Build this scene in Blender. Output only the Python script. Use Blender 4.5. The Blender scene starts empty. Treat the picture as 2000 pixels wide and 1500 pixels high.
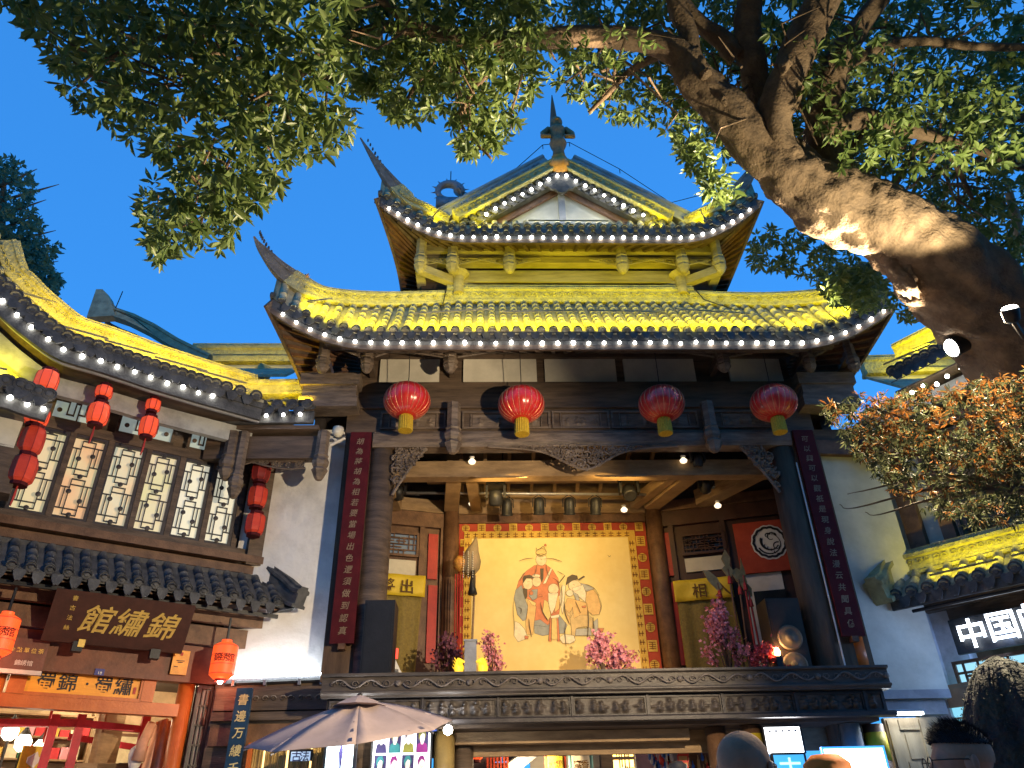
import bpy, math, random
import numpy as np
from mathutils import Vector, Matrix, noise
random.seed(7); np.random.seed(7)
R = math.radians
scene = bpy.context.scene
col = scene.collection
# ------------------------------------------------------------------ camera
F = 1470.0                                   # focal length in pixels of the 2000 px wide photograph
CAM = Vector((0, 0, 1.55))
PITCH, ROLL, YAW = R(31.5), R(-1.4), R(2.4)
def cam_axes():
    cp, sp = math.cos(PITCH), math.sin(PITCH)
    fw = Vector((math.sin(YAW)*cp, math.cos(YAW)*cp, sp))
    rt = Vector((math.cos(YAW), -math.sin(YAW), 0)); up = rt.cross(fw)
    c, s = math.cos(ROLL), math.sin(ROLL)
    return c*rt + s*up, -s*rt + c*up, fw
RT, UP, FW = cam_axes()
cd = bpy.data.cameras.new('camera'); cam = bpy.data.objects.new('camera', cd); col.objects.link(cam)
cd.sensor_width = 36; cd.lens = 36*F/2000; cd.clip_start = .05; cd.clip_end = 2000
cm = Matrix.Identity(4)
for i in range(3):
    cm[i][0] = RT[i]; cm[i][1] = UP[i]; cm[i][2] = -FW[i]; cm[i][3] = CAM[i]
cam.matrix_world = cm
scene.camera = cam
# ------------------------------------------------------------------ dusk sky, exposure
world = bpy.data.worlds.new('World'); scene.world = world; world.use_nodes = True
wn = world.node_tree.nodes; wl = world.node_tree.links; wn.clear()
sky = wn.new('ShaderNodeTexSky'); sky.sky_type = 'NISHITA'; sky.sun_disc = False
sky.sun_elevation = R(16); sky.sun_rotation = R(200); sky.altitude = 500; sky.ozone_density = 3.5; sky.dust_density = .3; sky.air_density = 1.2
hs = wn.new('ShaderNodeMix'); hs.data_type = 'RGBA'; hs.blend_type = 'MULTIPLY'; hs.inputs[0].default_value = 1.0
hs.inputs[7].default_value = (1.0, 1.0, 1.0, 1)
bgn = wn.new('ShaderNodeBackground'); bgn.inputs[1].default_value = 0.1
wo = wn.new('ShaderNodeOutputWorld')
gam = wn.new('ShaderNodeGamma'); gam.inputs[1].default_value = .35; wl.new(sky.outputs[0], gam.inputs[0]); wl.new(gam.outputs[0], hs.inputs[6]); wl.new(hs.outputs[2], bgn.inputs[0]); wl.new(bgn.outputs[0], wo.inputs[0])
SKY_TINT = hs.inputs[7]; SKY_BG = bgn.inputs[1]
SKY_TINT.default_value = (0.138, 0.73, 1.75, 1); SKY_BG.default_value = 0.15
vs = scene.view_settings; vs.view_transform = 'Standard'; vs.look = 'None'; vs.exposure = 1.35; vs.gamma = 1; vs.use_curve_mapping = False
cy = scene.cycles; cy.use_denoising = True; cy.max_bounces = 6; cy.diffuse_bounces = 3; cy.glossy_bounces = 2; cy.transmission_bounces = 4
cy.transparent_max_bounces = 6; cy.caustics_reflective = False; cy.caustics_refractive = False; cy.sample_clamp_indirect = 4
try: cy.denoiser = 'OPENIMAGEDENOISE'
except Exception: pass
# ------------------------------------------------------------------ photo pixel -> place
def ray(px, py): return FW + RT*((px-1000)/F) - UP*((py-750)/F)
def onY(px, py, Y):
    v = ray(px, py); return CAM + v*((Y-CAM.y)/v.y)
def onZ(px, py, Z):
    v = ray(px, py); return CAM + v*((Z-CAM.z)/v.z)
def onD(px, py, d): return CAM + ray(px, py)*d
class Frame:
    """a vertical wall plane: u along it (to the right), w out of it (to the viewer), z up"""
    def __init__(s, A, deg):
        s.A = Vector((A[0], A[1], 0)); s.a = R(deg)
        s.d = Vector((math.cos(s.a), math.sin(s.a), 0)); s.n = Vector((math.sin(s.a), -math.cos(s.a), 0))
        s.M = Matrix.Translation(s.A) @ Matrix.Rotation(s.a, 4, 'Z')
    def W(s, u, w, z): return s.A + s.d*u + s.n*w + Vector((0, 0, z))
    def px(s, x, y, w=0):
        v = ray(x, y); t = (s.A + s.n*w - CAM).dot(s.n)/v.dot(s.n); p = CAM + v*t
        return (p - s.A).dot(s.d), p.z
    def rect(s, x0, y0, x1, y1, w=0):
        xm, ym = (x0+x1)/2, (y0+y1)/2
        return s.px(x0, ym, w)[0], s.px(x1, ym, w)[0], s.px(xm, y1, w)[1], s.px(xm, y0, w)[1]
FP = Frame((0, 12.9), 0)          # pavilion column plane
FB = Frame((0, 15.3), 0)          # back of the stage
FSL = Frame((-.73, 15.3), 16)     # splayed stage wall, left
FSR = Frame((3.62, 15.3), -16)    # splayed stage wall, right
FL = Frame((-4.37, 13.2), 32)     # silk shop facade
FR = Frame((8.17, 13.2), -50)     # shop on the right
XC = 1.88
# ------------------------------------------------------------------ mesh builder
WM = {}
def finish(o, parent, M=None):
    M = M or Matrix.Identity(4)
    col.objects.link(o); o.matrix_basis = M; WM[o.name] = M
    if parent is not None:
        o.parent = parent; o.matrix_parent_inverse = WM[parent.name].inverted()
    return o
def tag(o, label=None, cat=None, group=None, kind=None):
    if label: o['label'] = label
    if cat: o['category'] = cat
    if group: o['group'] = group
    if kind: o['kind'] = kind
    return o
def thing(name, loc, label, cat, group=None):
    o = bpy.data.objects.new(name, None); o.empty_display_size = .2
    finish(o, None, Matrix.Translation(Vector(loc)))
    return tag(o, label, cat, group)
def inst(name, mesh, M, parent): return finish(bpy.data.objects.new(name, mesh), parent, M)
def basis(o, x, y, z):
    M = Matrix.Identity(4)
    for i in range(3): M[i][0] = x[i]; M[i][1] = y[i]; M[i][2] = z[i]; M[i][3] = o[i]
    return M
class MB:
    def __init__(s, M=None): s.v = []; s.f = []; s.M = M; s.glyphs = []
    def add(s, V, Fc):
        k = len(s.v); s.v += [tuple(p) for p in V]; s.f += [tuple(i+k for i in f) for f in Fc]; return s
    def box(s, x0, x1, y0, y1, z0, z1):
        return s.add([(x0,y0,z0),(x1,y0,z0),(x1,y1,z0),(x0,y1,z0),(x0,y0,z1),(x1,y0,z1),(x1,y1,z1),(x0,y1,z1)],
                     [(0,3,2,1),(4,5,6,7),(0,1,5,4),(1,2,6,5),(2,3,7,6),(3,0,4,7)])
    def beam(s, a, b, w, h, up=(0,0,1)):
        a, b = Vector(a), Vector(b); d = (b-a).normalized(); u = Vector(up); sd = d.cross(u)
        if sd.length < 1e-4: sd = d.cross(Vector((0,1,0)))
        sd.normalize(); u = sd.cross(d)
        V = [p + sd*(w/2*i) + u*(h/2*j) for p in (a, b) for i, j in ((-1,-1),(1,-1),(1,1),(-1,1))]
        return s.add(V, [(0,1,2,3),(7,6,5,4),(0,4,5,1),(1,5,6,2),(2,6,7,3),(3,7,4,0)])
    def sweep(s, pts, sec, sc=None, up=(0,0,1), caps=True, upf=None):
        """sec: list of (side, up) points, closed"""
        pts = [Vector(p) for p in pts]; n = len(sec); V = []; Fc = []
        for i, p in enumerate(pts):
            d = (pts[min(i+1, len(pts)-1)] - pts[max(i-1, 0)]).normalized()
            u = Vector(upf(i) if upf else up); sd = d.cross(u)
            if sd.length < 1e-4: sd = d.cross(Vector((0,1,0)))
            sd.normalize(); uu = sd.cross(d); k = sc[i] if sc else 1
            if not isinstance(k, (tuple, list)): k = (k, k)
            V += [p + sd*(a*k[0]) + uu*(b*k[1]) for a, b in sec]
        for i in range(len(pts)-1):
            for j in range(n):
                a, b = i*n+j, i*n+(j+1) % n; Fc.append((a, b, b+n, a+n))
        if caps: Fc += [tuple(range(n))[::-1], tuple(range((len(pts)-1)*n, len(pts)*n))]
        return s.add(V, Fc)
    def tube(s, pts, r, n=8, caps=True, wob=None):
        pts = [Vector(p) for p in pts]
        rr = r if isinstance(r, (list, tuple)) else [r]*len(pts); V = []; Fc = []
        d0 = (pts[1]-pts[0]).normalized(); ref = Vector((0,0,1)) if abs(d0.z) < .9 else Vector((1,0,0))
        for i, p in enumerate(pts):
            d = (pts[min(i+1, len(pts)-1)] - pts[max(i-1, 0)]).normalized()
            sd = d.cross(ref); sd.normalize(); u = sd.cross(d); ref = u
            for j in range(n):
                t = 2*math.pi*j/n; k = rr[i]*(wob(i, j) if wob else 1)
                V.append(p + sd*(math.cos(t)*k) + u*(math.sin(t)*k))
        for i in range(len(pts)-1):
            for j in range(n):
                a, b = i*n+j, i*n+(j+1) % n; Fc.append((a, b, b+n, a+n))
        if caps: Fc += [tuple(range(n))[::-1], tuple(range((len(pts)-1)*n, len(pts)*n))]
        return s.add(V, Fc)
    def lathe(s, prof, c=(0,0,0), n=16, M=None, lobes=None):
        V = []; Fc = []; c = Vector(c)
        for r, z in prof:
            for j in range(n):
                t = 2*math.pi*j/n; k = r*(lobes(t) if lobes else 1); p = Vector((math.cos(t)*k, math.sin(t)*k, z))
                if M is not None: p = M @ p
                V.append(p + c)
        m = len(prof)
        for i in range(m-1):
            for j in range(n):
                a, b = i*n+j, i*n+(j+1) % n; Fc.append((a, b, b+n, a+n))
        Fc += [tuple(range(n))[::-1], tuple(range((m-1)*n, m*n))]
        return s.add(V, Fc)
    def grid(s, nu, nv, fn):
        V = [fn(i/(nu-1), j/(nv-1)) for j in range(nv) for i in range(nu)]
        return s.add(V, [(j*nu+i, j*nu+i+1, (j+1)*nu+i+1, (j+1)*nu+i) for j in range(nv-1) for i in range(nu-1)])
    def prism(s, poly, y0, y1):
        """poly of (x, z) extruded along y"""
        n = len(poly); V = [(x, y0, z) for x, z in poly] + [(x, y1, z) for x, z in poly]
        return s.add(V, [tuple(range(n)), tuple(range(n, 2*n))[::-1]] + [(i, i+n, (i+1) % n+n, (i+1) % n) for i in range(n)])
    def sheet(s, fn, nu, nv, th):
        """thick sheet: fn(u,v)->point, th vector"""
        a = [Vector(fn(i/(nu-1), j/(nv-1))) for j in range(nv) for i in range(nu)]; t = Vector(th); N = nu*nv
        Fc = []
        for j in range(nv-1):
            for i in range(nu-1):
                q = (j*nu+i, j*nu+i+1, (j+1)*nu+i+1, (j+1)*nu+i); Fc += [q, tuple(k+N for k in q[::-1])]
        rim = [i for i in range(nu)] + [j*nu+nu-1 for j in range(1, nv)] + [(nv-1)*nu+i for i in range(nu-2, -1, -1)] + [j*nu for j in range(nv-2, 0, -1)]
        Fc += [(rim[(k+1) % len(rim)], rim[k], rim[k]+N, rim[(k+1) % len(rim)]+N) for k in range(len(rim))]
        return s.add(a + [p + t for p in a], Fc)
    def mesh(s, name, mat, smooth=False):
        me = bpy.data.meshes.new(name)
        V = s.v if s.M is None else [tuple(s.M @ Vector(p)) for p in s.v]
        me.from_pydata(V, [], s.f); me.update()
        if mat: me.materials.append(mat)
        if smooth: me.polygons.foreach_set('use_smooth', [True]*len(me.polygons))
        return me
    def build(s, name, mat, parent=None, smooth=False, label=None, kind=None):
        if s.glyphs: return [g.build('character', mat, parent) for g in s.glyphs][0]
        if name == 'carved_scroll': kind = 'stuff'
        o = finish(bpy.data.objects.new(name, s.mesh(name, mat, smooth)), parent)
        return tag(o, label, None, None, kind)
def spline(pts, n):
    """Catmull-Rom through pts, n samples per span; works on tuples of any length"""
    P = [np.array(p, float) for p in pts]; P = [2*P[0]-P[1]] + P + [2*P[-1]-P[-2]]; out = []
    for i in range(1, len(P)-2):
        for k in range(n):
            t = k/n; a, b, c, d = P[i-1], P[i], P[i+1], P[i+2]
            out.append(.5*((2*b) + (c-a)*t + (2*a-5*b+4*c-d)*t*t + (3*b-a-3*c+d)*t**3))
    out.append(P[-2]); return out
# ------------------------------------------------------------------ materials
def mat(name, c, rough=.75, c2=None, scale=3.0, bump=.15, bscale=25.0, metal=0.0, stretch=(1,1,1), spec=.3, island=0.0, lo=.35, hi=.65, sheen=0, dist=.02, detail=6):
    m = bpy.data.materials.new(name); m.use_nodes = True; nt = m.node_tree; N = nt.nodes; L = nt.links
    b = N['Principled BSDF']; b.inputs['Roughness'].default_value = rough; b.inputs['Metallic'].default_value = metal
    b.inputs['Specular IOR Level'].default_value = spec
    if sheen: b.inputs['Sheen Weight'].default_value = sheen
    g = N.new('ShaderNodeNewGeometry'); mp = N.new('ShaderNodeMapping'); mp.inputs['Scale'].default_value = stretch
    L.new(g.outputs['Position'], mp.inputs[0])
    c2 = c2 or tuple(x*.6 for x in c)
    n1 = N.new('ShaderNodeTexNoise'); n1.inputs['Scale'].default_value = scale; n1.inputs['Detail'].default_value = detail; n1.inputs['Roughness'].default_value = .65
    L.new(mp.outputs[0], n1.inputs[0])
    r = N.new('ShaderNodeMapRange'); r.inputs[1].default_value = lo; r.inputs[2].default_value = hi; L.new(n1.outputs[0], r.inputs[0])
    mx = N.new('ShaderNodeMix'); mx.data_type = 'RGBA'; mx.inputs[6].default_value = (*c2, 1); mx.inputs[7].default_value = (*c, 1)
    L.new(r.outputs[0], mx.inputs[0]); out = mx.outputs[2]
    if island:
        hv = N.new('ShaderNodeHueSaturation'); mr = N.new('ShaderNodeMapRange'); mr.inputs[3].default_value = 1-island; mr.inputs[4].default_value = 1+island
        L.new(g.outputs['Random Per Island'], mr.inputs[0]); L.new(mr.outputs[0], hv.inputs['Value']); L.new(out, hv.inputs['Color']); out = hv.outputs[0]
    L.new(out, b.inputs['Base Color'])
    if bump:
        n2 = N.new('ShaderNodeTexNoise'); n2.inputs['Scale'].default_value = bscale; n2.inputs['Detail'].default_value = 4; L.new(mp.outputs[0], n2.inputs[0])
        bp = N.new('ShaderNodeBump'); bp.inputs['Strength'].default_value = bump; bp.inputs['Distance'].default_value = dist
        L.new(n2.outputs[0], bp.inputs['Height']); L.new(bp.outputs[0], b.inputs['Normal'])
    return m
def glow(name, c, s, sample=False, c2=None, scale=2.0):
    m = bpy.data.materials.new(name); m.use_nodes = True; nt = m.node_tree; N = nt.nodes; L = nt.links
    b = N['Principled BSDF']; b.inputs['Base Color'].default_value = (*[min(1, x)*.6 for x in c], 1); b.inputs['Roughness'].default_value = .5
    b.inputs['Emission Color'].default_value = (*c, 1); b.inputs['Emission Strength'].default_value = s
    if c2:
        g = N.new('ShaderNodeNewGeometry'); n1 = N.new('ShaderNodeTexNoise'); n1.inputs['Scale'].default_value = scale; L.new(g.outputs['Position'], n1.inputs[0])
        r = N.new('ShaderNodeMapRange'); r.inputs[1].default_value = .4; r.inputs[2].default_value = .6; L.new(n1.outputs[0], r.inputs[0])
        mx = N.new('ShaderNodeMix'); mx.data_type = 'RGBA'; mx.inputs[6].default_value = (*c, 1); mx.inputs[7].default_value = (*c2, 1); L.new(r.outputs[0], mx.inputs[0])
        L.new(mx.outputs[2], b.inputs['Emission Color'])
    if not sample: m.cycles.emission_sampling = 'NONE'
    return m
GRAIN = (1, 1, .12)
wood = mat('dark_wood', (.13,.088,.058), .6, (.05,.035,.025), 5, .35, 30, stretch=(.25,.6,2.2), detail=10)
woodh = mat('carved_wood', (.2,.15,.11), .5, (.07,.052,.04), 7, .45, 34, dist=.03, stretch=(.3,.7,1.8), detail=10)
woodb = mat('brown_wood', (.16,.085,.045), .5, (.08,.04,.022), 5, .25, 40)
woodl = mat('pale_beam_wood', (.3,.2,.105), .65, (.18,.115,.06), 5, .3, 34, stretch=(.5,.5,2), detail=10)
woodbk = mat('black_wood', (.055,.046,.044), .45, (.03,.026,.026), 6, .3, 40)
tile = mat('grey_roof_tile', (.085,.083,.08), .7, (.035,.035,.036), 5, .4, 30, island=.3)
tilel = mat('flood_tinted_roof_tile', (.34,.31,.2), .8, (.18,.165,.11), 5, .5, 30, island=.3)  # grey tile paled and yellowed, floodlight put into the colour
ridge = mat('flood_tinted_ridge_stone', (.42,.39,.2), .8, (.22,.2,.1), 4, .8, 16, dist=.06, lo=.3, hi=.7)  # grey stone with the yellow of the floodlights mixed into its colour
plaster = mat('white_plaster', (.66,.64,.6), .9, (.42,.4,.37), 1.1, .55, 4, dist=.06, lo=.25, hi=.55, detail=12)
plasterc = mat('cream_plaster', (.6,.56,.46), .9, (.45,.42,.34), 1.5, .3, 6, dist=.03)
greyst = mat('grey_stone', (.32,.32,.33), .8, (.22,.22,.23), 3, .3, 20)
redp = mat('red_paint', (.42,.035,.025), .5, (.3,.025,.02), 5, .15, 30)
maroon = mat('maroon_lacquer', (.078,.009,.011), .6, (.052,.006,.008), 4, .1, 30, spec=.12)
goldp = mat('gold_paint', (.62,.42,.1), .45, (.45,.3,.07), 20, .1, 60, metal=.3)
blackm = mat('black_metal', (.02,.02,.022), .45, (.012,.012,.013), 8, .1, 60)
greym = mat('grey_metal', (.35,.35,.36), .4, (.25,.25,.26), 8, .05, 60, metal=.6)
orangew = mat('orange_lacquer_wood', (.5,.13,.025), .4, (.4,.09,.015), 5, .12, 30)
pinkpl = mat('blossom_pink', (.85,.36,.36), .7, (.72,.24,.27), 20, 0, island=.3)
bulbm = glow('bulb_white', (1,.97,.88), 14)
warmb = glow('bulb_warm', (1,.8,.5), .8)
# ------------------------------------------------------------------ glyphs of the built-in font
TEXTS = '胡為將胡為相若要當場出色還須做到認真可以興可以觀祇是現身說法漫云共聞具偽館繡錦蜀錦·蜀繡錦绣馆出將入相中国邮書邊万縷千機波傳統蜜香牛淘食18黔古法絲茶金點單位級非遺'
GLY = {}
def load_glyphs():
    os_ = []
    for ch in sorted(set(TEXTS)):
        c = bpy.data.curves.new('g', 'FONT'); c.body = ch; c.size = 1; c.resolution_u = 2; c.offset = .012
        o = bpy.data.objects.new('g', c); col.objects.link(o); os_.append((ch, o))
    bpy.context.view_layer.update(); dg = bpy.context.evaluated_depsgraph_get()
    for ch, o in os_:
        me = bpy.data.meshes.new_from_object(o.evaluated_get(dg))
        V = [(v.co.x, v.co.y) for v in me.vertices]; Fc = [tuple(p.vertices) for p in me.polygons]
        if V:
            xs = [p[0] for p in V]; ys = [p[1] for p in V]; cx, cyy = (min(xs)+max(xs))/2, (min(ys)+max(ys))/2
            if ch in '18·': cyy = .35
            GLY[ch] = ([(x-cx, y-cyy) for x, y in V], Fc)
        c = o.data; bpy.data.objects.remove(o); bpy.data.curves.remove(c); bpy.data.meshes.remove(me)
load_glyphs()
def letters(mb, s, place, size, step, skew=0.0):
    """place(i) -> (origin, xdir, ydir) for the i-th character"""
    for i, ch in enumerate(s):
        if ch not in GLY: continue
        o, x, y = place(i); V, Fc = GLY[ch]
        g = MB(mb.M); g.add([Vector(o) + Vector(x)*((a + skew*b)*size) + Vector(y)*(b*size) for a, b in V], Fc); mb.glyphs.append(g)
    return mb
# ------------------------------------------------------------------ lamps
def area(name, loc, target, sx, sy, color, power, parent=None, spread=180):
    l = bpy.data.lights.new(name, 'AREA'); l.shape = 'RECTANGLE'; l.size = sx; l.size_y = sy; l.color = color; l.energy = power; l.spread = R(spread)
    o = bpy.data.objects.new(name, l); loc = Vector(loc); d = (Vector(target)-loc).normalized()
    x = d.cross(Vector((0,0,1)))
    if x.length < 1e-3: x = Vector((1,0,0))
    x.normalize(); finish(o, parent, basis(loc, x, x.cross(d)*-1 if False else (-d).cross(x), -d)); return o
def point(name, loc, r, color, power, parent=None):
    l = bpy.data.lights.new(name, 'POINT'); l.shadow_soft_size = r; l.color = color; l.energy = power
    return finish(bpy.data.objects.new(name, l), parent, Matrix.Translation(Vector(loc)))
def spot(name, loc, target, ang, r, color, power, parent=None, blend=.5):
    l = bpy.data.lights.new(name, 'SPOT'); l.shadow_soft_size = r; l.color = color; l.energy = power; l.spot_size = R(ang); l.spot_blend = blend
    o = bpy.data.objects.new(name, l); loc = Vector(loc); d = (Vector(target)-loc).normalized(); x = d.cross(Vector((0,0,1)))
    if x.length < 1e-3: x = Vector((1,0,0))
    x.normalize(); finish(o, parent, basis(loc, x, (-d).cross(x), -d)); return o
YEL = (1.0, .84, .008)
AMB = (1.0, .72, .015)
WARM = (1.0, .62, .26)
COOL = (.82, .92, 1.0)
LAMP_BODY = []
def flood(loc, target, length, power, label, color=YEL, group='yellow flood bars laid on the roofs'):
    """a slim LED bar: housing, lens and its light"""
    loc = Vector(loc); t = thing('flood_lamp', loc, label, 'lamp', group)
    d = (Vector(target)-loc).normalized(); x = d.cross(Vector((0,0,1))).normalized()
    MB().beam(loc - x*(length/2) - d*.02, loc + x*(length/2) - d*.02, .03, .02, d).build('housing', tilel, t)
    area('light', loc, target, length, .05, color, power, t)
    return t
# ------------------------------------------------------------------ ground (below the frame, still there)
cobble = mat('stone_paving', (.34,.31,.28), .8, (.22,.2,.18), 2, .4, 8)
tag(MB().box(-60, 60, -30, 90, -.3, 0).build('ground', cobble), kind='structure')
# ------------------------------------------------------------------ tile kit
def cap_mesh(r, name='eave_tile', m=tile):
    mb = MB(); Mx = Matrix.Rotation(R(90), 4, 'X')          # disc faces -y
    mb.lathe([(r, -.06), (r, .0), (r*.88, .012), (r*.8, .0), (r*.5, .004), (r*.42, .018), (r*.12, .022)], (0,0,0), 12, Mx)
    return mb.mesh(name, m, False)
def drip_mesh(w, h, name='drip_tile', m=tile):
    P = []
    for k in range(13):
        t = k/12; x = (t-.5)*w; z = -h*(math.sin(math.pi*t)**.48)*(1 + .07*math.cos(6*math.pi*t)); P.append((x, z))
    top = [(w/2, .03), (0, -.012), (-w/2, .03)]
    return MB().prism(P + top, -.012, .012).mesh(name, m)
CAP = cap_mesh(.082); DRIP = drip_mesh(.17, .17)
CAPL = cap_mesh(.082, 'eave_tile', tilel); DRIPL = drip_mesh(.17, .17, 'drip_tile', tilel)
def tile_row(top, eave, r, sag, seg, mt, parent):
    top, eave = Vector(top), Vector(eave); L = (eave-top).length; n = max(1, round(L/seg)); mb = MB()
    d = (eave-top).normalized(); hx = Vector((0,0,1)).cross(d).normalized()
    pt = lambda t: top.lerp(eave, t) - Vector((0,0, sag*math.sin(math.pi*t)))
    for i in range(n):
        a, b = pt(i/n), pt((i+1)/n + .03); dd = (b-a).normalized(); up = hx.cross(dd)*-1
        if up.z < 0: up = -up
        V = []
        for p, rr in ((a, r*.93), (b, r*1.02)):
            for k in range(7):
                t = math.pi*k/6; V.append(p + hx*(math.cos(t)*rr) + up*(math.sin(t)*rr))
        mb.add(V, [(k, k+1, k+8, k+7) for k in range(6)] + [tuple(range(7)), tuple(range(7, 14))[::-1]])
    return mb.build('tile_row', mt, parent, True)
def tiled(parent, eave, top, n, r=.075, sag=.06, mt=tilel, capm=None, dripm=None, rows=True, seg=.24, out=None):
    """n rows between callables eave(u), top(u), u in 0..1; caps and drip tiles along the eave"""
    capm = capm or CAP; dripm = dripm or DRIP
    for i in range(n):
        u = (i+.5)/n; e = Vector(eave(u)); t = Vector(top(u))
        d = (e-t); d.normalize()
        if rows and (e-t).length > .12: tile_row(t, e, r, sag, seg, mt, parent)
        h = Vector((d.x, d.y, 0)); h.normalize(); tang = (Vector(eave(min(1, u+.01))) - Vector(eave(max(0, u-.01)))).normalized()
        o = Vector(out).normalized() if out is not None else h
        y = -o; x = tang; z = x.cross(y).normalized(); y = z.cross(x).normalized()
        M = basis(e + o*.03 + Vector((0,0,.02)), x, y, z) @ Matrix.Rotation(random.uniform(-.08, .08), 4, 'X')
        inst('eave_tile', capm, M, parent)
        if i < n-1:
            u2 = (i+1)/n; e2 = Vector(eave(u2)); M2 = basis(e2 + o*.02 - Vector((0,0,.035 + random.uniform(0, .012))), x, y, z) @ Matrix.Rotation(random.uniform(-.22, .0), 4, 'X')
            inst('drip_tile', dripm, M2, parent)
BULB = MB().lathe([(.008,-.04),(.026,-.03),(.038,-.009),(.038,.01),(.026,.031),(.008,.04)], (0,0,0), 8).mesh('bulb', bulbm, True)
def string_light(pts, label, sp=None, group=None, r=1.0, at=None):
    """wire + bulbs along a polyline (sp spacing) or at given points"""
    pts = [Vector(p) for p in pts]; t = thing('string_light', pts[0], label, 'string light', group)
    MB().tube([p + Vector((0,0,.05)) for p in pts], .009, 5).build('wire', blackm, t)
    if at is None:
        at = []; acc = sp/2
        for a, b in zip(pts, pts[1:]):
            L = (b-a).length
            while acc < L: at.append(a.lerp(b, acc/L)); acc += sp
            acc -= L
    for p in at: inst('bulb', BULB, Matrix.Translation(Vector(p) + Vector((0, random.uniform(-.01,.01), random.uniform(-.012,.012)))) @ Matrix.Scale(r*random.uniform(.78, 1.02), 4), t)
    return t
RSEC = [(-.13,0),(.13,0),(.13,.05),(.09,.07),(.09,.24),(.12,.26),(.12,.31),(.07,.34),(.07,.38),(-.07,.38),(-.07,.34),(-.12,.31),(-.12,.26),(-.09,.24),(-.09,.07),(-.13,.05)]
def scrolls(mb, pts, off, up, amp, r, step, seed=0):
    """raised scroll carving that follows a polyline: little S-curves, off = outward vector"""
    rnd = random.Random(seed); pts = [Vector(p) for p in pts]; acc = 0
    for a, b in zip(pts, pts[1:]):
        L = (b-a).length; d = (b-a).normalized(); k = 0
        n = max(1, int(L/step))
        for i in range(n):
            c = a.lerp(b, (i+.5)/n) + Vector(off); u = Vector(up); s = 1 if (i + seed) % 2 else -1
            q = []
            for j in range(9):
                t = j/8*2*math.pi*1.25; rr = amp*(1 - j/11)
                q.append(c + d*(rr*math.cos(t)*s) + u*(rr*math.sin(t)*.8))
            mb.tube(q, [r*(1-.06*j) for j in range(9)], 4)
    return mb
# ================================================================== THE OPERA STAGE PAVILION
pav = thing('opera_stage_pavilion', (XC, 12.9, 0), 'two-tiered timber opera stage pavilion with upturned eaves and floodlit yellow ridges', 'pavilion')
# ---------- stage apron
apw = mat('apron_wood', (.1,.082,.07), .45, (.045,.038,.034), 7, .4, 34, dist=.02, stretch=(.3,.7,1.8), detail=10); apc = mat('apron_carving', (.19,.155,.13), .45, (.08,.066,.056), 9, .3, 40)
AP0, AP1, APY = -2.49, 6.27, 12.2
ap = MB().sweep([(AP0, APY, 3.5), (AP1, APY, 3.5)], [(0,0),(0,.02),(.05,.05),(.05,.07),(.0,.09),(.0,.28),(.06,.30),(.06,.335),(-.25,.335),(-.25,0)], up=(0,0,1)).build('stage_rail', apw, pav)
# vine and dragon scroll on the rail
mb = MB()
for k in range(8):
    x0 = AP0 + .15 + k*1.08; q = []
    for j in range(19):
        t = j/18; q.append((x0 + t*.95, APY - .015 - .02, 3.685 + .065*math.sin(t*4*math.pi + (k % 2)*math.pi)*(1-.25*t)))
    mb.tube(q, [.016*(1-.4*abs(2*j/18-1)) for j in range(19)], 5)
    mb.lathe([(.05,-.02),(.045,.0),(.015,.02)], (x0+1.01, APY-.03, 3.685), 10, Matrix.Rotation(R(90), 4, 'X'))
scrolls(mb, [(AP0+.1, APY-.025, 3.685), (AP1-.1, APY-.025, 3.685)], (0,0,0), (0,0,1), .06, .009, .16, 1)
mb.build('carved_scroll', apc, ap, True)
fa = MB().box(AP0+.08, AP1-.08, APY+.14, APY+.34, 3.15, 3.5).build('stage_fascia', woodbk, pav)
MB().sweep([(AP0+.0, APY+.06, 3.12), (AP1-.0, APY+.06, 3.12)], [(.04,0),(.04,.05),(.0,.075),(-.16,.075),(-.16,0)]).build('lower_moulding', woodbk, fa)
def relief(x0, x1, z0, z1, Y, seed, n=5, amp=.05, out=-1):
    """a panel of carved figures: bumps for heads, bodies, trees"""
    rnd = random.Random(seed); B = []
    for i in range(n):
        cx = x0 + (i+.5+rnd.uniform(-.25,.25))*(x1-x0)/n; h = (z1-z0)*rnd.uniform(.5,.8); zb = z0 + .02
        B += [(cx, zb+h*.3, .035+rnd.uniform(0,.015), h*.3, 1), (cx+rnd.uniform(-.02,.02), zb+h*.65, .04, h*.2, .9), (cx+rnd.uniform(-.02,.02), zb+h*.95, .025, .03, 1),
              (cx+rnd.uniform(-.08,.08), zb+h*.6, .05, .014, .7)]
    nu, nv = 64, 20
    def fn(u, v):
        x = x0+(x1-x0)*u; z = z0+(z1-z0)*v; h = 0
        for (bx, bz, sx, sz, a) in B: h = max(h, a*math.exp(-((x-bx)/sx)**2 - ((z-bz)/sz)**2))
        h += .12*(rnd.random()-.5) if 0 < u < 1 and 0 < v < 1 else 0
        return (x, Y + out*amp*max(0, h), z)
    return MB().grid(nu, nv, fn)
cuts = [onY(x, 1376, APY+.14).x for x in (683, 826, 973, 1117, 1264, 1411, 1554, 1690)]
cuts = [AP0+.1] + cuts + [AP1-.1]
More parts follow.
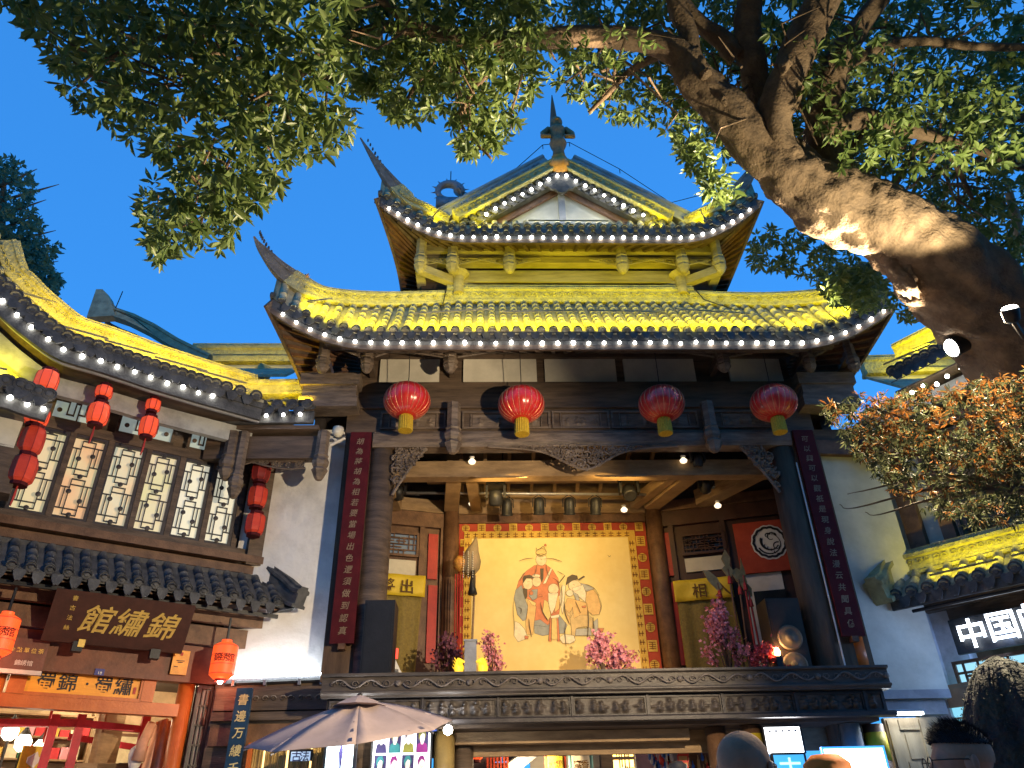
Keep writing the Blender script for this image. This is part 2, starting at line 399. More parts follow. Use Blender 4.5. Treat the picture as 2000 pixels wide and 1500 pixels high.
for i, (a, b) in enumerate(zip(cuts, cuts[1:])):
    fo = MB(); y = APY+.14; w = .022
    fo.box(a+.02, b-.02, y-.03, y-.002, 3.20, 3.20+w).box(a+.02, b-.02, y-.03, y-.002, 3.47-w, 3.47).box(a+.02, a+.02+w, y-.03, y-.002, 3.20+w, 3.47-w).box(b-.02-w, b-.02, y-.03, y-.002, 3.20+w, 3.47-w)
    f = fo.build('panel_frame', woodbk, fa)
    relief(a+.05, b-.05, 3.226, 3.444, y-.004, 10+i, 6 if b-a > .6 else 1, .085).build('carved_panel', apw, fa, True)
    MB().box(b-.016, b+.016, y-.05, y+.0, 3.2, 3.485).build('panel_post', woodbk, fa) if i < len(cuts)-2 else None
MB().box(AP0+.1, AP1-.1, APY+.1, 15.7, 3.5, 3.72).build('stage_floor', woodb, pav)
# ---------- columns
CX = (XC-3.85, XC+3.85)
for x in CX:
    MB().lathe([(.27,0),(.27,8.3)], (x, 13.02, 0), 20).build('column', mat('column_wood', (.12,.078,.05), .6, (.06,.04,.028), 3, .25, 20, stretch=(2,2,.3), spec=.1) if x > 0 else bpy.data.materials['column_wood'] if 'column_wood' in bpy.data.materials else wood, pav, True)
colwood = bpy.data.materials.get('column_wood')
for x in (-.73, 3.62):
    MB().lathe([(.17,3.7),(.17,8.2)], (x, 15.22, 0), 16).build('rear_column', woodb, pav, True)
for sgn in (-1, 1):
    x = XC + sgn*4.28
    MB().box(x-.25, x+.25, 12.82, 13.25, 3.84, 8.32).build('pilaster', colwood or wood, pav)
MB().box(XC+3.98, XC+4.0, 12.72, 12.74, 3.84, 7.6).build('conduit', plaster, pav)
# ---------- architrave
MB().box(XC-4.6, XC+4.6, 12.78, 13.1, 8.85, 9.44).build('tie_beam', wood, pav)
fr = MB().box(XC-4.55, XC+4.55, 12.84, 13.06, 8.33, 8.85).build('frieze_beam', wood, pav)
MB().sweep([(XC-4.0, 12.88, 8.14), (XC+4.0, 12.88, 8.14)], [(-.14,-.16),(.14,-.16),(.17,-.08),(.17,.1),(.13,.17),(-.13,.17),(-.17,.1),(-.17,-.08)]).build('lower_beam', woodh, pav)
hp = [onY(885, 850, 12.62).x, onY(1391, 850, 12.62).x]
spans = [(XC-3.9, hp[0]-.16), (hp[0]+.16, (hp[0]+hp[1])/2-.6), ((hp[0]+hp[1])/2-.56, (hp[0]+hp[1])/2+.56), ((hp[0]+hp[1])/2+.6, hp[1]-.16), (hp[1]+.16, XC+3.9)]
for i, (a, b) in enumerate(spans):
    y = 12.84; m2 = MB(); w = .035
    for q in ((a, b, 8.4, 8.4+w), (a, b, 8.78-w, 8.78), (a, a+w, 8.4+w, 8.78-w), (b-w, b, 8.4+w, 8.78-w)): m2.box(q[0], q[1], y-.04, y-.002, q[2], q[3])
    m2.box(a+.16, a+.18, y-.03, y-.002, 8.44, 8.74).box(b-.18, b-.16, y-.03, y-.002, 8.44, 8.74)
    m2.build('panel_frame', woodh, fr)
    relief(a+.2, b-.2, 8.46, 8.72, y-.004, 40+i, 4, .035).build('carved_panel', woodh, fr, True)
def hanging_post(x, y, z0, z1, r, parent, m=woodh, name='hanging_post'):
    h = z1-z0; k = min(h*.5, r*4.4)
    prof = [(r*.15, z0-.02), (r*.5, z0), (r*.75, z0+k*.08), (r*.95, z0+k*.2), (r*1.25, z0+k*.36), (r*.95, z0+k*.47), (r*1.2, z0+k*.56), (r*1.3, z0+k*.72), (r*1.0, z0+k*.88), (r*1.15, z0+k*.95), (r*.95, z0+k*1.03), (r*.95, z1)]
    return MB().lathe(prof, (x, y, 0), 14, lobes=lambda t: 1+.06*math.cos(7*t)).build(name, m, parent)
for x in hp: hanging_post(x, 12.62, 7.78, 8.84, .13, pav)
def openwork(parent, poly_top, fn_bottom, x0, x1, y, th, m, seed, dens, r=.018, name='carved_bracket', frame=None):
    """pierced carving: scrolls filling the area between poly_top(x) and fn_bottom(x)"""
    rnd = random.Random(seed); mb = MB(frame)
    N = 26; top = [(x0+(x1-x0)*i/N, y, poly_top(x0+(x1-x0)*i/N)) for i in range(N+1)]; bot = [(x0+(x1-x0)*i/N, y, fn_bottom(x0+(x1-x0)*i/N)) for i in range(N+1)]
    mb.tube(top, r*.9, 5).tube(bot, r*1.2, 5)
    for k in range(dens):
        x = rnd.uniform(x0, x1); a, b = fn_bottom(x), poly_top(x)
        if b-a < .05: continue
        z = rnd.uniform(a+.03, b-.03); R0 = min(.09, (b-a)*.32)*rnd.uniform(.7,1.1); s = rnd.choice((-1,1)); ph = rnd.uniform(0,6.28); q = []
        for j in range(11):
            t = ph + s*j/10*8; rr = R0*(1-j/13); q.append((x+rr*math.cos(t), y+rnd.uniform(-th,th)*.5, z+rr*math.sin(t)))
        mb.tube(q, [r*(1-.05*j) for j in range(11)], 5)
    return mb.build(name, m, parent)
mid = (hp[0]+hp[1])/2
openwork(pav, lambda x: 7.98, lambda x: 7.96 - .36*math.exp(-((x-mid)/.55)**2) - .12*max(0, 1-abs(x-mid)/1.75), mid-1.8, mid+1.8, 12.72, .05, woodh, 5, 170, .02, 'carved_apron')
for sgn in (-1, 1):
    cx = XC + sgn*3.58
    f = lambda x, c=cx, s=sgn: 7.98 - .95*max(0, 1-abs(x-c)/.62)**1.3
    a, b = sorted((cx, cx - sgn*.6))
    openwork(pav, lambda x: 8.0, f, a, b, 12.8, .1, woodh, 8+sgn, 70, .026)
# ---------- plaster panels above the tie beam
for (a, b) in ((742, 858), (905, 1048), (1064, 1203), (1219, 1357), (1424, 1526)):
    xa, xb = onY(a, 727, 12.95).x, onY(b, 727, 12.95).x
    MB().box(xa, xb, 12.93, 12.99, 9.5, 10.08).build('plaster_panel', plasterc, pav)
MB().box(XC-4.4, XC+4.4, 12.995, 13.15, 9.44, 10.3).build('panel_backing', wood, pav)
MB().box(XC-4.5, XC+4.5, 12.85, 13.1, 10.08, 10.26).build('upper_rail', wood, pav)
MB().tube([(XC-5.0, 12.15, 9.9), (XC+5.0, 12.15, 9.9)], .11, 12).build('eave_purlin', wood, pav, True)
for px_, r_ in ((632, .11), (718, .1), (880, .11), (1411, .11), (1578, .1), (1664, .1)):
    p = onY(px_, 700, 12.2); hanging_post(p.x, 12.2, 9.3, 10.0, r_, pav)
    MB().beam((p.x, 12.2, 9.78), (p.x, 12.95, 9.72), .1, .16).build('bracket_arm', wood, pav)
for c_, w_ in ((onY(880, 712, 12.2).x, 1.15), (onY(1411, 712, 12.2).x, 1.15), (onY(718, 712, 12.2).x, .5), (onY(1578, 712, 12.2).x, .5)):
    for sg in (-1, 1):
        a, b = sorted((c_+sg*.14, c_+sg*w_))
        openwork(pav, lambda x: 9.92, lambda x, c=c_, w=w_: 9.9 - .26*max(0, 1-(abs(x-c)-.1)/w)**.8, a, b, 12.2, .04, woodh, int(a*10), int(26*w_)+6, .016)
# beam ends that carry the corner eaves
for sgn in (-1, 1):
    a, b = sorted((XC+sgn*4.3, XC+sgn*5.45))
    m2 = MB().box(a, b, 12.45, 12.9, 9.2, 9.45).box(a+.06, b-.06, 12.5, 12.85, 8.95, 9.2).box(a+.02, b-.02, 12.47, 12.88, 8.72, 8.95)
    m2.build('corner_beam', woodh, pav)
# ---------- the two roofs
hornm = mat('horn_grey', (.17,.15,.13), .8, (.09,.08,.07), 6, .5, 25, dist=.04)
def pav_roof(half, ey, ez, flat, rise, fwd, wh, wy, wz, hip_px, tag_, nrow, inner, side_back, under_z, ridge_h):
    ro = MB()
    def eave(s):
        t = max(0, (abs(s)-flat)/(half-flat)); return Vector((XC+s, ey-fwd*t*t, ez+rise*t**1.9))
    hipL = [Vector((XC-wh, wy, wz))] + [onY(x, y, Y) for x, y, Y in hip_px]
    hipL = [Vector(p) for p in spline([tuple(p) for p in hipL], 6)]
    hipR = [Vector((2*XC-p.x, p.y, p.z)) for p in hipL]
    def top(s):
        if abs(s) < wh: return Vector((XC+s, wy, wz-.05))
        best = min(hipL, key=lambda p: abs((XC-p.x)-abs(s))); i = hipL.index(best)
        for a, b in zip(hipL, hipL[1:]):
            sa, sb = XC-a.x, XC-b.x
            if sa <= abs(s) <= sb: best = a.lerp(b, (abs(s)-sa)/max(1e-6, sb-sa)); break
        return Vector((XC+s, max(best.y, eave(s).y+.08), best.z-.08))
    # deck under the tiles, front
    def dk(u, v):
        s = (u-.5)*2*half*.995; a, b = top(s), eave(s); p = a.lerp(b, v); p.z -= .06*math.sin(math.pi*v) + .01; return p
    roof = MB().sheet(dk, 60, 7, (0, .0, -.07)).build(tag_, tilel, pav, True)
    tiled(roof, lambda u: eave((u-.5)*2*half*.985), lambda u: top((u-.5)*2*half*.985), nrow, capm=CAP, dripm=DRIP, out=(0,-1,0))
    # eave board and soffit, front
    pts = [eave((i/40-.5)*2*half) for i in range(41)]
    MB().sweep([p + Vector((0, .03, -.42)) for p in pts], [(-.03,0),(.03,0),(.03,.1),(-.03,.1)]).build('eave_board', wood, roof)
    MB().sweep([p + Vector((0, .05, -.2)) for p in pts], [(-.03,-.14),(.03,-.14),(.03,.2),(-.03,.2)]).build('tile_bed', tile, roof)
    def so(u, v):
        s = (u-.5)*2*half; a = eave(s) + Vector((0, .06, -.36)); b = Vector((XC + s*inner/half, 12.95, under_z)); return a.lerp(b, v)
    MB().sheet(so, 40, 4, (0, 0, .03)).build('soffit', wood, roof)
    nr = int(half*2/.3)
    for i in range(nr):
        u = (i+.5)/nr; a, b = Vector(so(u, 0)), Vector(so(u, 1)); MB().beam(a - Vector((0,0,.035)), b - Vector((0,0,.035)), .07, .07).build('rafter', wood, roof)
    # sides: soffit with rafters and the sloping roof sheet
    for sg in (-1, 1):
        c = eave(sg*half)
        def se(v): t = max(0, 1-v*2.4); return Vector((XC + sg*(half-.38*(1-t*t)), c.y + v*(side_back-c.y), ez + rise*t**1.9))
        def ss(u, v):
            a = se(v) + Vector((0,0,-.36)); b = Vector((XC+sg*inner, 12.9 + v*(side_back-12.9), under_z)); return a.lerp(b, u)
        MB().sheet(ss, 4, 24, (0, 0, .03)).build('soffit', wood, roof)
        for i in range(14):
            v = (i+.4)/14*.6; a, b = Vector(ss(.02, v)), Vector(ss(1, v)); MB().beam(a - Vector((0,0,.03)), b - Vector((0,0,.03)), .06, .06).build('rafter', woodb, roof)
        def sr(u, v):
            h = hipL if sg < 0 else hipR
            k = min(v*3.2, 1)*(len(h)*.45); q = h[max(0, int(len(h)*.45-k))]
            b = Vector((q.x if v < .3125 else XC+sg*wh, max(q.y, 13) if v < .3125 else 13 + (v-.3125)*(side_back-13)*1.45, q.z-.05 if v < .3125 else wz-.05)); return se(v).lerp(b, u)
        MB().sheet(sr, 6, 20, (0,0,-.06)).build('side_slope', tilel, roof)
        MB().sweep([se(i/16*.98) + Vector((0,0,-.2)) for i in range(17)], [(-.03,-.2),(.03,-.2),(.03,.14),(-.03,.14)]).build('eave_board', wood, roof)
        n = 22
        for i in range(n):
            v = (i+.6)/n*.55; p = se(v); inst('eave_tile', CAP, basis(p + Vector((sg*.03,0,.02)), (0, -sg, 0), (-sg, 0, 0), (0,0,1)), roof)
    # hip ridges that grow into the horns
    for h in (hipL, hipR):
        N = len(h); sc = []
        for i in range(N):
            t = i/(N-1); k = 1 if t < .45 else max(.1, 1-(t-.45)/.55*.92); sc.append((k*(1 if t < .5 else .9), k*ridge_h*(1 if t < .35 else 1+.5*math.sin((t-.35)/.65*math.pi))))
        out = Vector((-1 if h is hipL else 1, -.5, 0)).normalized()
        _ = MB() if True else MB().sweep([p - Vector((0,0,.16)) for p in h], RSEC, sc, upf=(uf := (lambda i: (0,0,1) if i < N*.45 else Vector((-out.x, -out.y*.6, .8)).lerp(Vector((0,0,1)), max(0, 1-(i/N-.45)*4))))) if False else None
        uf = lambda i: (0,0,1) if i < N*.45 else Vector((-out.x, -out.y*.6, .8)).lerp(Vector((0,0,1)), max(0, 1-(i/N-.45)*4))
        K = int(N*.6); hp_ = [p - Vector((0,0,.16)) for p in h]
        hr = MB().sweep(hp_[:K+1], RSEC, sc[:K+1], upf=uf).build('hip_ridge', ridge, roof)
        MB().sweep(hp_[K:], [(a*.96, b*.96) for a, b in RSEC], sc[K:], upf=lambda i: uf(i+K)).build('horn', hornm, hr)
        m2 = MB(); sl = h[:int(N*.5)]
        for sd in (-1, 1): scrolls(m2, [p + Vector((0,0,.0)) for p in sl], Vector((0,-.13,.02)) if sd < 0 else Vector((0,.13,.02)), (0,0,1), .06, .02, .14, sd+3)
        m2.build('carved_scroll', ridge, hr, True)
        m2 = MB()
        for i in range(int(N*.3), N-2, 1):
            p = h[i]; k = 1-(i/N-.3); m2.lathe([(.04*k,-.04),(.05*k,0),(.035*k,.04)], p + Vector((0,0,.2*ridge_h*k+.02)) - out*(.06 if i > N*.6 else 0), 6)
        m2.build('ridge_knob', tile, hr)
    return roof, eave, top, hipL, hipR
HIP_LOW = [(747,590,12.5), (646,583,12.05), (588,565,11.6), (540,525,11.3), (508,478,11.1), (497,450,10.98)]
HIP_UP = [(830,410,12.35), (792,392,12.15), (762,360,12.0), (732,312,11.85), (704,260,11.7)]
low_roof, eaveL, topL, hipLL, hipLR = pav_roof(5.9, 11.6, 9.84, 4.0, .66, .3, 2.55, 12.95, 11.62, HIP_LOW, 'lower_roof', 50, 4.45, 15.6, 10.3, 1.0)
up_roof, eaveU, topU, hipUL, hipUR = pav_roof(4.2, 12.2, 13.02, 2.3, .85, .25, 2.75, 12.62, 13.62, HIP_UP, 'upper_roof', 35, 3.35, 16.0, 13.0, .85)
# waist ridge between the tiers
wr = MB().sweep([(XC-2.7, 12.98, 11.5), (XC+2.7, 12.98, 11.5)], [(a*1.1, b*1.35) for a, b in RSEC]).build('waist_ridge', ridge, low_roof)
scrolls(MB(), [(XC-2.6, 12.875, 11.72), (XC+2.6, 12.875, 11.72)], (0,0,0), (0,0,1), .085, .022, .19, 9).build('carved_scroll', ridge, wr, True)
# flower tufts and small beasts on the lower hips
for h, sg in ((hipLL, -1), (hipLR, 1)):
    p = h[int(len(h)*.5)]; m2 = MB(); rnd = random.Random(4)
    for k in range(9):
        d = Vector((rnd.uniform(-1,1), rnd.uniform(-.5,.3), rnd.uniform(.2,1))).normalized(); m2.tube([p + Vector((0,0,.2)), p + Vector((0,0,.22)) + d*.09, p + Vector((0,0,.24)) + d*.17], [.035,.028,.006], 5)
    m2.build('ridge_flower', mat('ochre_glaze', (.5,.24,.06), .5) if sg < 0 else bpy.data.materials['ochre_glaze'], low_roof)
# ---------- upper storey under the top roof
us = MB().box(XC-3.3, XC+3.3, 13.3, 13.5, 11.6, 13.3).build('upper_wall', wood, pav)
ywood = mat('flood_tinted_wood', (.34,.29,.16), .7, (.19,.16,.085), 4, .3, 30, stretch=(.3,1,2))  # yellow floodlight carried in the wood colour, blue taken out
for (z0, z1, y, hw) in ((12.82, 13.0, 12.72, 3.3), (12.60, 12.78, 12.85, 3.2), (12.16, 12.48, 12.98, 2.5), (11.92, 12.10, 13.1, 2.5)):
    MB().box(XC-hw, XC+hw, y, y+.2, z0, z1).build('upper_beam', ywood, us)
for px_ in (822, 884, 995, 1214, 1331, 1402):
    p = onY(px_, 510, 12.66); hanging_post(p.x, 12.62, 12.12, 13.05, .115, us, ywood)
    for sg in ((1,) if px_ == 822 else (-1,) if px_ == 1402 else (-1, 1)):
        a, b = sorted((p.x+sg*.12, p.x+sg*.7))
        openwork(us, lambda x: 12.62, lambda x, c=p.x: 12.6 - .16*max(0, 1-(abs(x-c)-.1)/.62), a, b, 12.74, .03, ywood, int(a*7), 12, .013)
for sg in (-1, 1):
    MB().beam((XC+sg*3.3, 12.65, 12.25), (XC+sg*2.1, 13.15, 12.05), .16, .2).build('corner_strut', ywood, us)
    MB().lathe([(.12,11.75),(.12,12.2),(.24,12.3)], (XC+sg*2.45, 12.9, 0), 12).build('bracket_block', ywood, us)
    MB().box(XC+sg*3.3-.1, XC+sg*3.3+.1, 12.6, 16, 12.3, 12.5).build('side_beam', ywood, us)
    MB().box(XC+sg*3.25-.05, XC+sg*3.25+.05, 13.5, 16.5, 11.6, 13.3).build('side_wall', wood, us)
MB().tube([onY(872,562,12.78), onY(866,590,12.7), onY(860,612,12.2), onY(858,632,11.75)], .012, 5).build('cable', blackm, low_roof)
MB().tube([onY(1355,562,12.78), onY(1375,585,12.6), onY(1420,600,12.3), onY(1440,606,12.2)], .012, 5).build('cable', blackm, low_roof)
# ---------- gable
XG = 1.79; GY = 12.55
gb = MB().prism([(XG-1.75, 13.42), (XG+1.75, 13.42), (XG, 14.98)], GY+.25, GY+.33).build('gable', plaster, pav)
for sg in (-1, 1):
    MB().prism([(XG+sg*.06, 13.62), (XG+sg*1.35, 13.62), (XG+sg*.06, 14.8)], GY+.225, GY+.245).build('gable_panel', plasterc, gb)
MB().box(XG-.075, XG+.075, GY+.12, GY+.24, 13.4, 14.9).build('king_post', greyst, gb)
MB().box(XG-1.6, XG+1.6, GY+.14, GY+.22, 13.42, 13.58).build('gable_rail', plaster, gb)
apex = Vector((XG, GY, 15.22))
gm = MB(); gm2 = MB()
for sg in (-1, 1):
    foot = Vector((XG+sg*2.35, GY, 13.5)); d = (apex-foot).normalized(); nrm = Vector((-d.z*sg*-1 if False else 0, 0, 0))
    up = Vector((-sg*abs(d.z)*-1, 0, abs(d.x))).normalized() if False else Vector((0,-1,0)).cross(d)*(-1 if sg < 0 else 1)
    if up.z < 0: up = -up
    MB().beam(foot - up*.4 + Vector((0,.16,0)) + d*.55, apex - up*.4 + Vector((0,.16,0)), .06, .16, up).build('barge_board', woodb, gb)
    rr = MB().sweep([foot + up*.02, apex + up*.02], [(-.16,0),(.16,0),(.16,.04),(.12,.06),(.12,.2),(.16,.23),(.16,.27),(-.16,.27),(-.16,.23),(-.12,.2),(-.12,.06),(-.16,.04)], up=up).build('rake_ridge', ridge, gb)
    scrolls(MB(), [foot + up*.14 + d*.2, apex + up*.14 - d*.2], (0,-.14,0), up, .06, .016, .17, 3+sg).build('carved_scroll', ridge, rr, True)
    MB().sweep([foot + up*.3 + Vector((0,.14,0)) - d*.5, apex + up*.3 + Vector((0,.14,0))], [(-.14,0),(.14,0),(.14,.05),(.1,.08),(.1,.27),(.14,.3),(.14,.36),(.07,.42),(-.07,.42),(-.14,.36),(-.14,.3),(-.1,.27),(-.1,.08),(-.14,.05)], up=up).build('ridge_crest', greyst, gb)
    scrolls(MB(), [foot + up*.47 + d*.1, apex + up*.47 - d*.2], (0,0.02,0), up, .06, .014, .15, 5+sg).build('carved_scroll', greyst, gb, True)
    n = 14
    for i in range(n):
        c = foot.lerp(apex, (i+.5)/n) - up*.07 + Vector((0,-.06,0))
        inst('eave_tile', CAP, basis(c, d*sg*-1, (0,1,0), (d*sg*-1).cross(Vector((0,1,0)))), gb)
        c2 = foot.lerp(apex, (i+1.0)/n) - up*.12 + Vector((0,-.04,0))
        if i < n-1: inst('drip_tile', DRIP, basis(c2, d*sg*-1, (0,1,0), up), gb)
    MB().beam(foot - up*.16 + Vector((0,.1,0)), apex - up*.16 + Vector((0,.1,0)), .2, .28, up).build('rake_tile_bed', tile, gb)
    # ridge end clouds
    p = foot + up*.3 - d*.5; m2 = MB()
    for k in range(4): m2.tube([p + Vector((0,.1,0)), p + Vector((-sg*-.08*k, .08, .12+.05*k)), p + Vector((sg*(.16+.05*k), .08, .22+.06*k)), p + Vector((sg*(.1+.09*k), .08, .34-.04*k))], [.07,.06,.045,.02], 6)
    m2.build('ridge_cloud', ridge, gb, True)
pd = [(0,-.62),(.09,-.58),(.16,-.5),(.24,-.5),(.3,-.42),(.38,-.42),(.42,-.33),(.3,-.1),(.12,.08),(0,.14)]
MB().prism([(XG+x, 15.0+z) for x, z in pd] + [(XG-x, 15.0+z) for x, z in pd[-2:0:-1]], GY-.08, GY-.02).build('gable_pendant', tile, gb)
# main ridge and slopes running back
MB().box(XG-.14, XG+.14, GY, 17.5, 15.2, 15.75).build('main_ridge', ridge, gb)
for sg in (-1, 1):
    MB().sheet(lambda u, v: (XG + sg*u*2.9, GY+.2+v*4.8, 15.4 - u*1.75 - .12*math.sin(math.pi*u)), 8, 3, (0,0,-.08)).build('side_slope', tilel, gb)
# finial: gilt mask, standing warrior, spike
gilt = mat('gilt_glaze', (.55,.27,.05), .4, (.35,.15,.03), 14, .4, 30); fig = mat('figure_glaze', (.26,.15,.06), .6, (.13,.075,.035), 14, .4, 30)
fx, fy = XG, GY-.02
MB().lathe([(.08,15.05),(.2,15.12),(.27,15.25),(.24,15.38),(.15,15.48),(.2,15.55),(.12,15.62)], (fx, fy, 0), 14, lobes=lambda t: 1+.12*math.cos(5*t)).build('finial_mask', gilt, gb, True)
b2 = MB().lathe([(.11,15.6),(.14,15.72),(.12,15.85),(.17,15.98),(.2,16.1),(.16,16.22),(.13,16.3),(.17,16.42),(.2,16.55),(.17,16.64),(.08,16.7),(.09,16.74),(.13,16.8),(.14,16.88),(.12,16.97),(.06,17.03)], (fx, fy, 0), 14, lobes=lambda t: 1+.08*math.cos(2*t))
for sg in (-1, 1): b2.tube([(fx+sg*.2, fy, 16.6), (fx+sg*.36, fy-.03, 16.42), (fx+sg*.38, fy-.06, 16.3), (fx+sg*.17, fy-.12, 16.22)], [.09,.075,.065,.05], 8)
b2.box(fx-.05, fx+.05, fy-.16, fy-.1, 16.83, 16.86)
b2.build('ridge_figure', fig, gb, True)
MB().lathe([(.13,16.4),(.12,16.9),(.09,17.4),(.05,17.9),(.012,18.3)], (fx-.02, fy+.3, 0), 10).build('finial_spike', mat('spike_rust', (.2,.08,.03), .6), gb, True)
# coiled dragon beside the gable
dc = onY(877, 374, 13.2); m2 = MB(); q = []; rad = []
for j in range(22):
    t = j/21*5.4 - .6; q.append((dc.x + .27*math.cos(t), 13.2, dc.z + .25*math.sin(t) + (.1 if j < 2 else 0))); rad.append(.13*(1-.72*j/21)+.01)
m2.tube(q, rad, 10)
for j in range(1, 19, 2):
    t = j/21*5.4-.6; o = Vector((math.cos(t), 0, math.sin(t))); p = Vector(q[j]); m2.tube([p + o*rad[j]*.7, p + o*(rad[j]+.1)], [.035,.004], 4)
m2.box(dc.x-.3, dc.x+.3, 13.1, 13.3, dc.z-.55, dc.z-.28)
m2.build('dragon_ornament', mat('bluish_glaze', (.25,.22,.24), .4, (.15,.12,.13), 10, .3, 30), gb, True)
# lightning wire
w0 = [onY(x, y, 13.1) for x, y in ((990,345),(1060,283),(1112,278),(1210,330),(1310,396),(1380,378))]
MB().tube(w0, .012, 4).build('lightning_wire', blackm, gb)
for p in w0[1:5]: MB().tube([p - Vector((0,0,.15)), p], .01, 4).build('wire_post', blackm, gb)
p = onY(880, 360, 13.2); MB().tube([p, p + Vector((0,0,.45))], .012, 4).build('lightning_rod', blackm, gb)
# ---------- string lights
def off(ev, half, dz=-.29, n=60): return [ev((i/n-.5)*2*half) + Vector((0, -.03, dz)) for i in range(n+1)]
string_light(off(eaveL, 5.75), 'string of white bulbs under the front edge of the lower stage roof', .29)
string_light(off(eaveU, 4.05), 'string of white bulbs under the front edge of the upper stage roof', .25)
for h_, ev, half, lab in ((hipLL, eaveL, 5.9, 'string of white bulbs along the side eave below the curled lower horn'), (hipUL, eaveU, 4.2, 'string of white bulbs along the side eave below the upper horn')):
    c = ev(-half); string_light([c + Vector((.06 + .38*min(1,k/6)**1.5, .1+k*.22, -.32 - (.55 if half > 5 else .7)*min(1, k/6)**.7)) for k in range(10)], lab, .25, r=.8)
gp = [Vector((XG-1.86, GY-.13, 13.58))] + [Vector((XG, GY-.13, 14.96))] + [Vector((XG+1.86, GY-.13, 13.58))]
string_light(gp, 'string of white bulbs in an inverted V beneath the gable rake tiles', .26)
# ---------- yellow floods on the roof tiles
for s_ in (-5.0, -4.1, -2.5, -.85, .85, 2.5, 4.1, 5.0):
    e = eaveL(s_); L_ = 1.5 if abs(s_) < 4 else .5
    flood(e + Vector((0, -.1, .38)), (XC+s_*.95, 12.8, 10.35), L_, 32 if abs(s_) < 4 else 11, 'slim flood lamp lying behind the tile ends of the lower stage roof')
for s_ in (-3.0, 3.0, -1.9, 1.9):
    e = eaveU(s_); flood(e + Vector((0, .06, .24)), (XC+s_*.75, 12.7, 14.6), .6, 9, 'small flood lamp lying behind the tile ends of the upper stage roof')
flood((XC, 12.45, 13.5), (XC, 12.75, 14.2), 1.8, 3.5, 'white flood lamp at the foot of the gable wall', (1, .97, .85), None)
# ================================================================== INSIDE THE STAGE
# back wall, screen and splayed side walls (parts of the pavilion)
bw = MB().box(-1.0, 3.95, 15.42, 15.6, 3.7, 9.2).build('back_wall', woodb, pav)
MB().box(-.56, 3.44, 15.28, 15.42, 7.44, 7.62).build('screen_header', woodb, bw)
def fbox(fr, x0, y0, x1, y1, w0, w1, name, m, parent, pad=0, zc=None):
    u0, u1, z0, z1 = fr.rect(x0, y0, x1, y1, w1)
    if zc: z0 = max(z0, zc)
    return MB(fr.M).box(u0-pad, u1+pad, -w1, -w0, z0-pad, z1+pad).build(name, m, parent)
paper = mat('lamp_tinted_paper', (.8,.63,.25), .8, (.72,.54,.19), 1.5, .05, 10)  # cream paper, its colour pushed yellow for the warm stage light
redcl = mat('red_brocade', (.42,.065,.03), .8, (.33,.045,.022), 4, .1, 30)
goldb = mat('gold_brocade', (.62,.4,.06), .6, (.5,.3,.04), 10, .1, 40)
SX0, SX1, SZ0, SZ1 = -.56, 3.44, 3.75, 7.44
scr = thing('painted_screen', ((SX0+SX1)/2, 15.3, 3.72), 'large cream painted screen with robed figures in a red and gold brocade border', 'screen')
MB().box(SX0, SX1, 15.34, 15.40, SZ0, SZ1).build('border', redcl, scr)
IX0, IX1, IZ0, IZ1 = -.29, 3.03, 4.2, 7.1
g = .16
m2 = MB().box(IX0-g, IX1+g, 15.315, 15.335, IZ1, IZ1+g).box(IX0-g, IX1+g, 15.315, 15.335, IZ0-g, IZ0).box(IX0-g, IX0, 15.315, 15.335, IZ0, IZ1).box(IX1, IX1+g, 15.315, 15.335, IZ0, IZ1)
m2.build('inner_border', goldb, scr)
m2 = MB()                                                     # fret on the gold border
redfret = mat('fret_paint', (.3,.13,.02), .7)
k = 0; x = IX0-g+.02
while x < IX1+g-.1:
    for z in (IZ1+.03, IZ1+.085): m2.box(x, x+.1, 15.308, 15.314, z, z+.018)
    m2.box(x+.04, x+.058, 15.308, 15.314, IZ1+.02, IZ1+.13); x += .17
z = IZ0
while z < IZ1-.1:
    for xx in (IX0-g, IX1):
        for q in (.03, .085): m2.box(xx+q, xx+q+.018, 15.308, 15.314, z, z+.1)
        m2.box(xx+.02, xx+.13, 15.308, 15.314, z+.04, z+.058)
    z += .17
m2.build('fret', redfret, scr, kind='stuff')
MB().box(IX0, IX1, 15.31, 15.33, IZ0, IZ1).build('canvas', paper, scr)
def medal(cx, cz, r, kind):
    m3 = MB()
    if kind == 0:
        m3.lathe([(r,0),(r,.006)], (cx, 15.332, cz), 16, Matrix.Rotation(R(90), 4, 'X'))
    else: m3.box(cx-r, cx+r, 15.326, 15.332, cz-r*1.15, cz+r*1.15)
    o = m3.build('medallion', goldb, scr)
    m4 = MB()
    for i in range(4): m4.box(cx-r*.7, cx+r*.7, 15.318, 15.324, cz-r*.62+i*r*.42, cz-r*.62+i*r*.42+r*.14)
    m4.box(cx-r*.1, cx+r*.1, 15.318, 15.324, cz-r*.75, cz+r*.75); m4.build('fret', redfret, o)
for i in range(12): medal(SX0+.14+i*(SX1-SX0-.28)/11, SZ1-.1, .085, i % 2)
for i in range(9):
    medal(SX1-.14, SZ1-.42-i*.36, .095, (i+1) % 2); medal(SX0+.1, SZ1-.42-i*.36, .07, (i+1) % 2)
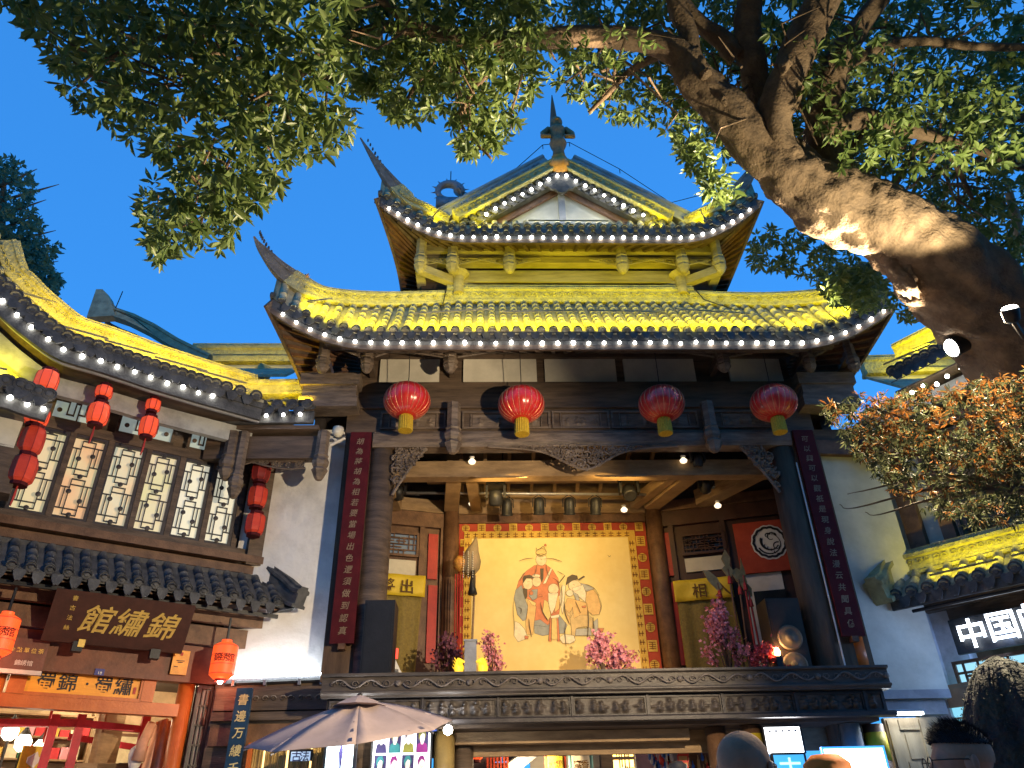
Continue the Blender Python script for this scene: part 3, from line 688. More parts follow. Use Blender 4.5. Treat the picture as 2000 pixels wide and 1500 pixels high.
# painted figures: flat paint on the canvas, generic robed elders, a child and a spotted deer
def paintm(n, c): return mat('paint_'+n, c, .85, tuple(k*.8 for k in c), 12, 0)
PM = {k: paintm(k, c) for k, c in dict(red=(.66,.24,.11), blue=(.34,.35,.3), skin=(.8,.64,.36), ink=(.13,.1,.06), orange=(.75,.48,.18), white=(.82,.71,.45), grey=(.45,.43,.34), deer=(.66,.47,.2), gold=(.74,.56,.2)).items()}
pcount = [0]
def paint(px_poly, m, name='painted_figure', lay=1):
    P = [onY(980+x*.16, 1040+y*.16, 15.3) for x, y in px_poly]
    y = 15.309 - .0012*lay - pcount[0]*.00006; pcount[0] += 1
    MB().add([(p.x, y, p.z) for p in P], [tuple(range(len(P)))]).build(name, PM[m], scr)
def stroke(pts, w, m='ink', lay=30):
    P = [onY(980+x*.16, 1040+y*.16, 15.3) for x, y in pts]; V = []
    for i, p in enumerate(P):
        d = (P[min(i+1, len(P)-1)] - P[max(i-1, 0)]).normalized(); n = Vector((-d.z, 0, d.x)); k = w*.62*(1-.5*abs(2*i/(len(P)-1)-1)); V += [p+n*k, p-n*k]
    y = 15.309 - .0012*lay - pcount[0]*.00006; pcount[0] += 1
    return [(v.x, y, v.z) for v in V], [(2*i, 2*i+1, 2*i+3, 2*i+2) for i in range(len(P)-1)]
def ell(cx, cy_, rx, ry, n=14): return [(cx+rx*math.cos(2*math.pi*i/n), cy_+ry*math.sin(2*math.pi*i/n)) for i in range(n)]
FIGS = [
 ([(400,400),(300,470),(210,580),(180,680),(170,760),(300,800),(420,860),(380,1000),(380,1130),(560,1150),(700,1000),(720,800),(690,560),(620,450),(540,390)], 'red'),
 ([(390,1080),(400,1230),(500,1260),(600,1240),(760,1230),(800,1130),(700,1000),(560,1130),(470,1060)], 'blue'),
 ([(240,640),(170,700),(150,800),(170,900),(190,1000),(260,1080),(300,1060),(320,900),(280,800),(260,700)], 'blue'),
 ([(300,790),(320,900),(290,1080),(300,1240),(380,1250),(400,1080),(420,900),(370,880)], 'orange'),
 ([(160,1080),(150,1260),(200,1335),(320,1290),(280,1180),(220,1110)], 'white'),
 (ell(482,330,68,75), 'skin'), (ell(482,245,66,50), 'gold'), (ell(318,620,62,78), 'skin'), ([(255,560),(270,530),(340,515),(400,545),(380,560),(300,560),(260,620)], 'ink'),
 (ell(425,600,55,62), 'skin'), (ell(420,530,50,22), 'white'), ([(470,440),(510,440),(505,560),(490,610),(475,560)], 'ink'), ([(260,680),(310,690),(310,780),(290,820),(262,740)], 'ink'),
 ([(600,430),(615,450),(540,620),(500,630)], 'white'),
 ([(370,700),(440,690),(430,800),(380,830),(330,770)], 'blue'), (ell(360,740,24,26), 'red'), ([(440,770),(480,750),(500,780),(440,790)], 'red'),
 (ell(630,690,66,66), 'skin'), ([(565,740),(690,740),(660,900),(610,1000),(570,900)], 'white'), ([(520,820),(570,850),(600,1020),(560,1080),(500,960)], 'gold'), ([(680,780),(720,760),(700,930),(640,980)], 'orange'),
 ([(700,790),(740,640),(780,650),(760,900),(740,1000)], 'white'),
 ([(800,800),(900,820),(1040,860),(1060,1000),(1000,1060),(820,1120),(780,1000),(770,880)], 'orange'),
 ([(1040,700),(1120,700),(1170,760),(1210,900),(1190,1000),(1110,1010),(1050,960),(1020,820)], 'orange'),
 ([(960,620),(1060,640),(1130,690),(1040,720),(1000,700)], 'grey'), (ell(890,650,78,68), 'skin'), ([(860,680),(990,640),(1030,740),(1020,850),(960,800),(880,740)], 'white'),
 ([(790,600),(800,550),(860,515),(920,530),(930,570),(860,590),(780,645)], 'ink'), ([(930,575),(1000,530),(1015,540),(945,585)], 'ink'),
 ([(860,720),(930,760),(950,830),(910,830)], 'grey'), (ell(830,740,46,40), 'white'), ([(975,900),(1030,895),(1020,920),(980,920)], 'red'),
 ([(1120,1090),(1170,1050),(1180,1240),(1110,1260),(900,1260),(880,1180),(1040,1170)], 'grey'), ([(1180,1170),(1250,1170),(1230,1215),(1190,1220)], 'red'),
 ([(880,1050),(960,1010),(1060,1010),(1110,1050),(1130,1150),(1120,1260),(1095,1260),(1085,1170),(1030,1150),(930,1165),(905,1180),(880,1350),(850,1350),(850,1180),(830,1040),(850,960),(880,990)], 'deer'),
 ([(780,940),(820,990),(850,950),(860,910),(870,980),(840,1040),(800,1010)], 'deer'),
 ([(600,1020),(700,1000),(700,1040),(600,1050)], 'white'), ([(605,1050),(690,1040),(695,1300),(600,1310)], 'gold'), ([(590,1040),(610,1050),(605,1330),(570,1330)], 'red'), ([(668,1050),(690,1050),(710,1330),(680,1330)], 'red'),
 ([(700,1290),(760,1240),(880,1260),(900,1320),(830,1360),(740,1350)], 'white'), ([(280,1260),(330,1270),(320,1300),(280,1300)], 'red'), (ell(532,157,14,14,8), 'red')]
outl = MB()
for i, (P, m_) in enumerate(FIGS):
    paint(P, m_, 'painted_figure', 1+i*.35)
    Q = P + P[:1]; V_, F_ = stroke(Q, .0065, 'ink', 1.4+i*.35); outl.add(V_, F_)
outl.build('ink_outlines', PM['ink'], scr, kind='stuff')
ink = MB()
for pts, w in (([(210,355),(280,330),(385,318)], .012), ([(550,325),(640,330),(735,362)], .012), ([(430,390),(415,480),(390,540)], .01), ([(540,390),(550,470),(580,560)], .01), ([(150,800),(140,950),(150,1100),(150,1260)], .008),
               ([(720,640),(735,760),(725,900)], .01), ([(700,620),(770,530)], .03), ([(780,1100),(770,1250),(785,1395)], .012), ([(1048,950),(1055,1100),(1045,1280)], .02), ([(1112,1040),(1116,1150),(1112,1270)], .02),
               ([(330,1060),(340,1160),(365,1280)], .016), ([(470,860),(500,980),(560,1070)], .016), ([(760,850),(770,980),(820,1110)], .016), ([(900,850),(960,990)], .02), ([(200,920),(240,940),(230,1000)], .012),
               ([(470,330),(490,336)], .01), ([(520,330),(540,326)], .01), ([(310,610),(340,600)], .009), ([(600,745),(620,742)], .008), ([(650,742),(665,745)], .008), ([(870,640),(890,650)], .009), ([(1290,280),(1310,300),(1330,285)], .008), ([(420,190),(430,220),(470,200),(510,180),(545,250)], .012),
               ([(420,265),(480,285),(545,262)], .014), ([(680,480),(720,500),(760,520)], .01), ([(620,560),(680,600),(700,700)], .01), ([(220,600),(260,520),(300,480)], .01), ([(1020,640),(1120,680),(1190,780)], .008), ([(1170,760),(1215,900),(1190,1000)], .008)):
    ink.add(*stroke(spline(pts, 4) if len(pts) > 2 else pts, w))
ink.build('ink_lines', PM['ink'], scr, kind='stuff')
# ---------- splayed walls
def lattice(fr, u0, u1, z0, z1, w, parent, m, pat, name='lattice_window', pane=None, r=.012, back=.05):
    wd = MB(fr.M); t = .05
    for q in ((u0, u1, z0, z0+t), (u0, u1, z1-t, z1), (u0, u0+t, z0+t, z1-t), (u1-t, u1, z0+t, z1-t)): wd.box(q[0], q[1], -w-.04, -w+.02, q[2], q[3])
    o = wd.build(name, m, parent)
    if pane: MB(fr.M).box(u0+t, u1-t, -w+.03, -w+back, z0+t, z1-t).build('pane', pane, o)
    a0, a1, b0, b1 = u0+t, u1-t, z0+t, z1-t; lb = MB(fr.M)
    for (x0, y0, x1, y1) in pat:
        p = (a0+(a1-a0)*x0, b0+(b1-b0)*y0, a0+(a1-a0)*x1, b0+(b1-b0)*y1)
        lb.box(min(p[0],p[2])-r, max(p[0],p[2])+r, -w-.02, -w+.005, min(p[1],p[3])-r, max(p[1],p[3])+r)
    lb.build('lattice', m, o)
    return o, (a0, a1, b0, b1)
rnd = random.Random(3)
MAZE = []
for i in range(7): MAZE.append((0, (i+.5)/7, 1, (i+.5)/7)) if i % 2 else None
for i in range(11):
    for j in range(4):
        if rnd.random() < .75: x = (i+.5)/11; MAZE.append((x, j/4+.03, x, (j+1)/4-.03))
for i in range(24): x = rnd.random()*.85; y = rnd.choice((.18,.35,.5,.65,.82)); MAZE.append((x, y, x+.15, y))
duskp = glow('dim_pane', (.16,.2,.24), .12); darkp = mat('dark_pane', (.02,.025,.03), .2)
wl_ = MB(FSL.M).box(-3.2, -.15, .0, .12, 3.72, 7.62).build('side_wall', woodb, pav)
wr_ = MB(FSR.M).box(.15, 3.6, .0, .12, 3.72, 7.62).build('side_wall', mat('shaded_brown_wood', (.07,.032,.022), .5), pav)  # shade on the right wall put into a darker copy of the brown
MB(FSL.M).box(-3.2, -.1, -.1, -.002, 7.28, 7.6).build('header', woodb, wl_); MB(FSR.M).box(.1, 3.6, -.1, -.002, 7.28, 7.6).build('header', bpy.data.materials['shaded_brown_wood'], wr_)
u0, u1, z0, z1 = FSL.rect(728, 1038, 818, 1086, .05); lattice(FSL, u0-.3, u1, z0, z1, .05, wl_, woodb, MAZE, 'transom_window', duskp, .011)
u0, u1, z0, z1 = FSR.rect(1330, 1040, 1422, 1082, .05); lattice(FSR, u0, u1, z0, z1, .05, wr_, bpy.data.materials['shaded_brown_wood'], MAZE, 'transom_window', darkp, .011)
fbox(FSL, 700, 1091, 812, 1120, .01, .04, 'plaster_panel', plasterc, wl_); fbox(FSR, 1338, 1087, 1425, 1114, .01, .04, 'plaster_panel', plasterc, wr_)
fbox(FSL, 836, 1043, 855, 1131, .01, .05, 'red_panel', redp, wl_); fbox(FSL, 834, 1143, 852, 1295, .01, .05, 'red_panel', redp, wl_, zc=3.75)
fbox(FSR, 1291, 1040, 1319, 1125, .01, .05, 'red_panel', redp, wr_); fbox(FSR, 1303, 1137, 1332, 1300, .01, .05, 'red_panel', redp, wr_, zc=3.75)
fbox(FSR, 1466, 1118, 1545, 1300, .01, .03, 'plaster_panel', plaster, wr_, zc=3.75)
fbox(FSR, 1480, 1152, 1545, 1250, .035, .06, 'dark_window', darkp, wr_)
for fr, xs in ((FSL, (820, 862)), (FSR, (1285, 1325, 1432))):
    for x_ in xs:
        u = fr.px(x_, 1150, .06)[0]; MB(fr.M).box(u-.05, u+.05, -.09, -.003, 3.72, 7.28).build('stile', woodb if fr is FSL else bpy.data.materials['shaded_brown_wood'], wl_ if fr is FSL else wr_)
# curtains and name flags
yclo = mat('yellow_silk', (.62,.46,.03), .55, (.5,.36,.02), 3, .25, 12, dist=.03); oclo = mat('olive_gold_brocade', (.22,.16,.03), .6, (.14,.1,.02), 25, .4, 60)
def curtain(fr, x0, x1, ytop, ybot, label, txt, tx, slant):
    u0, u1, z0, z1 = fr.rect(x0, ytop, x1, ybot, .18); z0 = 3.74; zt = fr.px((x0+x1)/2, ytop, .18)[1]
    t = thing('stage_curtain', fr.W((u0+u1)/2, .18, z0), label, 'curtain')
    MB(fr.M).sheet(lambda u, v: (u0+(u1-u0)*u - slant*v*(u if slant > 0 else 1-u)*-1*0 + (slant*v*u), -.16 - .03*math.sin(u*19)*(.4+.6*v), zt - (zt-z0)*v), 40, 6, (0, -.01, 0)).build('cloth', oclo, t, True)
    zb = zt-.42
    MB(fr.M).sheet(lambda u, v: (u0-.03+(u1-u0+.06)*u, -.22 - .015*math.sin(u*14+v*3), zt+.03-(zt-zb)*v), 30, 5, (0, -.01, 0)).build('valance', yclo, t, True)
    m2 = MB(fr.M)
    for ch, x_ in zip(txt, tx):
        u, z = fr.px(x_, (ytop+ytop+42)/2, .25); letters(m2, ch, lambda i: ((u, -.262, (zt+zb)/2), (1,0,0), (0,0,1)), .3, 0)
    m2.build('lettering', mat('brown_ink', (.12,.06,.01), .7) if 'brown_ink' not in bpy.data.materials else bpy.data.materials['brown_ink'], t)
curtain(FSL, 690, 824, 1124, 1300, 'gold stage door curtain with a yellow valance lettered for exit', '將出', (757, 795), -.12)
curtain(FSR, 1328, 1440, 1133, 1300, 'gold stage door curtain with a yellow valance lettered for entrance', '相入', (1366, 1412), .1)
# red banner with a coiled beast medallion
u0, u1, z0, z1 = FSR.rect(1438, 1018, 1545, 1118, .1)
t = thing('red_banner', FSR.W((u0+u1)/2, .1, z0), 'square red banner with a white and black coiled beast medallion', 'banner')
MB(FSR.M).box(u0, u1, -.12, -.1, z0, z1).build('cloth', redcl, t)
cu, cz = FSR.px(1503, 1059, .12); rr_ = .36
MB(FSR.M).lathe([(rr_,0),(rr_,.008)], (cu, -.128, cz), 40, Matrix.Rotation(R(90), 4, 'X'), lobes=lambda a: 1+.025*math.cos(14*a)).build('white_disc', plaster, t)
m2 = MB(FSR.M); N_ = 48; V = []
for i in range(N_):
    a = 2*math.pi*i/N_; k = 1+.03*math.cos(14*a)
    V += [(cu+rr_*.92*k*math.cos(a), -.142, cz+rr_*.92*k*math.sin(a)), (cu+rr_*.78*k*math.cos(a), -.142, cz+rr_*.78*k*math.sin(a))]
m2.add(V, [(2*i, 2*i+1, (2*i+3) % (2*N_), (2*i+2) % (2*N_)) for i in range(N_)]); m2.build('black_ring', blackm, t)
m2 = MB(FSR.M)
def swirl(cx, cz_, r0, a0, a1, w, n=14, shrink=.5):
    V = []
    for i in range(n):
        f = i/(n-1); a = R(a0+(a1-a0)*f); r_ = r0*(1-shrink*f); k = w*(1-.7*f); V += [(cu+cx+(r_+k)*math.cos(a), -.144, cz+cz_+(r_+k)*math.sin(a)), (cu+cx+(r_-k)*math.cos(a), -.144, cz+cz_+(r_-k)*math.sin(a))]
    m2.add(V, [(2*i, 2*i+1, 2*i+3, 2*i+2) for i in range(n-1)])
swirl(0, -.02, .24, 200, 420, .018, 16, .2); swirl(.02, .0, .19, 150, 330, .03, 14, .2); swirl(.05, .1, .1, 10, 300, .02); swirl(.13, -.1, .09, 60, 420, .014, 14, .7); swirl(-.02, .13, .06, 20, 250, .018); swirl(.1, .14, .05, -40, 200, .016)
for i in range(6): swirl(-.14+.055*i, -.02-.05*i, .03, 120, 260, .011, 6, .1)
m2.build('beast_drawing', blackm, t)
# ---------- ceiling
ceil = MB().box(-3.4, 7.2, 13.1, 15.7, 8.9, 9.0).build('ceiling_deck', woodbk, pav)
MB().box(-2.2, 6.2, 13.3, 13.55, 7.62, 7.95).build('ceiling_beam', woodl, ceil)
MB().box(-1.2, 4.2, 14.2, 14.4, 7.95, 8.15).build('ceiling_beam', woodl, ceil)
for (xa, ya, xb, yb, w, h) in ((-.73, 15.1, -.6, 13.4, .3, .3), (-.2, 15.2, -.3, 13.4, .22, .22), (3.55, 15.1, 4.2, 13.4, .32, .3), (3.2, 15.1, 3.9, 13.4, .2, .22), (4.6, 14.9, 5.6, 13.3, .34, .34), (-1.9, 14.8, -2.0, 13.3, .3, .5)):
    MB().beam((xa, ya, 7.78), (xb, yb, 7.86), w, h).build('ceiling_beam', woodl, ceil)
MB().box(-1.0, 3.95, 15.2, 15.42, 7.62, 7.95).build('rear_beam', woodl, ceil)
MB(FSL.M).box(-3.2, -.1, -.08, .1, 7.62, 7.9).build('side_beam', woodl, ceil); MB(FSR.M).box(.1, 3.6, -.08, .1, 7.62, 7.85).build('side_beam', woodb, ceil)
rd = MB(); 
for i in range(9): MB().beam((-.5+i*.5, 15.3, 8.1), (-.5+i*.5, 13.2, 8.75), .07, .09).build('ceiling_rafter', woodl, ceil)
MB().box(-1.2, 4.2, 15.3, 15.42, 7.95, 8.9).build('rear_panel', woodl, ceil)
MB(FSL.M).box(-3.6, -.1, .02, .12, 7.62, 9.0).build('upper_infill', woodbk, ceil); MB(FSR.M).box(.1, 4.2, .02, .12, 7.62, 9.0).build('upper_infill', woodbk, ceil)
MB().box(-3.4, -3.2, 13.3, 15.4, 3.7, 9.2).build('end_wall', woodbk, ceil); MB().box(6.9, 7.1, 13.45, 15.4, 3.7, 9.2).build('end_wall', woodbk, ceil)
# ---------- lighting pipe, lamps
pipe = thing('lighting_pipe', (1.2, 14.3, 7.5), 'pale horizontal steel pipe carrying stage lamps above the screen', 'pipe')
y_ = 14.5; pa, pb = onY(742, 962, y_), onY(1240, 966, y_); pa.x -= .2
MB().tube([(pa.x, y_, pa.z), (pb.x+.3, y_, pb.z)], .03, 8).build('bar', greym, pipe, True)
for x in (pa.x+.6, (pa.x+pb.x)/2, pb.x): MB().tube([(x, y_, pa.z), (x, y_, 8.9)], .015, 5).build('hanger', blackm, pipe)
def par_can(px_, py_, label):
    p = onY(px_, py_, y_); t = thing('stage_lamp', p, label, 'stage lamp', 'round stage lamps on the pipe')
    Mx = Matrix.Rotation(R(25), 4, 'X')
    MB().lathe([(.04,.2),(.09,.17),(.11,.08),(.11,-.12),(.125,-.13),(.125,-.16),(.1,-.16),(.09,-.1)], p, 14, Mx).build('can', blackm, t, True)
    MB().lathe([(.085,-.1),(.085,-.095)], p, 14, Mx).build('lens', greym, t)
    MB().tube([p + Vector((-.13,0,0)), p + Vector((-.13,0,.18)), p + Vector((0,0,.28)), p + Vector((.13,0,.18)), p + Vector((.13,0,0))], .012, 5).build('yoke', blackm, t)
for i, (x, y) in enumerate(((990, 992), (1053, 990), (1112, 990), (1163, 990))):
    par_can(x, y, 'black round stage lamp hanging under the pipe over the painted screen')
def moving_head(px_, py_, Y, tilt, label, s=1.0):
    p = onY(px_, py_, Y); t = thing('moving_head_lamp', p, label, 'stage lamp'); q = lambda x, y, z: p + Vector((x*s, y*s, z*s))
    m2 = MB().box(*[c for k in range(3) for c in (p[k]+(-.19,-.15,.13)[k]*s, p[k]+(.19,.15,.27)[k]*s)]); m2.box(p.x-.15*s, p.x+.15*s, p.y-.152*s, p.y-.15*s, p.z+.17*s, p.z+.23*s); m2.build('base', blackm, t)
    for sg in (-1, 1): MB().beam(q(sg*.18, 0, .13), q(sg*.18, 0, -.14), .05*s, .16*s, (0,1,0)).build('arm', blackm, t)
    MB().lathe([(.05,.15),(.12,.13),(.14,.0),(.14,-.12),(.125,-.17),(.1,-.16)], q(0,0,-.1), 14, Matrix.Rotation(R(tilt), 4, 'X') @ Matrix.Scale(s, 4)).build('head', blackm, t, True)
    MB().tube([q(-.1,0,.27), q(-.1,0,.5)], .012, 4).tube([q(.1,0,.27), q(.1,0,.5)], .012, 4).build('clamp', greym, t)
moving_head(968, 962, 14.1, 30, 'boxy black moving head lamp hung left of the stage pipe')
moving_head(1228, 952, 14.1, -35, 'boxy black moving head lamp hung beside the slanting beam')
moving_head(778, 955, 14.2, 50, 'black moving head lamp tucked behind the carved corner bracket', .8)
moving_head(1378, 942, 13.9, 60, 'black moving head lamp in the dark corner by the dragon banner', .8)
moving_head(1362, 893, 13.2, 20, 'black rounded lamp under the carved front beam', .7)
for x, y, Y, lab in ((922, 902, 13.2, 'small round ceiling bulb by the carved front beam end'), (922, 984, 15.0, 'small round bulb on the ceiling beam over the screen corner'), (1219, 996, 15.0, 'round white bulb at the foot of the slanting ceiling beam'), (1335, 900, 13.2, 'small round ceiling bulb beside the black rounded lamp'), (1402, 988, 14.4, 'small round bulb on the dark side beam')):
    p = onY(x, y, Y); t = thing('ceiling_bulb', p, lab, 'bulb'); MB().lathe([(.02,-.05),(.06,-.03),(.075,.01),(.05,.04),(.03,.06)], p, 12).build('globe', warmb, t, True); MB().lathe([(.035,.06),(.05,.1)], p, 10).build('socket', plaster, t)
# stage wash: unseen lamp bars added behind the front beam to light the screen
for x, pw in ((.3, 14.5), (2.6, 14.5)):
    t = thing('added_wash_bar', (x, 13.3, 7.5), 'added warm wash lamp bar hidden behind the carved front beam', 'lamp', 'added wash bars behind the front beam')
    MB().box(x-.5, x+.5, 13.13, 13.17, 7.53, 7.56).build('housing', woodl, t)
    area('light', (x, 13.2, 7.5), (x*.7+.5, 15.3, 6.0), 1.0, .06, (1, .64, .2), pw, t)
for x in (-.1, 1.5, 3.0):
    t = thing('up_light', (x, 14.9, 3.75), 'small warm floor lamp at the foot of the painted screen', 'lamp', 'floor lamps on the stage')
    MB().box(x-.12, x+.12, 14.55, 14.65, 3.74, 3.84).build('housing', blackm, t); area('light', (x, 14.62, 3.87), (x, 14.9, 8), .22, .06, (1, .56, .16), 2.5, t)
# ---------- props on the stage
def speaker(x0, y0, x1, y1, Y, label, cones, m):
    a, b = onY((x0+x1)/2, y1, Y), onY((x0+x1)/2, y0, Y); w = onY(x1, (y0+y1)/2, Y).x - onY(x0, (y0+y1)/2, Y).x; z0 = 3.73
    t = thing('loudspeaker', (a.x, Y, z0), label, 'loudspeaker'); MB().box(a.x-w/2, a.x+w/2, Y, Y+.5, z0, b.z).build('cabinet', m, t)
    MB().box(a.x-w/2+.03, a.x+w/2-.03, Y-.012, Y-.002, z0+.03, b.z-.03).build('grille', m, t)
    h = b.z-z0
    for k in cones:
        MB().lathe([(w*.36,.0),(w*.36,.03),(w*.3,.03),(w*.14,.012),(w*.13,.03),(w*.05,.035)], (a.x, Y-.015, z0+h*k), 24, Matrix.Rotation(R(90), 4, 'X')).build('cone', mat('cone_brown', (.13,.1,.06), .5) if 'cone_brown' not in bpy.data.materials else bpy.data.materials['cone_brown'], t, True)
    return t
speaker(704, 1172, 764, 1300, 12.55, 'tall plain black loudspeaker cabinet beside the left stage column', (), mat('black_cabinet', (.012,.014,.02), .5))
speaker(1520, 1168, 1586, 1300, 12.72, 'tall loudspeaker with two pale round cones beside the right stage column', (.5, .17), mat('brown_black_cabinet', (.03,.022,.014), .45))
def blossom(px_, py_, wpx, hpx, Y, label, m, n, seed, zb=3.74):
    c = onY(px_, py_+hpx/2, Y); sc = Y*1.12/F; w, h = wpx*sc/2, hpx*sc; rnd = random.Random(seed)
    t = thing('blossom_plant', (c.x, Y, zb), label, 'plant', 'artificial blossom plants on the stage')
    z0 = zb; z1 = onY(px_, py_-hpx/2, Y).z
    st = MB(); fl = MB(); twigs = []
    for k in range(16):
        a = rnd.uniform(0, 6.28); f = rnd.uniform(.15, 1); tip = Vector((c.x + w*f*math.cos(a)*rnd.uniform(.5,1), Y + .25*math.sin(a)*f, z1 - (z1-z0)*(.05+.75*abs(math.cos(a))*f*rnd.uniform(.5,1))))
        mid_ = Vector((c.x, Y, z0)).lerp(tip, .5) + Vector((rnd.uniform(-.06,.06), 0, .08)); st.tube([(c.x, Y, z0), mid_, tip], [.02,.012,.005], 5); twigs.append((mid_, tip))
    st.build('stem', woodb, t)
    for k in range(n):
        a, b = rnd.choice(twigs); p = a.lerp(b, rnd.random()**.6*1.05) + Vector((rnd.gauss(0,.06), rnd.gauss(0,.06), rnd.gauss(0,.05)))
        ax = Vector((rnd.gauss(0,1), rnd.gauss(0,1)-.8, rnd.gauss(0,1))).normalized(); s1 = ax.orthogonal().normalized(); s2 = ax.cross(s1); r_ = rnd.uniform(.026,.046); V = [p + ax*.004]
        for j in range(10):
            t_ = 2*math.pi*j/10; rr2 = r_ if j % 2 == 0 else r_*.55; V.append(p + (s1*math.cos(t_) + s2*math.sin(t_))*rr2 + ax*r_*.3)
        fl.add(V, [(0, 1+j, 1+(j+1) % 10) for j in range(10)])
    fl.build('blossoms', m, t, kind='stuff'); return t
dkp = mat('blossom_plum', (.22,.07,.1), .7, (.12,.04,.06), 20, 0, island=.4)
blossom(876, 1272, 62, 80, 13.8, 'dim plum-coloured blossom bush beside the rear stage column', dkp, 500, 1)
blossom(955, 1268, 60, 80, 14.2, 'small pink blossom bush by the glowing dragon ornament', pinkpl, 420, 2)
blossom(1180, 1270, 135, 78, 13.9, 'wide pink blossom bush before the painted screen', pinkpl, 1300, 3)
blossom(1425, 1232, 92, 140, 13.7, 'tall bright pink blossom tree before the weapon rack', pinkpl, 1100, 4)
blossom(1500, 1284, 105, 44, 12.7, 'low red blossom bush at the foot of the loudspeaker', mat('blossom_red', (.6,.1,.1), .7, (.45,.05,.05), 20, 0, island=.4), 420, 5)
p = onY(1518, 1274, 12.55); t = thing('spot_lamp', (p.x, 12.55, 3.74), 'small glaring floor lamp among the red blossoms', 'lamp')
MB().box(p.x-.05, p.x+.05, 12.5, 12.6, 3.73, p.z-.06).build('stand', blackm, t); MB().lathe([(.03,-.06),(.05,0),(.03,.06)], p, 10).build('bulb', glow('fire_bulb', (1,.62,.22), 25), t, True); point('light', p + Vector((-.02,.1,.06)), .03, (1,.6,.3), 16, t)
# weapons
wp = mat('old_brass', (.32,.24,.1), .45, (.2,.15,.06), 10, .2, 40, metal=.3); wx, wy = onY(1440, 1200, 14.0).x, 14.0
for i, (bx, tx_, ty_, kind, lab) in enumerate(((1430, 1392, 1105, 0, 'halberd with a broad curved blade leaning in the weapon rack'), (1436, 1416, 1078, 1, 'spear with a flame-shaped brass head leaning in the weapon rack'), (1446, 1438, 1098, 2, 'axe with a crescent blade leaning in the weapon rack'), (1465, 1446, 1090, 3, 'slim pointed spear leaning beside the dragon banner'), (1478, 1455, 1120, 4, 'red shafted staff with a tasselled head by the weapon rack'))):
    a = Vector((onY(bx+18, 1300, 14.0).x, 14.0+.03*i, 3.75)); b = onY(tx_, ty_, 14.2)
    t = thing('stage_weapon', a, lab, 'weapon'); d = (b-a).normalized(); sd = Vector((d.z, 0, -d.x))
    MB().tube([a, b - d*.35], .02, 6).build('shaft', redp if kind >= 3 else woodb, t)
    q = b - d*.5; o2 = [(0,0)]
    poly = {0: [(-.03,0),(-.16,.2),(-.22,.42),(-.1,.4),(.02,.25),(.07,.05)], 1: [(-.04,0),(-.12,.15),(-.05,.22),(-.1,.36),(0,.55),(.08,.38),(.04,.22),(.1,.12),(.04,0)], 2: [(-.03,.1),(-.14,.3),(-.02,.38),(.12,.3),(.16,.1),(.08,-.05),(.03,.05)], 3: [(-.03,.1),(-.05,.2),(0,.5),(.05,.2),(.03,.1)], 4: [(-.05,.05),(-.07,.2),(0,.3),(.07,.2),(.05,.05)]}[kind]
    V = [q + sd*x + d*z + Vector((0, -.012, 0)) for x, z in poly] + [q + sd*x + d*z + Vector((0, .012, 0)) for x, z in poly]; n = len(poly)
    MB().add(V, [tuple(range(n)), tuple(range(n, 2*n))[::-1]] + [(k, (k+1) % n, (k+1) % n+n, k+n) for k in range(n)]).build('blade', wp, t)
    MB().lathe([(.05,-.12),(.035,0),(.02,.03)], q - d*.02, 8).build('tassel', redp, t)
t = thing('weapon_rack', (wx, 14.0, 3.74), 'low wooden rack holding the stage weapons', 'rack')
MB().box(wx-.25, wx+.55, 13.9, 14.2, 3.74, 3.8).build('base', woodb, t); MB().box(wx-.2, wx+.5, 13.95, 13.99, 4.5, 4.56).build('rail', woodb, t)
for x in (wx-.2, wx+.48): MB().box(x, x+.05, 13.99, 14.04, 3.8, 4.6).build('upright', woodb, t)
# hanging headdress prop with tassels
hd = onY(918, 1095, 14.6); t = thing('hanging_headdress', (hd.x, 14.6, 4.0), 'grey-green hanging prop with a curled tip, bead strings and red tassels', 'prop')
m2 = MB().tube([hd + Vector(v) for v in ((.12,0,.48),(.1,0,.36),(.05,0,.2),(.02,0,0),(.0,0,-.18),(.02,0,-.3))], [.02,.06,.13,.2,.19,.07], 12); m2.build('body', mat('prop_green', (.2,.17,.1), .6, (.28,.2,.12), 6), t, True)
MB().lathe([(.04,-.16),(.12,-.08),(.13,.04),(.06,.14)], hd + Vector((-.2,-.08,-.08)), 10).build('gilt_ball', gilt, t, True)
for k in range(4):
    x = hd.x-.28+k*.045; MB().tube([(x, 14.5, hd.z-.3), (x+.01, 14.5, 3.95)], .012, 5).build('tassel', redp, t)
for k in range(3):
    x = hd.x-.12+k*.09; mb = MB()
    for j in range(12): mb.lathe([(.005,-.014),(.014,0),(.005,.014)], (x, 14.38, hd.z+.1-j*.045), 6)
    mb.build('bead_string', plasterc, t)
MB().tube([(hd.x+.07, 14.45, hd.z-.25), (hd.x+.05, 14.45, hd.z-.55), (hd.x+.06, 14.45, hd.z-.72)], [.03,.06,.09], 8).build('dark_tassel', blackm, t, True)
MB().tube([hd + Vector((.1,0,-.3)), (hd.x+.02, 14.6, 3.95)], .025, 6).build('pole', woodl, t)
p = onY(919, 1280, 13.2); t = thing('grey_post', (p.x, 13.2, 3.74), 'short grey stone post between two glowing dragon lamps', 'post'); MB().box(p.x-.1, p.x+.1, 13.1, 13.3, 3.73, 4.5).build('shaft', greyst, t); MB().box(p.x-.115, p.x+.115, 13.085, 13.315, 4.502, 4.53).build('cap', greyst, t)
ylam = glow('dragon_lamp_glow', (1,.62,.03), .45)
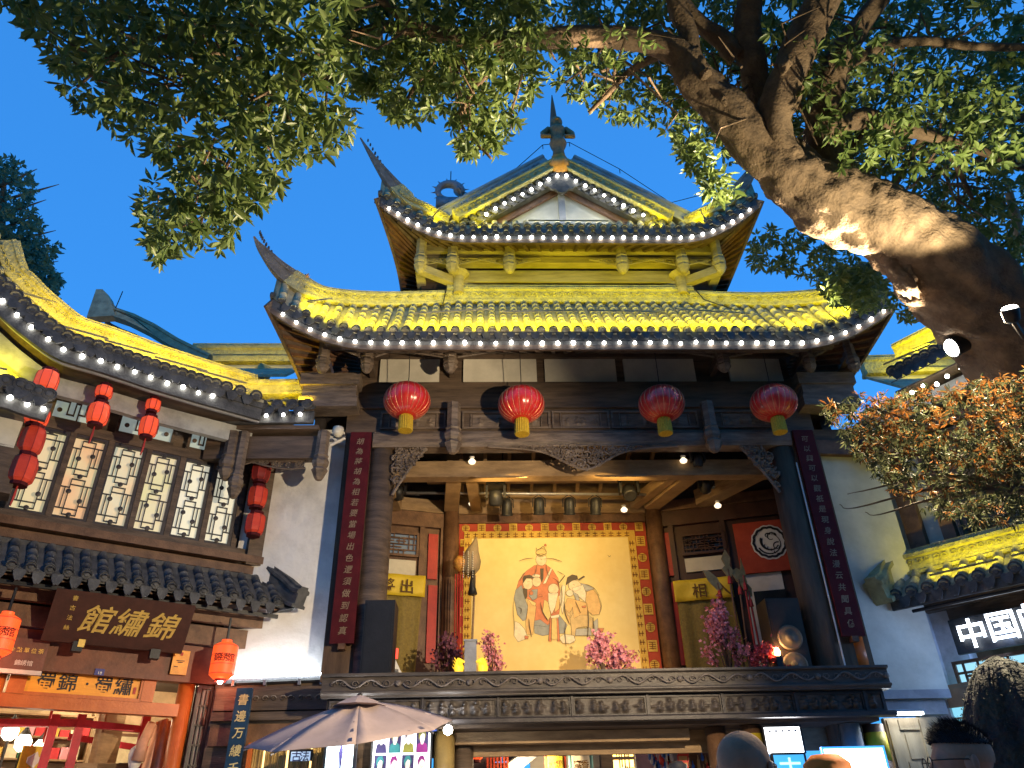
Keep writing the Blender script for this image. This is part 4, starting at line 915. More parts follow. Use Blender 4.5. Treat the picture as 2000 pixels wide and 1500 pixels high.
for sg, lab in ((-1, 'dim yellow dragon-shaped lamp left of the grey post'), (1, 'bright yellow dragon-shaped lamp right of the grey post')):
    x = p.x + sg*.2; t = thing('dragon_lamp', (x, 13.15, 3.74), lab, 'lamp'); mb = MB(); q = []
    for j in range(12): a = j/11*4.2; q.append((x + sg*.06*math.sin(a), 13.15, 3.76 + j*.05))
    mb.lathe([(.07,3.74),(.11,3.8),(.1,3.9),(.06,4.0),(.085,4.08),(.05,4.18),(.02,4.24)], (x, 13.15, 0), 12, lobes=lambda a: 1+.14*math.cos(3*a)).build('body', ylam, t, True)
    MB().tube([(x, 13.13, 4.1), (x - sg*.05, 13.1, 4.19), (x - sg*.1, 13.08, 4.16)], [.05,.045,.018], 8).build('head', ylam, t, True)
    for k in range(4): MB().tube([(x + sg*.02, 13.14, 4.02+.05*k), (x + sg*(.1-.01*k), 13.14, 4.1+.05*k)], [.018,.003], 4).build('spike', ylam, t)
p = onY(775, 1270, 13.4); t = thing('leaning_board', (p.x, 13.4, 3.74), 'white triangular board with ink characters leaning by the black cabinet', 'board')
MB().add([(p.x-.12, 13.35, 3.74), (p.x+.28, 13.5, 3.74), (p.x-.05, 13.42, 4.35), (p.x-.12, 13.37, 3.74), (p.x+.28, 13.52, 3.74), (p.x-.05, 13.44, 4.35)], [(0,1,2),(5,4,3),(0,3,4,1),(1,4,5,2),(2,5,3,0)]).build('face', plaster, t)
mb = MB(); letters(mb, '是出', lambda i: ((p.x+.01+.06*i, 13.385+.0*i, 3.95-.0*i+.12*(1-i)), (1,.35,0), (-.15,0,1)), .12, 0); mb.build('lettering', blackm, t)
p = onY(768, 1240, 13.5); t = thing('light_box', (p.x, 13.5, 3.74), 'narrow white lit panel with a red lamp beside the black cabinet', 'lamp'); MB().box(p.x-.06, p.x+.02, 13.46, 13.56, 3.74, 4.5).build('panel', glow('white_panel', (1,.9,.6), .6), t); MB().box(p.x+.022, p.x+.1, 13.46, 13.52, 4.32, 4.48).build('red_lamp', glow('red_lamp', (1,.05,.03), 1.2), t)
# ---------- couplet boards
gch = mat('couplet_gold', (.24,.17,.1), .5)
for x, s_, lab in ((XC-4.22, '胡為將胡為相若要當場出色還須做到認真', 'tall maroon couplet board with faded gold characters next to the grey-white wall lit from below'), (XC+4.24, '可以興可以觀祇是現身說法漫云共聞具偽', 'tall maroon couplet board with gold characters next to the cream-tinted wall behind the maple')):
    t = thing('couplet_board', (x, 12.7, 4.4), lab, 'board'); z0, z1 = 4.4, 8.27
    MB().box(x-.195, x+.195, 12.68, 12.74, z0, z1).build('board', maroon, t)
    MB().box(x-.05, x+.06, 12.66, 12.8, z0-.09, z0-.003).build('bottom_hook', woodb, t)
    n = len(s_); letters(MB(), s_, lambda i: ((x, 12.674, z1-.2-(i)*(z1-z0-.35)/(n-1)*.985), (1,0,0), (0,0,1)), .14, 0, .18).build('lettering', gch, t)
# ---------- four big palace lanterns
silk = mat('red_silk', (.5,.022,.015), .28, (.4,.015,.012), 3, .12, 9, spec=.6, dist=.02); fringe = mat('gold_fringe', (.5,.33,.02), .6, (.35,.22,.01), 30, .3, 80); ribm = mat('gilt_wire', (.75,.4,.2), .35, metal=.4)
LANT = ((795, 783, 'big round red silk lantern with gold fringe, hanging nearest the white wall lit from below'), (1018, 790, 'big round red silk lantern before the frieze, second from the lit white wall'), (1292, 789, 'big round red silk lantern before the frieze, second from the maple'), (1511, 787, 'big round red silk lantern with gold fringe, hanging nearest the maple'))
for px_, py_, lab in LANT:
    c = onY(px_, py_, 12.25); t = thing('palace_lantern', c, lab, 'lantern', 'big red lanterns under the lower eave'); rx, rz = .44, .335; NL = 22
    prof = [(max(.06, rx*math.sin(math.pi*(.07+.86*i/18))**.85), -rz*math.cos(math.pi*(.07+.86*i/18))) for i in range(19)]
    MB().lathe(prof, c, NL*4, lobes=lambda a: 1-.022*abs(math.cos(a*NL/2))**3).build('globe', silk, t, True)
    rb = MB()
    for k in range(NL):
        a = 2*math.pi*k/NL; rb.tube([c + Vector((math.cos(a)*(r_*.982+.004), math.sin(a)*(r_*.982+.004), z)) for r_, z in prof[1:-1:2]], .0045, 4)
    rb.build('rib_wires', ribm, t)
    MB().lathe([(.13,rz*.92),(.14,rz*.98),(.1,rz+.05),(.02,rz+.06)], c, 16).build('top_cap', maroon, t)
    MB().lathe([(.13,-rz-.3),(.125,-rz-.02),(.1,-rz+.05)], c, 40, lobes=lambda a: 1+.05*math.cos(20*a)).build('fringe', fringe, t)
    MB().tube([c + Vector((0,0,rz)), c + Vector((.01,0,rz+.2)), (c.x, 12.2, 9.9)], .008, 4).build('cord', blackm, t)
# ================================================================== LEFT: WHITE WALL AND SILK SHOP
t = thing('plaster_wall', (-3.4, 13.3, 0), 'tall weathered white plaster wall washed by a white tube lamp at its foot', 'wall')
MB().box(-4.45, -2.56, 13.2, 13.4, 3.99, 8.6).build('plaster', plaster, t)
MB().box(-4.5, -2.5, 13.12, 13.45, 3.9, 3.985).build('ledge', greyst, t)
MB().box(-2.66, -2.57, 13.1, 13.195, 4.0, 8.35).build('edge_post', blackm, t)
MB().beam((-3.25, 13.1, 8.42), (-2.5, 13.05, 8.18), .05, .03, (0,1,0)).build('flashing', plaster, t)
# wash lamp
t = thing('tube_lamp', (-3.3, 12.9, 3.95), 'long white tube lamp on brackets under the white plaster wall', 'lamp')
MB().tube([(-4.2, 12.92, 3.95), (-2.55, 12.92, 3.99)], .02, 8).build('tube', glow('tube_white', (.9,.97,1), 8), t, True)
MB().tube([(-4.2, 12.98, 3.86), (-2.5, 12.98, 3.9)], .035, 6).build('rail', blackm, t)
for x in (-4.05, -3.55, -3.0, -2.65): MB().box(x-.02, x+.02, 12.9, 13.12, 3.82, 3.9).build('bracket', greym, t)
area('light', (-3.4, 12.93, 4.0), (-3.4, 13.25, 4.9), 1.5, .05, COOL, 3.2, t)
# dark carved front below the wall
t = thing('carved_facade', (-3.2, 13.0, 0), 'dark carved timber front below the white plaster wall', 'facade')
MB().box(-4.35, -2.45, 13.0, 13.2, 0, 3.9).build('panelling', wood, t)
for z0, z1, y in ((3.45, 3.8, 12.92), (3.3, 3.42, 12.88), (2.95, 3.25, 12.94), (2.55, 2.62, 12.9)):
    MB().box(-4.3, -2.35, y, 12.998, z0, z1).build('board', woodb if z1 < 3.3 else wood, t)
scrolls(MB(), [(-4.0, 12.91, 3.62), (-2.6, 12.91, 3.62)], (0,0,0), (0,0,1), .055, .012, .13, 2).build('carved_scroll', woodh, t, True)
MB().box(-2.45, XC+4.4, 13.2, 13.3, 2.75, 3.15).build('rear_lintel', woodl, t)
# ---------- the shop building
shop = thing('silk_shop_building', FL.W(-2, 0, 0), 'two-storey timber silk shop with lit lattice windows above a tiled pent roof', 'building')
LM = FL.M
def lb(u0, u1, w0, w1, z0, z1, name, m, parent=None): return MB(LM).box(u0, u1, -w1, -w0, z0, z1).build(name, m, parent or shop)
UR = .28
lb(-9, UR, -.5, -.12, 4.7, 9.3, 'upper_wall', wood)
lb(-9, UR+.1, .0, .14, 5.72, 5.86, 'sill_beam', woodb); lb(-9, UR+.12, .0, .22, 5.9, 6.03, 'sill_rail', woodb); lb(-9, UR+.05, -.12, .1, 6.032, 6.16, 'sill', wood)
wnb = [(18, 82), (102, 163), (185, 242), (258, 312), (332, 381), (398, 443)]; wny = [(988, 998), (1003, 1010), (1018, 1026), (1032, 1042), (1046, 1054), (1058, 1064)]
wtop = FL.px(245, 873, .0)[1]
lit = [glow('lit_pane_'+str(i), c, s_, True, c2, 1.5) for i, (c, s_, c2) in enumerate((((1,.8,.48), .17, (.9,.85,.5)), ((1,.6,.32), .17, (.9,.86,.5)), ((1,.76,.46), .165, (.86,.9,.66)), ((.9,.86,.46), .165, (1,.82,.6)), ((.95,.9,.66), .21, (.9,.85,.7)), ((.9,.86,.66), .2, (1,.9,.7))))]
def module(y0, y1):
    h = y1-y0
    f = lambda y: y0+h*y
    return [(.0,f(.2),.28,f(.2)), (.28,f(.06),.28,f(.94)), (.72,f(.06),.72,f(.94)), (.28,f(.06),.72,f(.06)), (.28,f(.94),.72,f(.94)), (.72,f(.8),1,f(.8)), (.0,f(.72),.28,f(.72)), (.72,f(.3),1,f(.3)), (.28,f(.2),.72,f(.2)), (.28,f(.8),.72,f(.8)), (.14,f(.2),.14,f(.72)), (.86,f(.3),.86,f(.8))]
def knots(o, a, pts, m, w):
    a0, a1, b0, b1 = a
    for x, y in pts: MB(LM).lathe([(.04,0),(.04,.02),(.02,.026)], (a0+(a1-a0)*x, -w-.045, b0+(b1-b0)*y), 12, Matrix.Rotation(R(90), 4, 'X')).build('knot', m, o)
for i, ((a, b), (ya, yb)) in enumerate(zip(wnb, wny)):
    u0, u1 = FL.px(a, ya, 0)[0], FL.px(b, yb, 0)[0]
    o, A_ = lattice(FL, u0-.05, u1+.05, 6.17, wtop+.03, 0, shop, woodbk, module(0, .5) + module(.5, 1), 'lattice_window', lit[i], .008)
    knots(o, A_, ((.5,.02),(.5,.5),(.5,.98),(.28,.3),(.72,.2),(.28,.72),(.72,.78)), woodbk, 0)
    MB(LM).box(u1+.055, u1+.145, -.05, .12, 6.16, wtop+.03).build('mullion', wood, shop)
lb(-6, UR, -.12, .05, wtop+.035, wtop+.2, 'transom_rail', wood)
teal = glow('teal_pane', (.7,.86,.82), .1, True)
for k, (a, b, ya) in enumerate(((100, 205, 795), (226, 345, 838), (362, 432, 880))):
    u0, u1 = FL.px(a, ya, 0)[0], FL.px(b, ya, 0)[0]
    o, A_ = lattice(FL, u0, u1, wtop+.21, wtop+.98, -.01, shop, wood, [(.0,.5,.3,.5),(.3,.15,.3,.85),(.45,.15,.45,1),(.3,.85,.45,.85),(.55,.0,.55,.8),(.7,.2,.7,.8),(.55,.8,.7,.8),(.7,.5,1,.5),(.3,.15,.45,.15),(.55,.2,.7,.2)], 'transom_window', teal, .012)
    knots(o, A_, ((.12,.2),(.15,.85),(.5,.5),(.85,.82),(.88,.2)), wood, -.01)
lb(-6, UR+.3, -.12, .06, wtop+1.0, wtop+1.3, 'top_plate', wood)
lb(UR-.22, UR+.12, -.12, .2, 5.87, wtop+1.0, 'corner_post', wood)
# pent roof
pe0, pe1 = -8.4, UR+.35
ptop = lambda u: FL.W(pe0+(pe1-pe0)*u, .16, 5.66); peav = lambda u: FL.W(pe0+(pe1-pe0)*u + .05, .72, 5.13)
pr = MB().sheet(lambda u, v: Vector(ptop(u)).lerp(Vector(peav(u)), v) - Vector((0,0,.02)), 4, 3, (0,0,-.06)).build('pent_roof', tile, shop)
tiled(pr, peav, ptop, 37, r=.075, sag=.03, mt=tile, capm=CAP, dripm=DRIP, seg=.22, out=FL.n)
MB().sweep([FL.W(pe0, .1, 5.6), FL.W(pe1, .1, 5.6)], [(-.08,0),(.08,0),(.08,.1),(-.08,.1)]).build('wall_ridge', tile, pr)
hr = MB().sweep([FL.W(pe1-.2, .06, 5.62), FL.W(pe1+.02, .36, 5.36), FL.W(pe1+.16, .66, 5.12), FL.W(pe1+.24, .86, 5.04)], [(a*1.1, b*.95) for a, b in RSEC]).build('hip_ridge', tile, pr)
MB().add([FL.W(pe1-.1, .1, 5.6), FL.W(pe1+.2, .8, 5.06), FL.W(pe1+.3, .1, 5.06), FL.W(pe1-.1, .1, 5.02), FL.W(pe1-.02, .76, 5.0)], [(0,1,2),(0,2,3),(0,3,4),(0,4,1),(1,4,3,2)]).build('hip_cheek', tile, pr)
MB().sheet(lambda u, v: FL.W(pe0+(pe1-pe0)*u, .12+.52*v, 5.3-.28*v), 3, 2, (0,0,.02)).build('soffit', woodb, pr)
MB().beam(FL.W(pe0, .6, 4.93), FL.W(pe1, .6, 4.93), .05, .06).build('gutter_pipe', blackm, pr)
lb(-8.4, UR+.2, .2, .32, 4.78, 5.0, 'pent_beam', woodb)
lb(-8.4, UR+.2, -.1, .18, 4.45, 4.75, 'lintel', woodb)
lb(-8.4, UR-.25, -.1, .1, 3.87, 4.43, 'lower_lintel', mat('red_brown_wood', (.17,.06,.03), .5, (.1,.035,.02), 4))
lb(UR-.25, UR+.2, -.1, .02, 0, 4.44, 'end_pier', plaster)
lb(UR+.21, UR+.36, -.1, .12, 4.05, 5.1, 'end_board', greyst)
lb(UR+.05, UR+.5, -.3, .06, 3.8, 4.04, 'pier_cap', greyst)
# shop front
u_c = FL.px(357, 1400, 0)[0]
lb(-8.4, u_c+.08, -.2, -.02, 3.38, 3.56, 'front_beam', orangew)
MB(LM).lathe([(.13,0),(.13,4.4)], (u_c, .12, 0), 18).build('front_column', orangew, shop, True)
for k in (-2.6, -5.4): MB(LM).lathe([(.11,0),(.11,4.4)], (u_c+k, .12, 0), 18).build('front_column', orangew, shop, True)
uu = FL.px(280, 1340, 0)[0]; lb(uu, uu+.18, -.2, .0, 3.56, 3.88, 'sign_post', orangew); uu = FL.px(30, 1340, 0)[0]; lb(uu-.1, uu+.12, -.2, .0, 3.56, 3.88, 'sign_post', orangew)
# open lattice door
u0, u1 = FL.px(374, 1420, .1)[0], FL.px(428, 1420, .1)[0]
o, A_ = lattice(FL, u0, u0+.26, .2, 3.85, .02, shop, woodbk, [(.3,0,.3,1),(.7,0,.7,1)] + [(0, .05+.08*k, 1, .05+.08*k) for k in range(12)], 'lattice_door', greyst, .012)
for k in range(3): lb(u0+.29+k*.1, u0+.375+k*.1, -.08, .1-.03*k, 0, 3.86, 'door_jamb', woodb)
# ---------- things on the shop front
def plaque(x0, y0, x1, y1, w, tilt, name, lab, m, cat='sign', th=.06):
    u0, u1, z0, z1 = FL.rect(x0, y0, x1, y1, w); t = thing(name, FL.W((u0+u1)/2, w, z0), lab, cat); s_ = math.tan(R(tilt)); h = z1-z0
    V = [(u0, -w, z0), (u1, -w, z0), (u1, -w-h*s_, z1), (u0, -w-h*s_, z1), (u0, -w+th, z0), (u1, -w+th, z0), (u1, -w-h*s_+th, z1), (u0, -w-h*s_+th, z1)]
    MB(LM).add(V, [(0,1,2,3),(7,6,5,4),(0,4,5,1),(1,5,6,2),(2,6,7,3),(3,7,4,0)]).build('board', m, t)
    def at(fx, fz, e=.008): return Vector((u0+(u1-u0)*fx, -w-h*s_*fz-e, z0+h*fz))
    return t, at, u1-u0, h, Vector((0, -s_, 1)).normalized()
brownb = mat('brown_lacquer', (.06,.022,.014), .4, (.04,.015,.01), 6, .1, 30)
t, at, w_, h_, yv = plaque(88, 1176, 366, 1264, .36, 30, 'name_plaque', 'wide dark brown name plaque with three big gold characters leaning from the pent roof', brownb)
letters(MB(LM), '館繡錦', lambda i: (at((.33,.56,.8)[i], .5), (1,0,0), yv), h_*.66, 0, .25).build('lettering', goldp, t)
letters(MB(LM), '書古法絲', lambda i: (at(.14+.0*i, .85-.19*i), (1,0,0), yv), h_*.12, 0).build('small_lettering', goldp, t)
for f in (.25, .8): MB(LM).box(*[q for k in range(3) for q in (at(f, 0)[k]+(-.07,-.05,-.12)[k], at(f, 0)[k]+(.07,.1,.02)[k])]).build('bracket', blackm, t)
MB(LM).box(*[q for k in range(3) for q in (at(.27, 0)[k]+(-.045,-.062,-.06)[k], at(.27, 0)[k]+(.045,-.052,.05)[k])]).build('bracket_plate', goldp, t)
t, at, w_, h_, yv = plaque(-20, 1245, 92, 1308, .2, 0, 'notice_plaque', 'brown notice plaque with pale lettering beside the gold-lettered name plaque', mat('bronze_plate', (.16,.07,.045), .4))
pale = mat('pale_paint', (.62,.55,.45), .6)
letters(MB(LM), '金點單位茶', lambda i: (at(.36+.13*i, .62), (1,0,0), yv), h_*.17, 0).build('lettering', goldp, t)
letters(MB(LM), '錦绣馆', lambda i: (at(.52+.11*i, .22), (1,0,0), yv), h_*.18, 0).build('lower_lettering', pale, t)
MB(LM).box(*[q for k in range(3) for q in ((at(0,0)[0], at(1,0)[0]) if k == 0 else (at(0,0)[1]-.03, at(0,0)[1]+.05) if k == 1 else (at(0,0)[2]-.06, at(0,0)[2]-.003))]).build('bottom_rail', pale, t)
t, at, w_, h_, yv = plaque(336, 1270, 368, 1318, .16, 0, 'certificate', 'small orange-lit certificate plate beside the glowing shop lantern', mat('yellow_plate', (.8,.36,.03), .4), th=.03)
MB(LM).box(*[q for k in range(3) for q in (at(.42,.78)[k]-(0,.004,0)[k], at(.58,.92)[k]+(0,.002,0)[k])]).build('emblem', redp, t)
for f, a_, b_ in ((.55,.25,.75),(.48,.35,.65),(.3,.15,.4)): MB(LM).box(at(a_,f)[0], at(b_,f)[0], at(a_,f)[1]-.003, at(a_,f)[1]+.002, at(a_,f)[2], at(a_,f)[2]+.012).build('text_line', woodb, t)
t, at, w_, h_, yv = plaque(185, 1306, 204, 1319, .12, 0, 'house_number', 'tiny blue-violet house number plate on the shop lintel', mat('violet_plate', (.06,.06,.28), .4), th=.02)
letters(MB(LM), '18', lambda i: (at(.4+.25*i, .35), (1,0,0), yv), h_*.6, 0).build('lettering', plaster, t)
t, at, w_, h_, yv = plaque(44, 1312, 275, 1358, -.06, 0, 'shop_sign', 'orange wooden sign with dark brush characters above the shop entrance', mat('amber_board', (.85,.36,.03), .4, (.7,.28,.02), 3, .1, 20, stretch=(.3,.3,4)))
letters(MB(LM), '蜀錦·蜀繡', lambda i: (at((.18,.36,.53,.67,.85)[i], .5), (1,0,0), yv), h_*.8, 0).build('lettering', mat('ink_dark', (.03,.025,.03), .6), t)
MB(LM).box(at(.945,.2)[0], at(.97,.2)[0], at(0,0)[1]-.004, at(0,0)[1]+.002, at(0,.2)[2], at(0,.5)[2]).build('seal', redp, t)
fo = MB(LM); a, b = at(0,0), at(1,1)
fo.box(a.x-.04, b.x+.04, a.y-.04, a.y+.01, a.z-.05, a.z-.002).box(a.x-.04, a.x-.002, a.y-.04, a.y+.01, a.z, b.z).box(b.x+.002, b.x+.04, a.y-.04, a.y+.01, a.z, b.z); fo.build('frame', orangew, t)
# blue couplet board on the pier
t = thing('blue_couplet_board', (-4.25, 12.8, 0), 'dark blue vertical board with gold characters beside the parasol', 'sign')
p0, p1 = onY(462, 1345, 12.75), onY(497, 1345, 12.75); x0, x1 = p0.x+.02, p1.x-.02; zt = p0.z
MB().box(x0, x1, 12.7, 12.78, .3, zt).build('board', mat('navy_lacquer', (.02,.05,.09), .35), t)
letters(MB(), '書邊万縷千機古法', lambda i: (((x0+x1)/2+.01, 12.694, zt-.17-i*.24), (1,0,0), (0,0,1)), .17, 0, .1).build('lettering', mat('pale_gold', (.65,.52,.22), .5), t)
# ---------- lanterns of the shop
rlan = mat('red_paper', (.6,.06,.025), .5, (.5,.04,.02), 6, .1, 30); rlit = glow('red_paper_lit', (1,.09,.015), .55, True); rlit2 = glow('red_paper_lower', (1,.1,.03), .22)
def small_lantern(p, r, h, m, lab, group=None, cord=.3, tassel=False, n=8):
    t = thing('paper_lantern', p, lab, 'lantern', group)
    prof = [(r*.72,-h/2),(r*.93,-h*.4),(r,-h*.2),(r,h*.2),(r*.93,h*.4),(r*.72,h/2)]
    MB().lathe(prof, p, n).build('shade', m, t)
    rb = MB()
    for k in range(n): a = 2*math.pi*k/n; rb.tube([Vector(p) + Vector((math.cos(a)*rr_*1.01, math.sin(a)*rr_*1.01, z)) for rr_, z in prof], .006, 4)
    rb.build('ribs', redp, t)
    MB().lathe([(r*.72,-h/2-.05),(r*.74,-h/2-.002)], p, n).build('bottom_ring', maroon, t); MB().lathe([(r*.74,h/2+.002),(r*.72,h/2+.05),(.02,h/2+.06)], p, n).build('top_ring', maroon, t)
    if cord: MB().tube([Vector(p)+Vector((0,0,h/2+.05)), Vector(p)+Vector((0,0,h/2+.05+cord))], .006, 4).build('cord', blackm, t)
    if tassel: MB().tube([Vector(p)+Vector((0,0,-h/2-.05)), Vector(p)+Vector((.0,0,-h/2-.2)), Vector(p)+Vector((-.01,0,-h/2-.36))], [.012,.022,.012], 5).build('tassel', redp, t)
    return t
mid_g = 'red paper lanterns strung in pairs before the lattice windows'
for (x, y, r, h, w, m, lab, ts) in ((203, 766, .135, .2, .75, rlit2, 'short red octagonal lantern above a longer one before the second lattice window', 0), (192, 809, .165, .36, .75, rlit2, 'long red octagonal lantern before the second lattice window', 1), (299, 792, .125, .2, .7, rlit2, 'short red octagonal lantern above a longer one before the third lattice window', 0), (290, 834, .15, .34, .7, rlit2, 'long red octagonal lantern before the third lattice window', 1),
    (91, 745, .17, .34, .9, rlit2, 'red octagonal lantern half behind the small canopy roof corner', 0), (73, 812, .17, .3, .9, rlit2, 'red lantern mostly hidden behind the small canopy roof', 0), (62, 861, .17, .42, .9, rlan, 'unlit red lantern hanging beneath the small canopy roof', 0), (45, 918, .18, .42, .9, rlan, 'unlit red lantern, lowest of the string beneath the canopy roof', 1)):
    u, z = FL.px(x, y, w); small_lantern(FL.W(u, w, z), r, h, m, lab, mid_g, .12 if h < .3 else .05, ts)
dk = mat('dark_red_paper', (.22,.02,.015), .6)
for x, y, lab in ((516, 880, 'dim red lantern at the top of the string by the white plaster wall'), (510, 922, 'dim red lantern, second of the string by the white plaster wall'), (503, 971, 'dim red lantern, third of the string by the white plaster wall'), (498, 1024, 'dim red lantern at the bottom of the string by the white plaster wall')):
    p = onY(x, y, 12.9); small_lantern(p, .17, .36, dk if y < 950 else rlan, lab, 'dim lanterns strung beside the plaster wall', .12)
def tall_lantern(x, y, w, lab):
    u, z = FL.px(x, y, w); p = FL.W(u, w, z); t = thing('shop_lantern', p, lab, 'lantern', 'glowing shop lanterns'); r, h = .19, .56
    MB().lathe([(r*.6,-h*.5),(r*.98,-h*.4),(r,-h*.38),(r,h*.38),(r*.98,h*.4),(r*.6,h*.47)], p, 20).build('shade', rlit, t, True)
    rb = MB()
    for z_ in (-.38,-.13,.13,.38): rb.lathe([(r*1.012,z_*h-.004),(r*1.012,z_*h+.004)], p, 20)
    rb.build('hoops', redp, t)
    MB().lathe([(r*.42,h*.47),(r*.42,h*.56)], p, 14).build('top_collar', rlit, t); MB().lathe([(r*.45,-h*.56),(r*.45,-h*.5)], p, 14).build('bottom_collar', redp, t)
    MB().lathe([(.03,-h*.62),(.045,-h*.565)], p, 10).build('bulb_tip', bulbm, t)
    MB().tube([p + Vector((0,0,h*.56)), p + Vector((.0,0,h*.56+.35))], .02, 6).build('rod', blackm, t)
    m2 = MB(); toc = (CAM - p); toc.z = 0; toc.normalize(); sx = Vector((-toc.y, toc.x, 0))
    for i, ch in enumerate('錦绣馆'):
        a = (i-1)*.55; o_ = p + (toc*math.cos(a) + sx*math.sin(a))*(r*1.02); letters(m2, ch, lambda _: (o_ + Vector((0,0,.02)), (sx*math.cos(a) - toc*math.sin(a)), (0,0,1)), .13, 0)
    m2.build('lettering', mat('dark_red_ink', (.12,.0,.0), .6) if 'dark_red_ink' not in bpy.data.materials else bpy.data.materials['dark_red_ink'], t)
    point('light', p - Vector((0,0,h*.7)), .06, (1,.2,.06), 5, t)
tall_lantern(437, 1290, .62, 'glowing red cylinder lantern with black characters by the pier of the silk shop')
tall_lantern(2, 1240, .62, 'glowing red cylinder lantern at the far end of the silk shop front')
# ---------- upper roof of the shop: eave that sweeps up to its corner
eb = [(5,588),(33,616),(62,640),(93,664),(124,684),(160,696),(196,706),(229,717),(263,728),(294,739),(327,749),(357,758),(387,767),(415,775)]
EW = .95
ev = [FL.W(*( (lambda q: (q[0], EW, q[1]))(FL.px(x, y, EW)) )) for x, y in eb]
ev = [ev[0] + (ev[0]-ev[1])*2.2, ev[0] + (ev[0]-ev[1])] + ev
ev = [ev[0] + Vector((0,0,.35))] + ev[1:] + [ev[-1] + (ev[-1]-ev[-2])*1.5, ev[-1] + (ev[-1]-ev[-2])*3.6]
evs = [Vector(p) for p in spline([tuple(p) for p in ev], 5)]
def along(P, u):
    k = u*(len(P)-1); i = min(int(k), len(P)-2); return P[i].lerp(P[i+1], k-i)
le = lambda u: along(evs, u) + Vector((0,0,.26))
lt = lambda u: along(evs, u) + FL.n*-.95 + Vector((0,0,.86 + .08*(1-u)**2))
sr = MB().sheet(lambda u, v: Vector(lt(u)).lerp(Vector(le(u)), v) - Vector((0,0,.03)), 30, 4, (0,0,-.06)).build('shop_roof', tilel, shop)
tiled(sr, le, lt, 30, r=.085, sag=.04, mt=tilel, out=FL.n, capm=cap_mesh(.11), dripm=drip_mesh(.22, .2))
MB().sweep([le(i/30) + Vector((0,0,-.2)) - FL.n*.04 for i in range(31)], [(-.03,-.24),(.03,-.24),(.03,.2),(-.03,.2)]).build('tile_bed', tile, sr)
MB().sweep([le(i/30) + Vector((0,0,-.42)) - FL.n*.1 for i in range(31)], [(-.02,-.05),(.02,-.05),(.02,.05),(-.02,.05)]).build('eave_board', greyst, sr)
MB().sheet(lambda u, v: Vector(le(u)) + Vector((0,0,-.4)) - FL.n*(.05+.8*v), 20, 3, (0,0,.03)).build('soffit', wood, sr)
MB().sweep([le(i/30) + Vector((0,0,-.62-.1*(1-i/30))) - FL.n*.5 for i in range(31)], [(-.06,-.16),(.06,-.16),(.06,.16),(-.06,.16)]).build('fascia_beam', mat('pale_fascia', (.4,.4,.38), .7), sr)
rg = MB().sweep([lt(i/30) + Vector((0,0,.0)) for i in range(31)], [(a*1.0, b*1.05) for a, b in RSEC]).build('roof_ridge', ridge, sr)
scrolls(MB(), [lt(i/30) + FL.n*.1 + Vector((0,0,.2)) for i in range(31)], (0,0,0), (0,0,1), .07, .014, .15, 6).build('carved_scroll', ridge, rg, True)
string_light([p for p in evs], 'string of white bulbs under the sweeping eave of the silk shop', at=[FL.W(*(lambda q: (q[0], EW+.02, q[1]))(FL.px(x, y, EW))) for x, y in eb])
for uq in (.18, .38, .56, .74, .9):
    p = le(uq); flood(p - FL.n*.06 + Vector((0,0,.24)), lt(uq) + Vector((0,0,.35)), .9, 11, 'slim flood lamp behind the tile ends of the silk shop eave', AMB, 'flood bars on the silk shop roof')
# small canopy roof further left (near the camera), warm wall above it
cb = [(-60,760),(20,777),(53,790),(84,799)]
cv = [FL.W(*(lambda q: (q[0], 1.35, q[1]))(FL.px(x, y, 1.35))) for x, y in cb]; cv[-1] = cv[-1] + (cv[-1]-cv[-2])*.4
ce = lambda u: along(cv, u) + Vector((0,0,.24)); ct = lambda u: along(cv, u) - FL.n*.6 + Vector((0,0,.6))
cr = MB().sheet(lambda u, v: Vector(ct(u)).lerp(Vector(ce(u)), v) - Vector((0,0,.03)), 8, 3, (0,0,-.06)).build('canopy_roof', tile, shop)
tiled(cr, ce, ct, 6, r=.085, mt=tile, out=FL.n, capm=cap_mesh(.11), dripm=drip_mesh(.22, .2))
MB().sweep([ce(i/8) + Vector((0,0,-.26)) - FL.n*.06 for i in range(9)], [(-.04,-.14),(.04,-.14),(.04,.16),(-.04,.16)]).build('eave_board', tile, cr)
u_, z_ = FL.px(20, 840, 1.0); lb(u_-.8, u_+.12, .6, .95, z_-.25, z_+.2, 'canopy_beam', plasterc)
u_, z_ = FL.px(25, 880, 1.0); MB(LM).box(u_-.2, u_+.15, -.95, -.6, 6.1, z_+.1).build('canopy_post', wood, shop)
string_light(cv, 'short string of three bulbs under the small canopy roof', at=[FL.W(*(lambda q: (q[0], 1.37, q[1]))(FL.px(x, y, 1.35))) for x, y in cb[1:]])
u_, z_ = FL.px(35, 705, .3); lb(u_-1.2, u_+.2, .2, .3, z_-.5, z_+.5, 'gable_wall', plasterc)
p = FL.W(u_-.3, .75, z_-.45); flood(p, FL.W(u_-.2, .3, z_+.2), .5, 6, 'flood lamp behind the small canopy roof lighting the cream wall', group=None)
